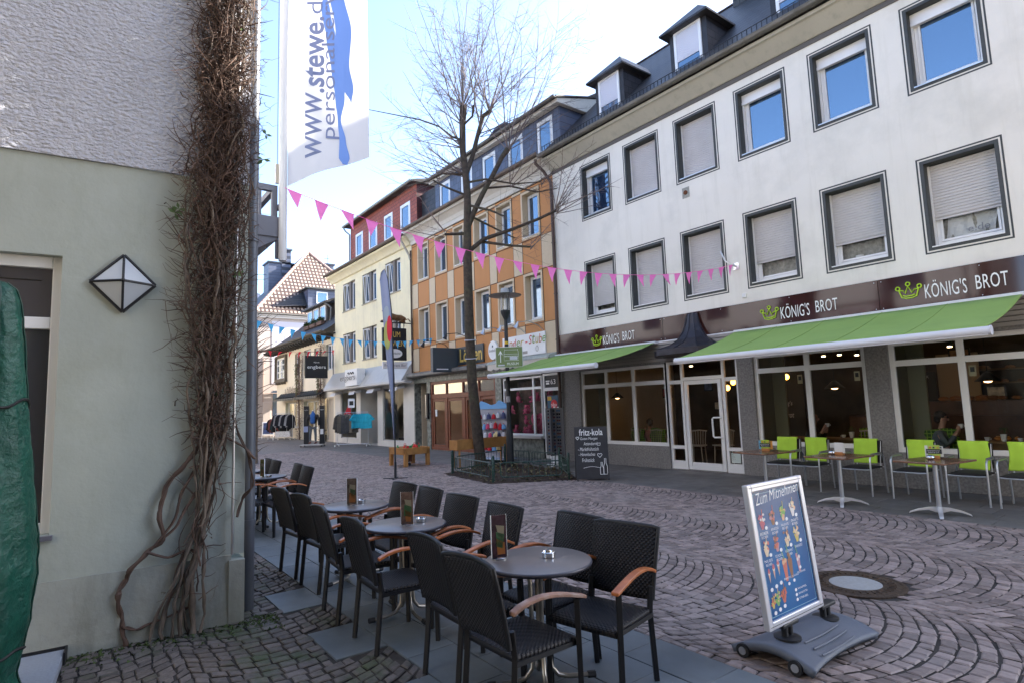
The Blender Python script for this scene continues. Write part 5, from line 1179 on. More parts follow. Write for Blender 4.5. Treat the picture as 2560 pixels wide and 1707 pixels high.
# ------------------------------------------------------------------ climbing vine on the corner
M_bark = mat('vine_bark', (.13, .10, .075), .8, island=.45, var=.3, vscale=12)
M_twig = mat('vine_twigs', (.10, .06, .043), .75, island=.6)
vi = thing('climbing_vine', 'dense tangle of bare brown vine stems climbing the corner of the near building', 'vine', WL(-.3, .1, 0), world=True)
def env(z):      # centre s, half width, depth by height
    tb = [(0, -.42, .20, .10), (.3, -.40, .16, .10), (.55, -.36, .12, .10), (1.0, -.30, .10, .09), (1.5, -.27, .12, .10), (2.0, -.27, .16, .11), (2.6, -.30, .19, .13), (3.2, -.27, .20, .14), (4.0, -.24, .20, .15), (5.0, -.22, .19, .17), (6.0, -.20, .20, .2), (8.5, -.20, .22, .22)]
    for a, b in zip(tb, tb[1:]):
        if a[0] <= z <= b[0]: k = (z-a[0])/(b[0]-a[0]); return [a[i]*(1-k)+b[i]*k for i in (1, 2, 3)]
    return tb[-1][1:]
f = MB()
def stem(z, zend, r0, kf=1.0, spread=1.0, step=.07):
    ss = random.gauss(0, .55)*spread; oo = random.random(); pts = []; rr = []; ph, ph2 = random.random()*6, random.random()*6; fq = random.uniform(2.0, 5.0)*kf; fq2 = random.uniform(3, 8)*kf; am = random.uniform(.15, .5); z0 = z
    while z < zend:
        c_, h_, d_ = env(max(0, z)); ss = max(-1.3, min(1.3, ss+random.gauss(0, .12))); oo = max(0, min(1, oo+random.gauss(0, .13)))
        pts.append(WL(c_+h_*(ss*.75+am*math.sin(z*fq+ph)), .03+d_*(oo*.75+.35*math.sin(z*fq2+ph2)**2), z)); rr.append(r0*(1-.55*(z-z0)/max(1, zend-z0))*(1+.25*math.sin(z*23+ph))); z += step*random.uniform(.6, 1.4)
    if len(pts) > 3: f.tube(pts, rr, 6)
for i in range(7): stem(0, random.uniform(2.5, 8.3), random.choice((.012, .015, .018, .024)), .9, .9)
for i in range(15): stem(random.uniform(1.3, 2.4), random.uniform(3, 8.3), random.uniform(.007, .013), 1.1)
f.build('stems', M_bark, vi, smooth=60)
f = MB()
for i in range(150):
    z = random.uniform(1.2, 7.5); stem(z, z+random.uniform(.5, 1.8), random.uniform(.003, .0075), 2.2, 1.15, .05)
for i in range(22):
    z = random.uniform(.1, 1.2); stem(z, z+random.uniform(.4, 1.0), random.uniform(.003, .006), 2.2, 1.0, .05)
# outlying loops low on the wall
for L_ in ([(-.82, .0), (-.84, .12), (-.86, .25), (-.88, .38), (-.84, .46), (-.80, .55), (-.70, .66), (-.60, .74), (-.62, .95), (-.58, 1.15), (-.47, 1.30), (-.38, 1.42), (-.34, 1.6)],
           [(-.83, .14), (-.76, .10), (-.65, .13), (-.52, .16), (-.4, .2)], [(-.70, .66), (-.55, .60), (-.42, .64), (-.34, .58)], [(-.60, .74), (-.5, .85), (-.42, 1.0), (-.36, 1.1)], [(-.55, .2), (-.52, .4), (-.44, .62), (-.36, .8)],
           [(-.66, .68), (-.52, .9), (-.46, 1.12), (-.36, 1.3)], [(-.12, 1.7), (-.04, 1.5), (.03, 1.3), (.05, 1.1), (-.02, 1.0), (-.06, .85)], [(-.2, 1.55), (-.02, 1.42), (.07, 1.32)]):
    K = []; big = L_[0][1] < .1
    for i in range(len(L_)-1):
        p0, p1, p2, p3 = L_[max(0, i-1)], L_[i], L_[i+1], L_[min(len(L_)-1, i+2)]
        for k in range(5):
            u_ = k/5; K.append(tuple(.5*((2*p1[j])+(-p0[j]+p2[j])*u_+(2*p0[j]-5*p1[j]+4*p2[j]-p3[j])*u_*u_+(-p0[j]+3*p1[j]-3*p2[j]+p3[j])*u_**3) for j in (0, 1)))
    K.append(L_[-1]); ph = random.random()*6
    f.tube([WL(s+.006*math.sin(i*.9+ph), .05+.02*math.sin(i*.5+ph), z) for i, (s, z) in enumerate(K)], [(.017 if big else .009)*(1+.22*math.sin(i*1.3+ph)) for i in range(len(K))], 7)
    f.tube([WL(s+.012*math.sin(i*.7+ph), .06+.015*math.cos(i*.7+ph), z) for i, (s, z) in enumerate(K)], [.007]*len(K), 5)
for i in range(7600):
    z = random.uniform(1.5, 8.2) if random.random() < .985 else random.uniform(.1, 1.5)
    if random.random() < .45: z = random.uniform(3.2, 8.2)
    c_, h_, d_ = env(z); s = c_+random.gauss(0, .52)*h_; o = .03+random.random()*d_*1.15; dk_ = 1
    a = random.random()*2*PI; L1 = random.uniform(.05, .30); n_ = 4; dz = random.gauss(.3, .7); pts = []; cs_, co_ = math.cos(a), math.sin(a)*.5
    cur = [s, o, z]
    for k in range(n_): pts.append(WL(cur[0], max(.02, cur[1]), cur[2])); cur[0] += cs_*L1/n_+random.gauss(0, .012); cur[1] += co_*L1/n_+random.gauss(0, .012); cur[2] += dz*L1/n_+random.gauss(0, .014)
    r0 = random.uniform(.0018, .0055); f.tube(pts, [r0, r0*.85, r0*.6, r0*.3], 4, cap=False)
for i in range(380):     # fine twigs reaching out past the corner and onto the wall
    z = random.uniform(1.6, 8); c_, h_, d_ = env(z); side = random.choice((1, 1, -1)); s = c_+side*h_*random.uniform(.6, 1.0); o = .05+random.random()*d_
    L1 = random.uniform(.08, .22) if side > 0 else random.uniform(.08, .35); pts = []; cur = [s, o, z]; dz = random.uniform(-.2, .8)
    for k in range(5): pts.append(WL(*cur)); cur[0] += side*L1/5; cur[1] += random.gauss(0, .015); cur[2] += dz*L1/5+random.gauss(0, .02)
    f.tube(pts, [.003, .0026, .002, .0015, .001], 4, cap=False)
    if random.random() < .5: e_ = Vector(pts[3]); f.tube([e_, e_+Vector((random.gauss(0, .03), random.gauss(0, .03), random.uniform(-.02, .06)))], [.0018, .001], 4, cap=False)
f.build('twigs', M_twig, vi)
f = MB()
for (s, z) in ((-.55, 3.42), (-.58, 3.38), (-.1, 2.9), (.1, 3.98), (.12, 4.22), (-.2, 1.9), (-.3, 4.6), (-.1, 5.2), (-.35, 2.3)):
    for j in range(5):
        a = random.uniform(0, 6.28); l = random.uniform(.04, .07); c0 = Vector(WL(s, .1, z)); d0 = Vector((random.gauss(0, .3), math.cos(a), math.sin(a)))*l; p0 = Vector((0, -d0.z, d0.y))*.22
        f.poly([c0, c0+d0*.5+p0, c0+d0, c0+d0*.5-p0])
f.build('leaves', mat('vine_leaves', (.09, .15, .05), .6), vi)

# ------------------------------------------------------------------ near cafe: wicker chairs, round tables
M_wick = weave('black_wicker', (.015, .014, .017), 230)
M_cfr = mat('black_chair_frame', (.008, .008, .010), .5)
M_arm = mat('teak_armrest', (.38, .115, .03), .4, var=.25, vscale=14, spec=.6)
M_armw = mat('worn_teak', (.30, .17, .12), .6, var=.35, vscale=12, stain=(.42, .36, .32), sscale=9, samt=.8)
def wicker_chair(lab, arm=M_arm):
    t = thing('terrace_chair', lab, 'chair', group='black wicker chairs of the near cafe')
    def back(p, q):
        z = .475+q*.415; w_ = .435+.03*q; x = (p-.5)*w_; y = -.215-.10*q**1.2-.02+.055*(2*p-1)**2*-1*.5
        return (x, y+.03, z+.012*(1-(2*p-1)**2)*q)
    f = MB(); f.grid(back, 14, 14, lambda p, q: (p*.46, q*.42)); 
    o = f.build('backrest', M_wick, t, smooth=60, solid=.026); o.modifiers['solid'].offset = 0
    f = MB(); top = [tuple(Vector(back(i/12, 1))) for i in range(13)]; f.tube([back(0, 0)]+[back(0, i/6) for i in range(1, 7)]+top[1:]+[back(1, 1-i/6) for i in range(1, 7)], .0155, 8); f.build('back_rim', M_wick if False else M_cfr, t, smooth=60)
    def seat(p, q): return ((p-.5)*(.46-.02*(1-q)), -.20+q*.44, .432-.012*math.sin(PI*p)*math.sin(PI*q)-(.014*max(0, q-.85)/.15))
    f = MB(); f.grid(seat, 10, 12, lambda p, q: (p*.46, q*.44)); o = f.build('seat', M_wick, t, smooth=60, solid=.03); o.modifiers['solid'].offset = -1
    def leg(pts, w_=.017):
        f = MB(); f.tube(pts, w_*1.25, 4); return f.build('leg', M_cfr, t, bevel=.003)
    for s in (-1, 1):
        leg([(s*.215, -.235, 0), (s*.215, -.195, .42), (s*.218, -.215, .56)]); leg([(s*.252, .225, 0), (s*.252, .215, .635)])
        f = MB(); n = 9
        A = [(s*(.238+.02*math.sin(i/n*PI/2)), -.225+i/n*.49, .640+.05*math.sin(PI*(i/n)**.8)-.012*(i/n)) for i in range(n+1)]
        vs = []; 
        for x, y, z in A: vs += [(x-.024, y, z), (x+.024, y, z), (x+.024, y, z+.02), (x-.024, y, z+.02)]
        fs = [(i*4+j, i*4+(j+1) % 4, i*4+4+(j+1) % 4, i*4+4+j) for i in range(n) for j in range(4)]+[(3, 2, 1, 0), (n*4, n*4+1, n*4+2, n*4+3)]
        f.add(vs, fs); f.build('armrest', arm, t, bevel=.005)
    f = MB(); f.box(-.235, .235, .195, .225, .385, .41); f.box(-.235, -.21, -.2, .2, .385, .41); f.box(.21, .235, -.2, .2, .385, .41); f.build('seat_frame', M_cfr, t)
    return t
ch0 = wicker_chair('black wicker chair with pale worn armrests in the very front beside the nearest round table', M_armw)
ch1 = wicker_chair('black wicker armchair')
def place(u, v, face, drz, lab, first=None):
    rz = (0 if face > 0 else PI)+R_(drz)
    off = Vector((0, .33*face, 0)); x, y = u+off.x, v+off.y
    if first: first.location = (x, y, 0); first.rotation_euler = (0, 0, rz); first['label'] = lab; return first
    return copy_tree(ch1, (x, y, 0), rz, lab)
place(8.74, -10.14, 1, 1, 'black wicker chair with pale worn armrests, nearest of all, seen from behind', ch0)
place(8.14, -10.06, 1, -3, 'black wicker chair seen from behind, second nearest in the row by the wall', ch1)
place(7.245, -10.17, 1, -2, 'black wicker chair backing the wall at the middle table, nearer of its pair')
place(6.49, -10.15, 1, -5, 'black wicker chair backing the wall at the middle round table, farther of its pair')
place(5.56, -10.03, 1, 4, 'black wicker chair backing the wall at the third round table, nearer of its pair')
place(4.89, -10.04, 1, 4, 'black wicker chair standing right beside the drainpipe, last of the wall-side row before the gap')
place(8.79, -8.87, -1, 12, 'black wicker chair right of the nearest round table, turned towards the ice cream sign')
place(8.29, -8.87, -1, 1, 'black wicker chair directly behind the nearest round table')
place(7.52, -8.99, -1, -1, 'black wicker chair on the street side of the middle round table, nearer of its pair')
place(6.85, -8.96, -1, 4, 'black wicker chair on the street side of the middle round table, farther of its pair')
place(6.13, -8.90, -1, -1, 'black wicker chair behind the menu card of the middle table, at the third table')
place(5.58, -8.90, -1, 4, 'black wicker chair at the foot of the feather flag pole')
place(2.57, -8.98, -1, 1, 'distant wicker chair beside the fourth round table, nearer of its street-side pair')
place(1.93, -8.92, -1, -2, 'distant wicker chair beside the fourth round table, farther of its street-side pair')
place(.92, -8.98, -1, 2, 'distant wicker chair at the farthest round table, nearer of its street-side pair')
place(.36, -8.96, -1, 0, 'distant wicker chair at the farthest round table, farther of its street-side pair')
place(2.15, -9.98, 1, 2, 'distant wicker chair backing the wall at the fourth round table')
place(.9, -10.0, 1, 0, 'distant wicker chair backing the wall at the farthest round table')
M_ttop = mat('taupe_table_top', (.15, .135, .13), .32, var=.05, vscale=20, spec=.6)
M_edge = mat('dark_table_edge', (.05, .05, .065), .35)
M_ss = mat('stainless_steel', (.42, .38, .33), .36, metal=1)
M_chrome = mat('chrome', (.7, .7, .7), .08, metal=1)
def round_table(lab):
    t = thing('round_table', lab, 'table', group='round bistro tables of the near cafe')
    f = MB(); f.lathe([(.30, .712), (.322, .718), (.335, .728), (.335, .738), (.328, .744)], n=56); f.build('table_edge', M_edge, t, smooth=60)
    f = MB(); f.lathe([(.3285, .7435), (.325, .7455), (.005, .746)], n=56); f.build('table_top', M_ttop, t, smooth=30)
    for k in range(4):
        a = PI/4+k*PI/2+.3; c, s = math.cos(a), math.sin(a)
        P = [(.16, .71), (.08, .68), (.055, .62), (.05, .2), (.06, .11), (.10, .06), (.16, .045), (.30, .04)]
        f = MB(); f.tube([(r*c, r*s, z) for r, z in P], .0145, 9); lg = f.build('leg', M_ss, t, smooth=60)
        f = MB(); f.tube([(.285*c, .285*s, .04), (.335*c, .335*s, .04)], .021, 6); f.build('rubber_foot', M_black, lg)
    return t
TP = [(8.55, -9.50), (6.89, -9.56), (5.61, -9.48), (1.84, -9.42), (.62, -9.45)]
TL = ['nearest round taupe cafe table with a tall menu card', 'middle round cafe table, second from the viewer', 'third round cafe table, half hidden behind the chair backs', 'small far round table just right of the drainpipe', 'farthest round table, cut off by the drainpipe']
rt = round_table(TL[0]); rt.location = (*TP[0], 0)
for p, l in zip(TP[1:], TL[1:]): copy_tree(rt, (*p, 0), random.random(), l)
def menucard(u, v, rz, lab, cols):
    t = thing('menu_card', lab, 'menu', (u, v, .746), rz, 'tall menu cards on the round tables')
    f = MB(); f.lathe([(.048, 0), (.05, .008), (.02, .02)], n=20); 
    for vv in range(len(f.v)): f.v[vv] = (f.v[vv][0], f.v[vv][1]*.6, f.v[vv][2])
    f.build('clear_foot', M_chrome, t, smooth=60)
    f = MB(); f.box(-.05, .05, -.006, .006, .012, .268); cd = f.build('card', mat('card_'+str(cols[0]), cols[0], .25, var=.8, vscale=14), t)
    f = MB()
    for i, c in enumerate(cols[1:]):
        f.cm = i; f.prism([(-.03+random.uniform(0, .03), -.0075, .03+i*.05), (.02+random.uniform(0, .02), -.0075, .03+i*.035), (.035, -.0075, .10+i*.05), (-.02, -.0075, .13+i*.04)], (0, .0012, 0))
    f.build('print', [mat('cardprint%d' % i, c, .3) for i, c in enumerate([(.22, .08, .02), (.03, .08, .03), (.20, .17, .11)])], cd)
    f = MB(); f.box(-.052, -.05, -.007, .007, .012, .271); f.box(.05, .052, -.007, .007, .012, .271); f.build('acrylic_edge', M_pvc, t)
    return t
PR = ((.45, .15, .03), (.04, .15, .06), (.40, .36, .25))
menucard(8.38, -9.67, R_(75), 'tall menu card with a drink photo on the nearest round table', ((.035, .015, .02),)+PR)
menucard(6.97, -9.59, R_(60), 'tall brownish menu card on the middle round table', ((.10, .06, .045),)+PR)
menucard(5.61, -9.52, R_(55), 'tall brownish menu card on the third round table', ((.09, .065, .05),)+PR)
menucard(1.96, -9.47, R_(20), 'dark narrow menu card on the far table beside the drainpipe', ((.10, .10, .03),)+PR)
def ashtray(u, v, lab, z=.746):
    t = thing('ashtray', lab, 'ashtray', (u, v, z), group='steel ashtrays on the round tables')
    f = MB(); f.lathe([(.038, 0), (.043, .004), (.043, .032), (.040, .034), (.037, .030), (.035, .008), (.002, .006)], n=28); o = f.build('bowl', M_chrome, t, smooth=40); return t
ashtray(8.56, -9.42, 'steel ashtray on the nearest round table, right of its menu card')
ashtray(6.93, -9.44, 'steel ashtray on the middle round table behind its menu card')
ashtray(5.54, -9.39, 'small steel ashtray on the third round table')
ashtray(2.05, -9.40, 'tiny dark ashtray on the far table beside the drainpipe')

# ------------------------------------------------------------------ bakery terrace: silver chairs, wooden square tables
M_tube = mat('silver_tube', (.50, .52, .55), .3, metal=.75)
M_green = mat('lime_fleece', (.42, .66, .06), .95, var=.06, vscale=5)
M_seat = mat('black_mesh_seat', (.018, .016, .016), .85)
def silver_chair(lab, blanket=True, sh=0):
    t = thing('bakery_chair', lab, 'chair', group='silver chairs along the bakery windows')
    for s in (-1, 1):
        f = MB(); f.tube([(s*.25, .30, 0), (s*.25, .265, .5), (s*.25, .24, .62), (s*.25, .17, .66), (s*.25, -.16, .665), (s*.25, -.22, .65), (s*.25, -.25, .60), (s*.25, -.255, .45), (s*.25, -.27, 0)], .0135, 9); f.build('arm_frame', M_tube, t, smooth=60)
        f = MB(); f.box(s*.25-.022, s*.25+.022, -.18, .16, .672, .69); f.build('arm_pad', mat('grey_armpad', (.16, .15, .145), .6), t, bevel=.008)
        f = MB(); f.tube([(s*.19, .25, .40), (s*.19, .27, .55), (s*.20, .32, .86)], .011, 8); f.build('back_post', M_tube, t, smooth=60)
    f = MB(); f.tube([(-.25, -.24, .43), (-.15, -.265, .425), (.15, -.265, .425), (.25, -.24, .43)], .010, 8); f.build('seat_rail', M_tube, t, smooth=60); f = MB(); f.tube([(-.25, .24, .44), (.25, .24, .44)], .010, 8); f.build('seat_rail', M_tube, t, smooth=60)
    f = MB(); f.grid(lambda p, q: ((p-.5)*.46, -.25+q*.48, .45+.035*math.sin(PI*p)**.5*math.sin(PI*min(1, q*1.0))**.5), 12, 12); o = f.build('seat', M_seat, t, smooth=60, solid=.02)
    f = MB(); f.grid(lambda p, q: ((p-.5)*.44, .265+.055*q-.02*math.cos((p-.5)*2.6), .50+q*.375), 10, 8); f.build('backrest', M_seat, t, smooth=60, solid=.02)
    if blanket:
        def bl_(p, q):     # q 0 front hem .. 1 back hem
            x = (p-.5)*.38-.03+sh; s = q*.78-.42
            wob = .008*math.sin(p*7+q*5+sh*40)+.006*math.sin(p*13)
            if s < -.03: return (x+.02*math.sin(q*6+sh*9)*(1 if sh else 0), .215+.06*((s+.42)/.39)+wob-.012, .895+s*.97-.03*p*(1 if sh > 0 else -.5)*(-s))
            if s < .03: return (x, .30+s*.8+.0, .903)
            return (x, .345+.05*math.sin(s*3)+wob, .895-s*.95)
        f = MB(); f.grid(bl_, 14, 30); f.build('fleece_blanket', M_green, t, smooth=80, solid=.008)
    return t
SC = [(5.55, 'silver chair with a lime blanket behind the leftmost wooden table', 0), (6.07, 'silver chair with a slipping lime blanket between the left and middle wooden tables', .02), (6.93, 'silver chair with a lime blanket right of the middle wooden table, at the grey pier', 0), (7.73, 'silver chair with a creased lime blanket left of the wooden table with the ball ashtray', .03), (8.46, 'silver chair with a lime blanket right of the wooden table with the ball ashtray', .015), (9.09, 'silver chair with a lime blanket cut by the right picture edge', -.02)]
protos = {}
for u, lab, sh in SC:
    if sh not in protos: o = silver_chair(lab, True, sh); protos[sh] = o; o.location = (u, -1.0, 0)
    else: o = copy_tree(protos[sh], (u, -1.0, 0), 0, lab)
    o.rotation_euler = (0, 0, R_(random.uniform(-4, 4)))
M_wtop = mat('brown_wood_top', (.17, .085, .05), .22, var=.35, vscale=9, spec=.6, stain=(.26, .17, .12), sscale=6, samt=.4)
def square_table(lab):
    t = thing('square_table', lab, 'table', group='square wooden tables in front of the bakery')
    f = MB(); f.box(-.33, .33, -.40, .40, .715, .742); f.build('table_top', M_wtop, t, bevel=.007)
    f = MB(); ring(f, -.27, .27, 0, 0, 0, 0, 0) if False else None
    f.box(-.2, .2, -.2, .2, .70, .714); f.build('top_plate', M_black, t)
    f = MB(); f.tube([(0, 0, .06), (0, 0, .70)], .03, 16); f.build('column', M_tube, t, smooth=40)
    for k in range(4):
        a = k*PI/2+R_(30); c, s = math.cos(a), math.sin(a)
        f = MB(); prof = [(.02, .03, .105), (.12, .06, .10), (.24, .045, .072), (.34, .012, .028), (.35, .0, .012)]
        vs = []
        for i, (r, zl, zh) in enumerate(prof):
            w_ = .033-.012*i/4
            for sw in (-1, 1):
                for z in (zl, zh): vs.append((r*c-sw*w_*s, r*s+sw*w_*c, z))
        fs = []
        for i in range(4):
            o_ = i*4; fs += [(o_, o_+4, o_+5, o_+1), (o_+2, o_+3, o_+7, o_+6), (o_+1, o_+5, o_+7, o_+3), (o_, o_+2, o_+6, o_+4)]
        fs += [(0, 1, 3, 2), (16, 18, 19, 17)]; f.add(vs, fs); f.build('foot', mat('polished_alu', (.75, .75, .76), .3, metal=.6), t, bevel=.004)
    return t
sq = square_table('wooden square table leftmost of the three, with a blue and green menu stand'); sq.location = (5.82, -2.12, 0); sq.rotation_euler = (0, 0, R_(-10))
copy_tree(sq, (7.12, -2.24, 0), R_(-8), 'middle wooden square table with a white card stand')
copy_tree(sq, (8.40, -2.26, 0), R_(-10), 'wooden square table nearest the right edge, with a ball ashtray')
def cardstand(u, v, rz, lab, cols, white=False):
    t = thing('menu_stand', lab, 'menu', (u, v, .743), rz, 'menu stands on the wooden tables')
    f = MB(); f.box(-.06, .06, -.035, .035, 0, .045); f.build('wood_block', mat('orange_wood', (.42, .17, .05), .5), t, bevel=.004)
    f = MB()
    for i, (x, c) in enumerate(cols):
        f = MB(); f.box(x-.07, x+.07, .01*i-.018, .01*i-.014, .03, .19-.008*i); cd = f.build('menu_sheet', mat('sheet_'+str(c), c, .4), t)
    if not white:
        f = MB(); f.box(-.09, .09, -.0235, -.0215, .07, .135); bb_ = f.build('black_band', M_black, t)
        text('FRÜHSTÜCK', M_letter, 'lettering', t, (-.08, -.0245, .105), w=.15, h=.014, ext=.0005); text('FRISCH & GUT', M_letter, 'lettering', t, (-.07, -.0245, .082), w=.13, h=.011, ext=.0005)
        for x, c in ((-.05, (.6, .1, .05)), (-.01, (.05, .05, .05)), (.035, (.6, .3, .05)), (.07, (.1, .1, .1))):
            f = MB(); f.box(x, x+.022, -.0235, -.0215, .145, .168); f.build('photo', mat('ph'+str(c), c, .4), t)
    return t
cardstand(5.80, -2.02, R_(12), 'menu stand with lime, blue and orange sheets on the leftmost wooden table', ((0, (.35, .5, .04)), (-.04, (.15, .42, .6)), (.05, (.6, .27, .05))))
cardstand(7.10, -2.14, R_(-5), 'menu stand with plain white cards on the middle wooden table', ((0, (.68, .66, .6)), (.02, (.7, .68, .62)), (-.01, (.6, .55, .45))), True)
cardstand(8.36, -2.10, R_(12), 'menu stand with a lime and black sheet on the right wooden table', ((0, (.38, .52, .08)), (-.035, (.7, .7, .68)), (.035, (.7, .7, .68))))
for u, v, lab in ((6.99, -2.16, 'round metal ball ashtray beside the white cards on the middle wooden table'), (8.36, -2.26, 'round metal ball ashtray on the right wooden table')):
    t = thing('ball_ashtray', lab, 'ashtray', (u, v, .743)); f = MB(); f.lathe([(.03, 0), (.05, .015), (.055, .035), (.045, .055), (.02, .066), (.002, .068)], n=20); f.build('bowl', M_chrome, t, smooth=60)

# ------------------------------------------------------------------ ice cream sign in the foreground
ic = thing('ice_cream_sign', 'blue framed ice cream poster board on a grey wheeled base in the foreground', 'advertising sign', (9.33, -7.80, 0), 0)
M_base = mat('grey_plastic_base', (.105, .12, .15), .5, var=.08, vscale=6, bump=.1, bscale=60)
# base: moulded slab, arched along its sides
f = MB()
def bs(p, q):
    x = (p-.5)*.56-.02; y = (q-.5)*.90; e = abs(2*p-1); g_ = abs(2*q-1)
    z = .155-.10*e**1.6-.0*g_; z -= .035*max(0, g_-.55)/.45*(1-e)
    xx = x*(1-.16*(1-g_**2)*1.0) ; return (xx, y, z)
f.grid(bs, 22, 26); o = f.build('base', M_base, ic, smooth=50, solid=.045); o.modifiers['solid'].offset = -1
f = MB()
for x in (.10, .155, .205): f.tube([(x+.012*math.sin(i*.3), -.30+i*.05, bs((x+.02)/.56+.5, (-.30+i*.05)/.90+.5)[2]+.0) for i in range(1, 11)], .006, 5)
f.build('base_rib', M_base, ic, smooth=60)
for (x, y) in ((-.29, -.46), (.10, -.50), (.25, -.49)):
    pass
for (x, y) in ((-.21, -.435), (.14, -.435)):
    f = MB(); f.tube([(x-.0, y-.03, .045), (x, y-.0, .045)], .045, 18); wl = f.build('wheel', M_black, ic, smooth=40); f = MB(); f.tube([(x, y-.034, .045), (x, y-.03, .045)], .025, 12); f.build('hub', M_alu, wl)
lean = R_(5.5)
bd_ = bpy.data.objects.new('board', None)
def BP(y, h, dx=0):      # point on the leaning board: y along its width, h up the board
    h *= .875; y = (y+.19)*.86-.165
    return (-math.sin(lean)*h+dx*math.cos(lean)+.01, y, .235+math.cos(lean)*h+dx*math.sin(lean))
def bbox(mb, y0, y1, h0, h1, d0, d1):
    v = [BP(y, h, d) for y in (y0, y1) for h in (h0, h1) for d in (d0, d1)]
    return mb.add(v, [(0, 1, 3, 2), (4, 6, 7, 5), (0, 4, 5, 1), (2, 3, 7, 6), (0, 2, 6, 4), (1, 5, 7, 3)])
for y in (-.44, .08):
    f = MB(); f.tube([(.0, y+.17-.03, .10), (.0, y+.17-.03, .24)], .022, 10); f.tube([(.0, y+.17+.03, .10), (.0, y+.17+.03, .24)], .022, 10); f.build('spring_post', M_black, ic, smooth=40)
    f = MB(); f.lathe([(.085, 0), (.085, .012), (.06, .02)], (.0, y+.17), 16, .135); f.build('socket', M_black, ic, smooth=40)
    f = MB(); f.box(-.03, .035, y+.17-.10, y+.17+.10, .215, .245); f.build('clamp', M_black, ic, bevel=.01)
HB = 1.02; Y0, Y1 = -.60, .22; KB = .875; fr = .055
f = MB(); bbox(f, Y0, Y0+fr, 0, HB, -.02, .02); bbox(f, Y1-fr, Y1, 0, HB, -.02, .02); bbox(f, Y0+fr, Y1-fr, 0, fr, -.02, .02); bbox(f, Y0+fr, Y1-fr, HB-fr, HB, -.02, .02); f.build('frame', mat('silver_frame', (.60, .60, .64), .35, metal=.5), ic, bevel=.006)
f = MB()
for a, b in ((.006, .012), ):
    for (y0, y1, h0, h1) in ((Y0+.02, Y1-.02, .022, .026), (Y0+.02, Y1-.02, HB-.026, HB-.022)): f = MB(); bbox(f, y0, y1, h0, h1, .0205, .0225); f.build('frame_groove', M_trim, ic)
M_pos = mat('poster_blue', (.015, .09, .30), .25, spec=.5, coat=.4)
n_ = M_pos.node_tree; tc_ = n_.nodes.new('ShaderNodeTexCoord'); gr = n_.nodes.new('ShaderNodeTexGradient'); gr.gradient_type = 'SPHERICAL'; mp_ = n_.nodes.new('ShaderNodeMapping'); mp_.inputs['Location'].default_value = (0, .18*1.9, -.55*1.5); mp_.inputs['Scale'].default_value = (.3, 1.9, 1.5)
cr_ = n_.nodes.new('ShaderNodeValToRGB'); cr_.color_ramp.elements[0].color = (.008, .035, .13, 1); cr_.color_ramp.elements[1].color = (.012, .17, .42, 1)
n_.links.new(tc_.outputs['Object'], mp_.inputs[0]); n_.links.new(mp_.outputs[0], gr.inputs[0]); n_.links.new(gr.outputs[0], cr_.inputs[0]); n_.links.new(cr_.outputs[0], n_.nodes['Principled BSDF'].inputs['Base Color'])
f = MB(); bbox(f, Y0+fr, Y1-fr, fr, HB-fr, -.01, .008); po = f.build('poster', M_pos, ic)
f = MB()
for (y0, y1, h0, h1) in ((Y0+fr+.02, Y1-fr-.02, fr+.02, fr+.023), (Y0+fr+.02, Y1-fr-.02, HB-fr-.023, HB-fr-.02), (Y0+fr+.02, Y0+fr+.023, fr+.023, HB-fr-.023), (Y1-fr-.023, Y1-fr-.02, fr+.023, HB-fr-.023)): bbox(f, y0, y1, h0, h1, .0082, .009)
f.build('border_line', mat('border_cyan', (.25, .5, .6), .5), po)
UX = (0, 1, 0); UZ = (-math.sin(lean), 0, math.cos(lean))
def ptext(s, y, h, w, hh, shear=0, rot=0): return text(s, M_letter, 'lettering', po, BP(y, h, .009), UX, UZ, w=w, h=hh, ext=.0008, shear=shear, rot=rot)
ptext('Zum', -.50, .86, .15, .075, .35, .06); ptext('Mitnehmen', -.30, .875, .40, .07, .35, .06)
IC = [(.88, .35, .25), (.75, .12, .08), (.55, .45, .08), (.85, .6, .35)]
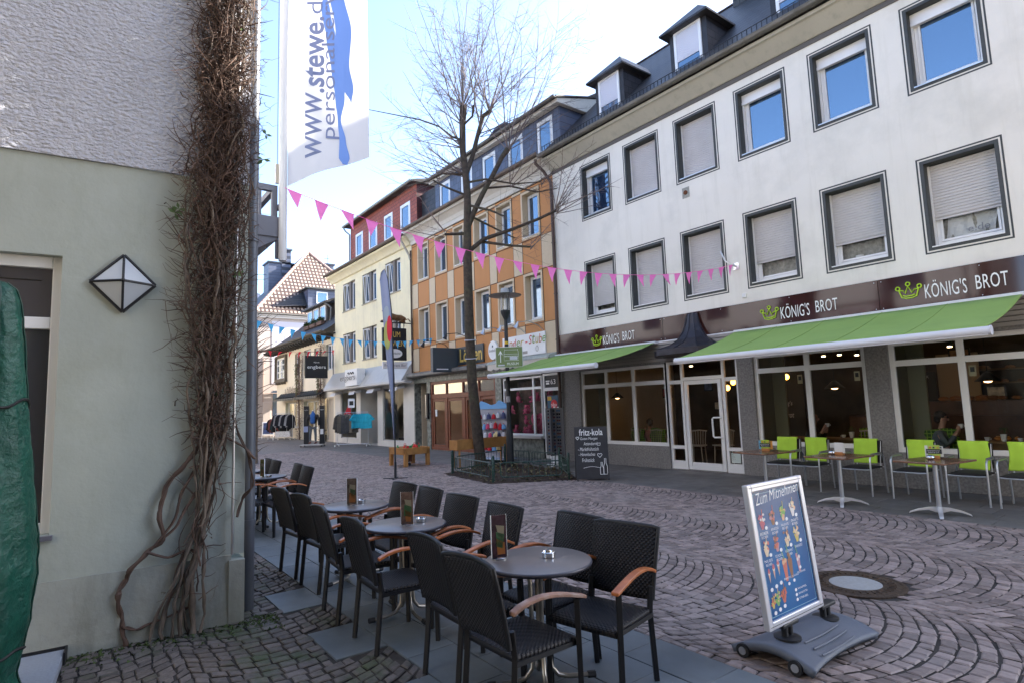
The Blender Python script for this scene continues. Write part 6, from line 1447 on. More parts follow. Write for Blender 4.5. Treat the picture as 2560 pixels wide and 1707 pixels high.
def blobs(y, h, cols, s, kind):
    f = MB(); mats = [mat('ice_%d' % i, c, .4) for i, c in enumerate([(.62, .16, .10), (.75, .45, .25), (.50, .12, .16), (.62, .50, .12), (.78, .62, .42), (.30, .13, .06), (.75, .70, .66), (.20, .42, .10), (.55, .28, .30)])]
    def disc(yy, hh, ry, rh, c, d=.0092):
        f.cm = c; n = 9; f.poly([BP(yy+ry*math.cos(2*PI*i/n), hh+rh*math.sin(2*PI*i/n), d) for i in range(n)])
    if kind == 'cup':
        f.cm = cols[-1]; f.poly([BP(y-.012*s, h-.05*s, .009), BP(y+.012*s, h-.05*s, .009), BP(y+.03*s, h, .009), BP(y-.03*s, h, .009)])
        for k in range(15): disc(y+random.uniform(-.030, .030)*s, h+random.uniform(-.02, .04)*s, random.uniform(.008, .014)*s, random.uniform(.008, .013)*s, random.choice(cols), .0094+k*.0001)
        f.cm = cols[0]; f.poly([BP(y+.008*s, h+.02*s, .0093), BP(y+.016*s, h+.02*s, .0093), BP(y+.020*s, h+.07*s, .0093), BP(y+.014*s, h+.07*s, .0093)])
    elif kind == 'cone':
        f.cm = 1; f.poly([BP(y, h-.06*s, .009), BP(y+.012*s, h, .009), BP(y-.012*s, h, .009)])
        for k in range(3): disc(y, h+.008*s*k, .014*s-.002*k, .012*s, (6, 0, 2)[k], .0093+k*.0002)
    elif kind == 'tall':
        f.cm = cols[0]; f.poly([BP(y-.010*s, h-.07*s, .009), BP(y+.010*s, h-.07*s, .009), BP(y+.022*s, h+.02*s, .009), BP(y-.022*s, h+.02*s, .009)])
        for k in range(4): disc(y+random.uniform(-.014, .014)*s, h+random.uniform(.0, .04)*s, .012*s, .011*s, random.choice(cols), .0093+k*.0002)
        f.cm = 7; f.poly([BP(y+.0*s, h+.03*s, .0098), BP(y+.006*s, h+.03*s, .0098), BP(y-.014*s, h+.085*s, .0098), BP(y-.02*s, h+.085*s, .0098)])
    f.build('ice_cream_print', mats, po)
def price(y, h, s=1): 
    f = MB(); n = 12; f.poly([BP(y+.017*s*math.cos(2*PI*i/n), h+.012*s*math.sin(2*PI*i/n), .0104) for i in range(n)]); f.build('price_oval', M_letter, po)
NM = [('ERDBEER', 'BECHER'), ('AMARENA', 'BECHER'), ('FRÜCHTE', 'BECHER'), ('SPAGHETTI', 'EIS'), ('NUSS', 'BECHER'), ('SCHOKO', 'BECHER'), ('KROKANT', 'BECHER'), ('BANANASPLIT', '')]
for i in range(8):
    r, c = divmod(i, 4); y = -.455+.155*c; h = .745-.195*r+.012*c
    blobs(y, h, ((0, 6, 2), (0, 8, 5), (3, 7, 1), (4, 1, 6), (1, 0, 4), (5, 0, 8), (1, 5, 4), (4, 1, 3))[i], 1.2, 'cup'); price(y+.045, h-.055, 1.2)
    ptext(NM[i][0], y-.05, h-.10, .095, .018); 
    if NM[i][1]: ptext(NM[i][1], y-.04, h-.126, .075, .016)
for i in range(3): blobs(-.47+.07*i, .375+.02*i, (0,), 1.2+.1*i, 'cone'); price(-.47+.07*i, .26+.012*i, 1.2)
blobs(-.235, .385, (0, 1), 1.55, 'tall'); blobs(-.155, .395, (5, 1), 1.55, 'tall'); blobs(-.03, .40, (8, 6), 1.3, 'tall'); price(-.02, .34); price(-.22, .255); price(-.14, .265)
ptext('EISKAFFEE  SCHOKO', -.28, .29, .19, .012); ptext('MILCHSHAKE', -.08, .30, .11, .013)
for i in range(3): blobs(-.48+.07*i+.02*(i == 2), .175+.012*i, ((0, 3), (1, 7), (5, 0))[i], .85+.15*i, 'cup'); price(-.47+.07*i, .10+.01*i, 1.2)
for i, s_ in enumerate(('WAFFEL', 'SAHNE EXTRA', 'STREUSEL')): price(-.14, .195-.035*i); ptext(s_, -.11, .19-.035*i, .12, .012)

# ------------------------------------------------------------------ bed with tree, lamp post, low fence
g = MB(); g.poly([(x, y, .004) for x, y in BED]); tag(g.build('soil_bed', mat('mulch', (.045, .025, .015), .95, var=.6, vscale=25, bump=1, bscale=40)), kind='structure')
g = MB()
for i in range(500):
    x, y = random.uniform(-2.6, 1.6), random.uniform(-4.3, -1.6)
    if not in_bed(x, y): continue
    s = random.uniform(.03, .07); a = random.random()*6.28; z = random.uniform(.01, .1) if x < -.2 or y > -3 else .012
    g.poly([(x+s*math.cos(a), y+s*math.sin(a), z), (x-s*.5*math.sin(a), y+s*.5*math.cos(a), z+.02), (x-s*math.cos(a), y-s*math.sin(a), z*.5), (x+s*.5*math.sin(a), y-s*.5*math.cos(a), z+.01)])
tag(g.build('dead_leaves', mat('dead_leaves', (.12, .10, .045), .8, island=.7)), kind='stuff')
M_fgr = mat('dark_green_paint', (.012, .05, .035), .35, spec=.6, stain=(.25, .25, .25), sscale=14, samt=.5)
fe = thing('tree_guard_fence', 'low dark green tubular fence around the tree bed with hoop posts', 'fence', (0, -3, 0), world=True)
FP = [(-1.75, -3.88), (.53, -4.2), (1.5, -2.8), (.0, -1.75), (-2.45, -1.68)]
for i in range(5):
    A = Vector((*FP[i], 0)); B = Vector((*FP[(i+1) % 5], 0)); d = (B-A); ln = d.length; d.normalize(); a0 = A+d*.16; b0 = B-d*.16
    nseg = 1 if ln < 2.4 else 2
    for k in range(nseg):
        s0 = a0+(b0-a0)*k/nseg+d*(.06 if k else 0); s1 = a0+(b0-a0)*(k+1)/nseg-d*(.06 if k < nseg-1 else 0)
        f = MB(); Z0, Z1, r = .10, .42, .07
        P = [s0+d*r+Vector((0, 0, Z0)), s1-d*r+Vector((0, 0, Z0))]; P += [s1-d*r*(1-math.sin(t_))+Vector((0, 0, Z0+r-r*math.cos(t_))) for t_ in (PI/6, PI/3, PI/2)]
        P += [s1-d*r*(1-math.cos(t_))+Vector((0, 0, Z1-r+r*math.sin(t_))) for t_ in (PI/6, PI/3, PI/2)]; P += [s0+d*r*(1-math.sin(t_))+Vector((0, 0, Z1-r+r*math.cos(t_))) for t_ in (0, PI/6, PI/3, PI/2)]
        P += [s0+d*r*(1-math.cos(t_))+Vector((0, 0, Z0+r-r*math.sin(t_))) for t_ in (PI/6, PI/3, PI/2)]
        f.tube(P, .014, 7); L2 = (s1-s0).length; n = int(L2/.12)
        for j in range(1, n): q = s0+(s1-s0)*j/n; f.tube([q+Vector((0, 0, Z0)), q+Vector((0, 0, Z1))], .006, 5)
        f.build('fence_panel', M_fgr, fe, smooth=60)
    f = MB(); c = A; e_ = Vector((.605, -.796, 0))*0+Vector((.70, -.71, 0))*.07
    f.tube([c-e_, c-e_+Vector((0, 0, .50))]+[c-e_*math.cos(t_)+Vector((0, 0, .50+.07*math.sin(t_))) for t_ in (PI/6, PI/3, PI/2, 2*PI/3, 5*PI/6)]+[c+e_+Vector((0, 0, .50)), c+e_], .024, 9); f.build('hoop_post', M_fgr, fe, smooth=60)

# bare tree
TX, TY, _ = OW(-1.08, 16.76)
tr = thing('bare_tree', 'pollarded bare street tree with a tall trunk and many thin twigs', 'tree', (TX, TY, 0), world=True)
M_tb = mat('tree_bark', (.062, .046, .033), .9, var=.4, vscale=10, bump=1, bscale=28, stain=(.07, .085, .035), sscale=1.2, samt=.6)
M_tw = mat('tree_twigs', (.15, .11, .095), .7, island=.35)
def T(X, Z, dy=0): return OW(X, 16.76+dy, Z)
f = MB()
trunk = [(-1.0, 0), (-1.02, .3), (-1.09, 1.2), (-1.18, 2.4), (-1.22, 3.8), (-1.22, 5.36), (-1.22, 6.25), (-1.19, 7.06), (-1.17, 7.88), (-1.21, 8.65), (-1.27, 9.26), (-1.26, 10.1), (-1.22, 10.66)]
tw_ = [(-1.0, 0)]
f.tube([T(x, z) for x, z in trunk], [.20, .16, .15, .142, .138, .133, .128, .115, .105, .10, .095, .095, .115], 16)
LIMBS = [([(-1.15, 7.0), (-1.0, 7.35), (-.72, 7.9), (-.40, 8.45), (-.10, 9.0), (.08, 9.22)], [.085, .08, .075, .07, .07, .085], -.15),
         ([(-1.17, 8.6), (-.98, 9.15), (-.80, 9.85), (-.64, 10.42), (-.42, 10.6)], [.075, .07, .062, .065, .07], .2),
         ([(-1.12, 6.25), (-.72, 6.52), (.1, 6.74), (.9, 6.99), (1.4, 7.18)], [.07, .06, .05, .042, .04], -.5),
         ([(-.80, 6.48), (.0, 6.30), (.64, 6.19)], [.045, .035, .03], -.3), ([(-1.22, 6.74), (-1.85, 6.68)], [.05, .035], -.2),
         ([(-1.2, 8.55), (-1.9, 8.64), (-2.35, 8.47), (-3.1, 8.36)], [.035, .03, .022, .014], .3), ([(-1.2, 7.9), (-1.75, 8.05), (-2.1, 8.15)], [.035, .03, .02], -.6),
         ([(-1.15, 8.3), (-.6, 8.3), (.2, 8.05), (1.0, 8.0)], [.035, .03, .022, .015], -.6), ([(-1.15, 7.6), (-.5, 7.3), (-.1, 7.0)], [.04, .032, .02], -.7), ([(-1.15, 7.3), (-.4, 6.95), (.2, 6.7)], [.035, .028, .015], .5),
         ([(-.62, 8.1), (.1, 8.15), (.9, 7.95), (1.5, 8.05)], [.035, .028, .02, .012], .1), ([(-1.25, 9.6), (-1.6, 9.8), (-2.0, 10.2), (-2.6, 10.5), (-4.2, 10.95)], [.04, .03, .025, .02, .01], .5),
         ([(-1.2, 9.1), (-1.0, 9.3), (-.85, 9.35)], [.035, .03, .03], .2), ([(-1.22, 10.1), (-.95, 10.3), (-.9, 10.6)], [.035, .03, .035], -.2)]
for pts, rr, dy in LIMBS: f.tube([T(x, z, dy*i/(len(pts)-1)) for i, (x, z) in enumerate(pts)], rr, 9)
f.build('trunk', M_tb, tr, smooth=60)
f = MB(); HEADS = [((-1.23, 10.65, 0), 17, -.05), ((-.45, 10.6, .2), 15, .2), ((.08, 9.2, -.15), 15, .4), ((-1.3, 9.5, 0), 14, -1.0), ((-1.25, 10.1, 0), 9, -.6), ((1.4, 7.18, -.5), 13, 1.1), ((-.9, 10.5, 0), 6, 0), ((-1.2, 8.6, .1), 14, -1.3), ((-.75, 9.9, .15), 9, 1.0), ((1.0, 8.0, -.6), 5, 1.2), ((-2.0, 8.5, .2), 6, -1.2), ((.62, 6.2, -.3), 3, 1.2), ((-1.85, 6.68, -.2), 3, -1.2), ((.1, 8.2, 0), 6, 1.0)]
def shoot(p, d, L1, r0, depth):
    n = max(4, int(L1/.22)); pts = [p.copy()]; rr = [r0]; dd = d.normalized()
    grav = random.uniform(-.02, .05)
    for k in range(n):
        dd = (dd+Vector((random.gauss(0, .05), random.gauss(0, .05), grav+random.gauss(0, .04)))).normalized(); p = p+dd*(L1/n); pts.append(p.copy()); rr.append(r0*(1-.85*(k+1)/n)+.0012)
    f.tube([tuple(q) for q in pts], rr, 5 if r0 > .008 else 3, cap=False)
    if depth > 0:
        m_ = int(L1*(3.6 if depth == 2 else 4.2))
        for j in range(m_):
            k = random.uniform(.15, .97)*(len(pts)-1); i = min(int(k), len(pts)-2); q = pts[i].lerp(pts[i+1], k-i); base = (pts[i+1]-pts[i]).normalized()
            side = Vector((random.gauss(0, 1), random.gauss(0, 1), random.gauss(0, .7))); side = (side-base*side.dot(base)).normalized()
            shoot(q, base*.75+side*.8, L1*random.uniform(.14, .36)*(1.15-k/len(pts)*.6), max(.0022, r0*.38), depth-1)
for (X, Z, dy), n, bias in HEADS:
    for i in range(n):
        base = Vector(T(X, Z, dy)); a = random.uniform(-1.15, 1.15)*.85+bias*.8; b = random.gauss(0, .45)
        dx_, dz_ = math.sin(a), math.cos(a)
        if abs(bias) > .9: dz_ = abs(dz_)*.7
        d = Vector(OW(dx_+2.502, b+16.30, 0)); d.z = dz_+.12
        Lm = (random.uniform(2.2, 5.4) if abs(a) < .7 else random.uniform(1.6, 3.6)) if abs(bias) < .5 else random.uniform(1.2, 3.5)
        if Z < 8.3: Lm *= .62
        shoot(base+Vector((0, 0, random.uniform(-.15, .1))), d, Lm, random.uniform(.008, .019), 2)
# sparse twigs along the lower limbs
for pts, rr, dy in LIMBS[2:]:
    for i in range(6):
        k = random.uniform(.3, 1)*(len(pts)-1); j = min(int(k), len(pts)-2); fr_ = k-j; x = pts[j][0]*(1-fr_)+pts[j+1][0]*fr_; z = pts[j][1]*(1-fr_)+pts[j+1][1]*fr_
        sg_ = 1 if pts[-1][0] > pts[0][0] else -1
        d = Vector(OW(sg_*random.uniform(.3, 1)+2.502, random.gauss(0, .6)+16.3, 0)); d.z = random.uniform(-.5, .6)
        shoot(Vector(T(x, z, dy*k/(len(pts)-1))), d, random.uniform(.5, 1.7), .007, 1)
f.build('twigs', M_tw, tr, smooth=60)
f = MB()
for z in (3.58, 3.05): f.tube([Vector(T(-1.20, z))+Vector((.165*math.cos(t_), .165*math.sin(t_), .01*math.sin(t_*2))) for t_ in [i*PI/8 for i in range(17)]], .014, 5)
tag(f.build('cable_band', mat('pale_band', (.55, .55, .6), .5)), 'pale wires strapped round the tree trunk at sign height', 'wire')
# street lamp with museum sign
OLD = R_(52.77)
lx, ly, _ = OW(-.16, 16.6)
sl_ = thing('street_lamp', 'black street lamp with a clear glass cylinder and wide disc hood beside the tree', 'street lamp', (lx, ly, 0), OLD)
f = MB(); f.lathe([(.105, 0), (.10, .9), (.085, 1.0), (.07, 1.05), (.062, 1.2), (.052, 3.9), (.05, 4.15)], n=18); f.build('post', M_rail, sl_, smooth=40)
f = MB(); f.lathe([(.05, 4.12), (.07, 4.16), (.13, 4.30), (.14, 4.34), (.14, 4.38), (.1, 4.40)], n=20); f.build('collar', M_rail, sl_, smooth=40)
f = MB(); f.lathe([(.13, 4.38), (.13, 4.86)], n=24)
f.f = [q for q in f.f if len(q) == 4]; f.m = [0]*len(f.f); f.build('glass', M_gshop, sl_, smooth=60)
f = MB(); f.tube([(0, 0, 4.38), (0, 0, 4.5)], .05, 10); f.tube([(0, 0, 4.5), (0, 0, 4.72)], .03, 8); f.build('lamp_unit', M_pvc, sl_, smooth=40)
f = MB()
for k in range(8): a = k*PI/4; f.tube([(.128*math.cos(a), .128*math.sin(a), 4.38), (.128*math.cos(a), .128*math.sin(a), 4.9)], .006, 4)
f.build('glass_rods', M_alu, sl_)
f = MB(); f.lathe([(.47, 4.815), (.475, 4.825), (.30, 4.85), (.13, 4.87), (.02, 4.87)], n=48); f.build('disc_hood', mat('dark_steel_disc', (.06, .065, .07), .35, metal=.5), sl_, smooth=50)
f = MB(); f.lathe([(.12, 4.87), (.12, 4.99), (.10, 5.03), (.01, 5.05)], n=24); f.build('top_cap', mat('frosted', (.35, .36, .36), .3), sl_, smooth=40)
f = MB(); f.lathe([(.056, 3.42), (.056, 3.50)], n=16); f.build('yellow_band', mat('yellow_tape', (.6, .38, .02), .5), sl_)
f = MB(); f.lathe([(.065, 1.78), (.065, 1.95)], n=16); f.build('sticker', mat('sticker', (.35, .35, .38), .5, var=.5, vscale=50), sl_)
ms = thing('museum_sign', 'green rectangular museum direction sign with a white arrow on the lamp post', 'sign', (lx, ly, 0), OLD)
M_olv = mat('olive_sign_green', (.18, .23, .09), .5)
f = MB(); f.box(-.32, .45, -.10, -.075, 2.76, 3.34); sgp = f.build('plate', mat('sign_rim', (.62, .64, .58), .5), ms, bevel=.012)
f = MB(); f.box(-.305, .435, -.104, -.1, 2.775, 3.325); f.build('green_face', M_olv, ms)
f = MB(); f.box(-.19, -.17, -.108, -.104, 2.9, 3.2); f.prism([(-.18, -.108, 3.24), (-.235, -.108, 3.13), (-.235, -.108, 3.10), (-.18, -.108, 3.18), (-.125, -.108, 3.10), (-.125, -.108, 3.13)], (0, .004, 0)); f.build('arrow', M_letter, ms)
f = MB()
for q in ([(-.08, 3.13), (-.08, 2.95), (.33, 2.95), (.33, 3.13)], [(-.08, 3.13), (-.06, 3.27)], [(.33, 3.13), (.31, 3.27)], [(-.06, 3.25), (.31, 3.25)], [(-.08, 3.13), (.33, 3.13)], [(-.08, 3.08), (.33, 3.08)]): f.tube([(x, -.106, z) for x, z in q], .004, 4)
for i in range(8): f.tube([(-.06+i*.05, -.106, 3.05), (-.055+i*.05, -.106, 3.075), (-.04+i*.05, -.106, 3.075), (-.035+i*.05, -.106, 3.05)], .004, 4)
f.build('building_drawing', M_letter, ms)
f = MB(); f.box(.08, .3, -.108, -.104, 2.97, 3.06); f.build('pasted_label', mat('label_white', (.55, .55, .62), .6), ms); f = MB(); f.box(-.26, -.07, -.108, -.104, 2.80, 2.84); f.build('small_label', mat('label_white', (.55, .55, .62)), ms)
text('MUSEUM', M_letter, 'lettering', ms, (-.0, -.105, 2.82), w=.32, h=.075)
f = MB(); f.tube([(0, -.075, 2.9), (0, 0, 2.9)], .02, 6); f.tube([(0, -.075, 3.2), (0, 0, 3.2)], .02, 6); f.build('clamps', M_alu, ms)

# ------------------------------------------------------------------ feather flag, bunting
fx, fy, _ = OW(-2.99, 14.69)
ff = thing('feather_flag', 'tall narrow feather flag with red, green and yellow circles behind the chairs', 'flag', (fx, fy, 0), OLD)
f = MB(); f.tube([(0, 0, 0), (-.01, 0, 2.5), (-.05, 0, 4.2), (-.13, 0, 5.0), (-.22, 0, 5.26), (-.30, 0, 5.18), (-.335, 0, 4.95)], [.02, .018, .014, .012, .01, .008, .006], 8); f.build('mast', M_rail, ff, smooth=60)
def fe_(z):     # right edge (mast side) and left edge x at height z
    tb = [(.95, .0, -.03), (2.0, -.005, -.10), (2.9, -.012, -.19), (4.0, -.035, -.27), (4.6, -.09, -.31), (5.0, -.14, -.335), (5.2, -.19, -.28), (5.25, -.21, -.23)]
    for a, b in zip(tb, tb[1:]):
        if a[0] <= z <= b[0]: k = (z-a[0])/(b[0]-a[0]); return a[1]*(1-k)+b[1]*k, a[2]*(1-k)+b[2]*k
    return tb[-1][1:]
f = MB(); f.grid(lambda p, q: (fe_(.96+q*4.28)[0]*(1-p)+fe_(.96+q*4.28)[1]*p, .02*math.sin(p*6+q*4), .96+q*4.28), 6, 50); f.build('sail', mat('lilac_sailcloth', (.27, .30, .42), .8, var=.15, vscale=.9), ff, smooth=60)
def oval(x, z, rx, rz_, c, dy):
    f = MB(); n = 24; f.poly([(x+rx*math.cos(2*PI*i/n), -.03-dy, z+rz_*math.sin(2*PI*i/n)) for i in range(n)]); f.build('printed_circle', mat('circ'+str(c), c, .7), ff)
oval(-.155, 3.55, .085, .36, (.42, .42, .12), 0); oval(-.10, 3.72, .065, .33, (.62, .03, .05), .004); oval(-.17, 4.1, .07, .2, (.35, .40, .45), .0)
f = MB(); f.cyl((0, 0), .03, 0, .4, 10); f.box(-.3, .3, -.02, .02, .0, .02); f.box(-.02, .02, -.3, .3, .0, .018); f.build('cross_foot', M_rail, ff)
def bunting(A, B, sag, n, size, m, lab, a0=.02, a1=.98):
    A = Vector(A); B = Vector(B); t = thing('bunting', lab, 'bunting', tuple(A), world=True)
    def P(k): return A.lerp(B, k)-Vector((0, 0, sag*4*k*(1-k)))
    f = MB(); f.tube([tuple(P(i/60)) for i in range(61)], .004 if size > .15 else .006, 4, cap=False); f.build('string', m, t)
    dk = size*1.0/(B-A).length
    for i in range(n):
        k = a0+(a1-a0)*i/(n-1); p0, p1 = P(k), P(min(1, k+dk)); tw = random.gauss(.35, .45); w_ = (p1-p0); nrm = Vector((-w_.y, w_.x, 0)).normalized()
        tip = (p0+p1)/2+Vector((0, 0, -size*1.35*math.cos(tw*.7)))+nrm*size*math.sin(tw)+w_*random.gauss(.15, .15)
        mid1 = p0.lerp(tip, .5)+nrm*size*.06; mid2 = p1.lerp(tip, .5)+nrm*size*.10
        f = MB(); f.add([p0, p1, mid2, mid1, tip], [(0, 1, 2, 3), (3, 2, 4)]); f.build('pennant', m, t)
    return t
def clothm(nm, c):
    m = bpy.data.materials.new(nm); m.use_nodes = True; n = m.node_tree; b = n.nodes['Principled BSDF']; b.inputs['Base Color'].default_value = (*c, 1); b.inputs['Roughness'].default_value = .8
    tr2 = n.nodes.new('ShaderNodeBsdfTranslucent'); tr2.inputs[0].default_value = (*c, 1); mx = n.nodes.new('ShaderNodeMixShader'); mx.inputs[0].default_value = .5
    n.links.new(b.outputs[0], mx.inputs[1]); n.links.new(tr2.outputs[0], mx.inputs[2]); n.links.new(mx.outputs[0], n.nodes['Material Output'].inputs[0]); return m
bunting(OW(-2.99, 7.56, 4.70), (4.26, -.1, 4.63), .62, 27, .19, clothm('pink_cloth', (1.0, .26, .62)), 'string of pink pennants crossing the street from the flagpole to the white facade', .005, .985)
bunting(OW(-7.3, 16.2, 4.35), (-8.95, -.3, 4.46), .35, 21, .20, clothm('blue_cloth', (.10, .45, .75)), 'string of light blue pennants hanging across the street before the tavern', .02, .97)
bunting(OW(-11.2, 25, 4.45), (-19.95, -.3, 5.03), .10, 9, .24, clothm('red_cloth', (.65, .02, .04)), 'string of red pennants hanging in front of the low white house', .05, .97)

# ------------------------------------------------------------------ street displays
cbx, cby, _ = OW(1.67, 13.0)
cb = thing('chalkboard', 'black folding chalkboard with white cola lettering beside the low fence', 'chalkboard', (cbx, cby, 0), OLD+R_(-2))
M_cb = mat('chalkboard_black', (.035, .035, .04), .6, var=.15, vscale=5)
f = MB(); f.prism([(-.36, .02, .04), (.36, .02, .04), (.36, .13, 1.16), (-.36, .13, 1.16)], (0, .03, 0)); f.build('front_panel', M_cb, cb)
f = MB(); f.prism([(-.36, .42, .02), (.36, .42, .02), (.36, .17, 1.15), (-.36, .17, 1.15)], (0, .03, 0)); f.build('rear_panel', M_cb, cb)
for x in (-.34, .34): f = MB(); f.prism([(x-.02, .0, -.0), (x+.02, .0, -.0), (x+.02, .02, .16), (x-.02, .02, .16)], (0, .03, 0)); f.build('leg', M_cb, cb)
uzc = Vector((0, .11, 1.12)).normalized()
def cbt(s, x, z, w, h, **k): y = .02+(z-.04)/1.12*.11; return text(s, M_letter, 'chalk_text', cb, (x, y-.004, z), (1, 0, 0), uzc, w=w, h=h, ext=.002, **k)
cbt('fritz-kola', -.26, .97, .52, .145, offset=.012); cbt('Guten Morgen', -.24, .86, .38, .075, shear=.1); cbt('Attendorn!', -.17, .76, .30, .07, shear=.1)
cbt('- Marktfrühstück', -.30, .64, .46, .075, shear=.2); cbt('- Himmlisches', -.29, .53, .36, .07, shear=.1); cbt('Frühstück', -.22, .40, .27, .08, shear=.1)
def cby_(z): return .02+(z-.04)/1.12*.11-.006
f = MB()
def heart(x, z, s): f.tube([(x+s*.5*(math.sin(t_)**3), cby_(z), z+s*.5*(13*math.cos(t_)-5*math.cos(2*t_)-2*math.cos(3*t_)-math.cos(4*t_))/16) for t_ in [i*PI/8 for i in range(17)]], .006, 4)
heart(-.30, .92, .07); heart(.17, .54, .10); f.tube([(-.2+i*.04, cby_(.28), .27+.03*math.sin(i/9*PI)) for i in range(10)], .004, 4)
for (x, w_, h_) in ((.20, .035, .26), (.28, .04, .34)):
    f.tube([(x-w_, cby_(.15), .13), (x-w_, cby_(.2), .13+h_*.5), (x-w_*.4, cby_(.3), .13+h_*.7), (x-w_*.4, cby_(.3), .13+h_), (x+w_*.4, cby_(.3), .13+h_), (x+w_*.4, cby_(.3), .13+h_*.7), (x+w_, cby_(.2), .13+h_*.5), (x+w_, cby_(.15), .13), (x-w_, cby_(.15), .13)], .007, 4)
f.tube([(.12, cby_(.8), .80), (.13, cby_(.8), .755), (.19, cby_(.8), .755), (.20, cby_(.8), .80), (.12, cby_(.8), .80)], .006, 4); f.build('chalk_drawing', M_letter, cb)
# hat rack
hr = thing('hat_display', 'light blue display rack hung with childrens hats and caps before the tavern', 'display rack', (-3.68, -1.2, 0), R_(4))
f = MB(); f.box(-.70, .70, .03, .06, .10, 1.72); f.build('back_panel', mat('grey_board', (.36, .36, .40), .7), hr)
f = MB(); f.prism([(-.74, .0, 1.60), (.74, .0, 1.60), (.74, .0, 1.70), (.5, .0, 1.80), (.3, .0, 1.86), (.15, .0, 1.76), (-.1, 0, 1.72), (-.35, 0, 1.80), (-.6, 0, 1.86), (-.74, 0, 1.75)], (0, .03, 0)); f.build('wavy_top', mat('sky_blue_board', (.16, .38, .66), .5), hr)
f = MB()
for x in (-.70, .70): f.box(x-.02, x+.02, .0, .03, .05, 1.6)
f.box(-.7, .7, -.25, .3, .06, .1); f.build('stand', mat('pale_blue_frame', (.40, .48, .62), .5), hr)
for x in (-.6, .6):
    for y in (-.2, .25): f = MB(); f.tube([(x-.015, y, .03), (x+.015, y, .03)], .03, 10); f.build('castor', M_black, hr)
HC = [(.45, .02, .03), (.6, .6, .62), (.06, .07, .15), (.6, .45, .08), (.15, .32, .55), (.6, .07, .15), (.5, .5, .55), (.15, .15, .17), (.65, .5, .3), (.5, .03, .3)]
Mh = Matrix.Translation((-3.68, -1.2, 0)) @ Matrix.Rotation(R_(4), 4, 'Z')
hatp = []
for i, c in enumerate(HC):
    o = thing('childrens_hat', 'small childrens hat hanging on the blue display rack', 'hat', group='childrens hats on the blue rack')
    f = MB(); f.lathe([(.085, 0), (.085, .03), (.08, .05), (.072, .10), (.045, .14), (.01, .155)], n=14); f.build('crown', mat('hat%d' % i, c, .9, var=.3, vscale=25), o, smooth=60)
    f = MB(); f.ball((0, 0, .165), .02, n=8); f.build('pompom', mat('hat%d' % ((i+3) % 10), c, .9), o, smooth=60); hatp.append(o)
k = 0
for r_i, (z, n) in enumerate(((1.30, 6), (.98, 7), (.68, 6), (.32, 6))):
    for j in range(n):
        x = -.58+1.16*j/(n-1)+random.uniform(-.03, .03); y = -.06; src = hatp[(k*7+3) % 10]; pos = Mh @ Vector((x, y, z+random.uniform(-.03, .03)))
        if k < 10: src = hatp[k]; src.location = pos
        else: src = copy_tree(src, pos)
        src.scale = (1, .7, random.uniform(.9, 1.3)); k += 1
for x, z in ((.36, .78), (.50, .42)):
    t = thing('sun_hat', 'pale yellow sun hat hanging at the right side of the blue display rack, %s' % ('upper one' if z > .6 else 'lower one'), 'hat', Mh @ Vector((x, -.2, z))); f = MB(); f.lathe([(.14, 0), (.14, .01), (.08, .02), (.07, .07), (.02, .09)], n=20); o = f.build('brim', mat('straw_yellow', (.62, .5, .25), .8), t, smooth=50); o.rotation_euler = (R_(80), 0, R_(-20))
# sunglasses rack
gx = -.74
sr_ = thing('sunglasses_rack', 'slim white rotating rack packed with sunglasses beside the toy shop door', 'display rack', (gx, -1.2, 0), R_(20))
f = MB(); f.box(-.28, .28, -.02, .02, .30, 1.58); f.box(-.02, .02, -.28, .28, .30, 1.58); f.build('panel', mat('rack_panel', (.10, .10, .11), .5), sr_)
f = MB(); f.tube([(0, 0, .05), (0, 0, 1.62)], .03, 8); f.box(-.3, .3, -.03, .03, .03, .06); f.box(-.03, .03, -.3, .3, .03, .06); f.lathe([(.14, .1), (.14, .28)], n=16); f.build('column', M_pvc, sr_)
Ms = Matrix.Translation((gx, -1.2, 0)) @ Matrix.Rotation(R_(20), 4, 'Z'); gp = []
for i, c in enumerate([(.02, .025, .06), (.12, .03, .03), (.03, .10, .22), (.02, .02, .02)]):
    o = thing('sunglasses', 'pair of sunglasses hanging on the slim rotating rack', 'sunglasses', group='sunglasses on the rotating rack')
    f = MB()
    for s in (-1, 1): f.lathe([(.026, 0), (.026, .004), (.01, .008)], (s*.032, 0), 10)
    f.box(-.01, .01, -.004, .004, 0, .005); g_ = f.build('lenses', mat('lens%d' % i, c, .1, spec=.9), o)
    for v in g_.data.vertices: v.co = Vector((v.co.x, -v.co.z, v.co.y))
    f = MB(); f.tube([(-.06, 0, .01), (-.06, .06, .0)], .003, 4); f.tube([(.06, 0, .01), (.06, .06, 0)], .003, 4); f.tube([(-.06, -.004, .012), (.06, -.004, .012)], .003, 4); f.build('frame', M_black, o); gp.append(o)
k = 0
for face in range(3):
    for zi in range(14):
        for j in range(2):
            x = -.14+.28*j; z = .36+zi*.088; ang = (-20, -110, 70)[face]
            pos = Ms @ (Matrix.Rotation(R_(face*90-90 if face else 0), 4, 'Z') @ Vector((x, -.05, z))); rz = R_(20+(face*90-90 if face else 0))
            if k < 4: o = gp[k]; o.location = pos; o.rotation_euler = (0, 0, rz)
            else: o = copy_tree(gp[(k*3+zi) % 4], pos, rz)
            k += 1
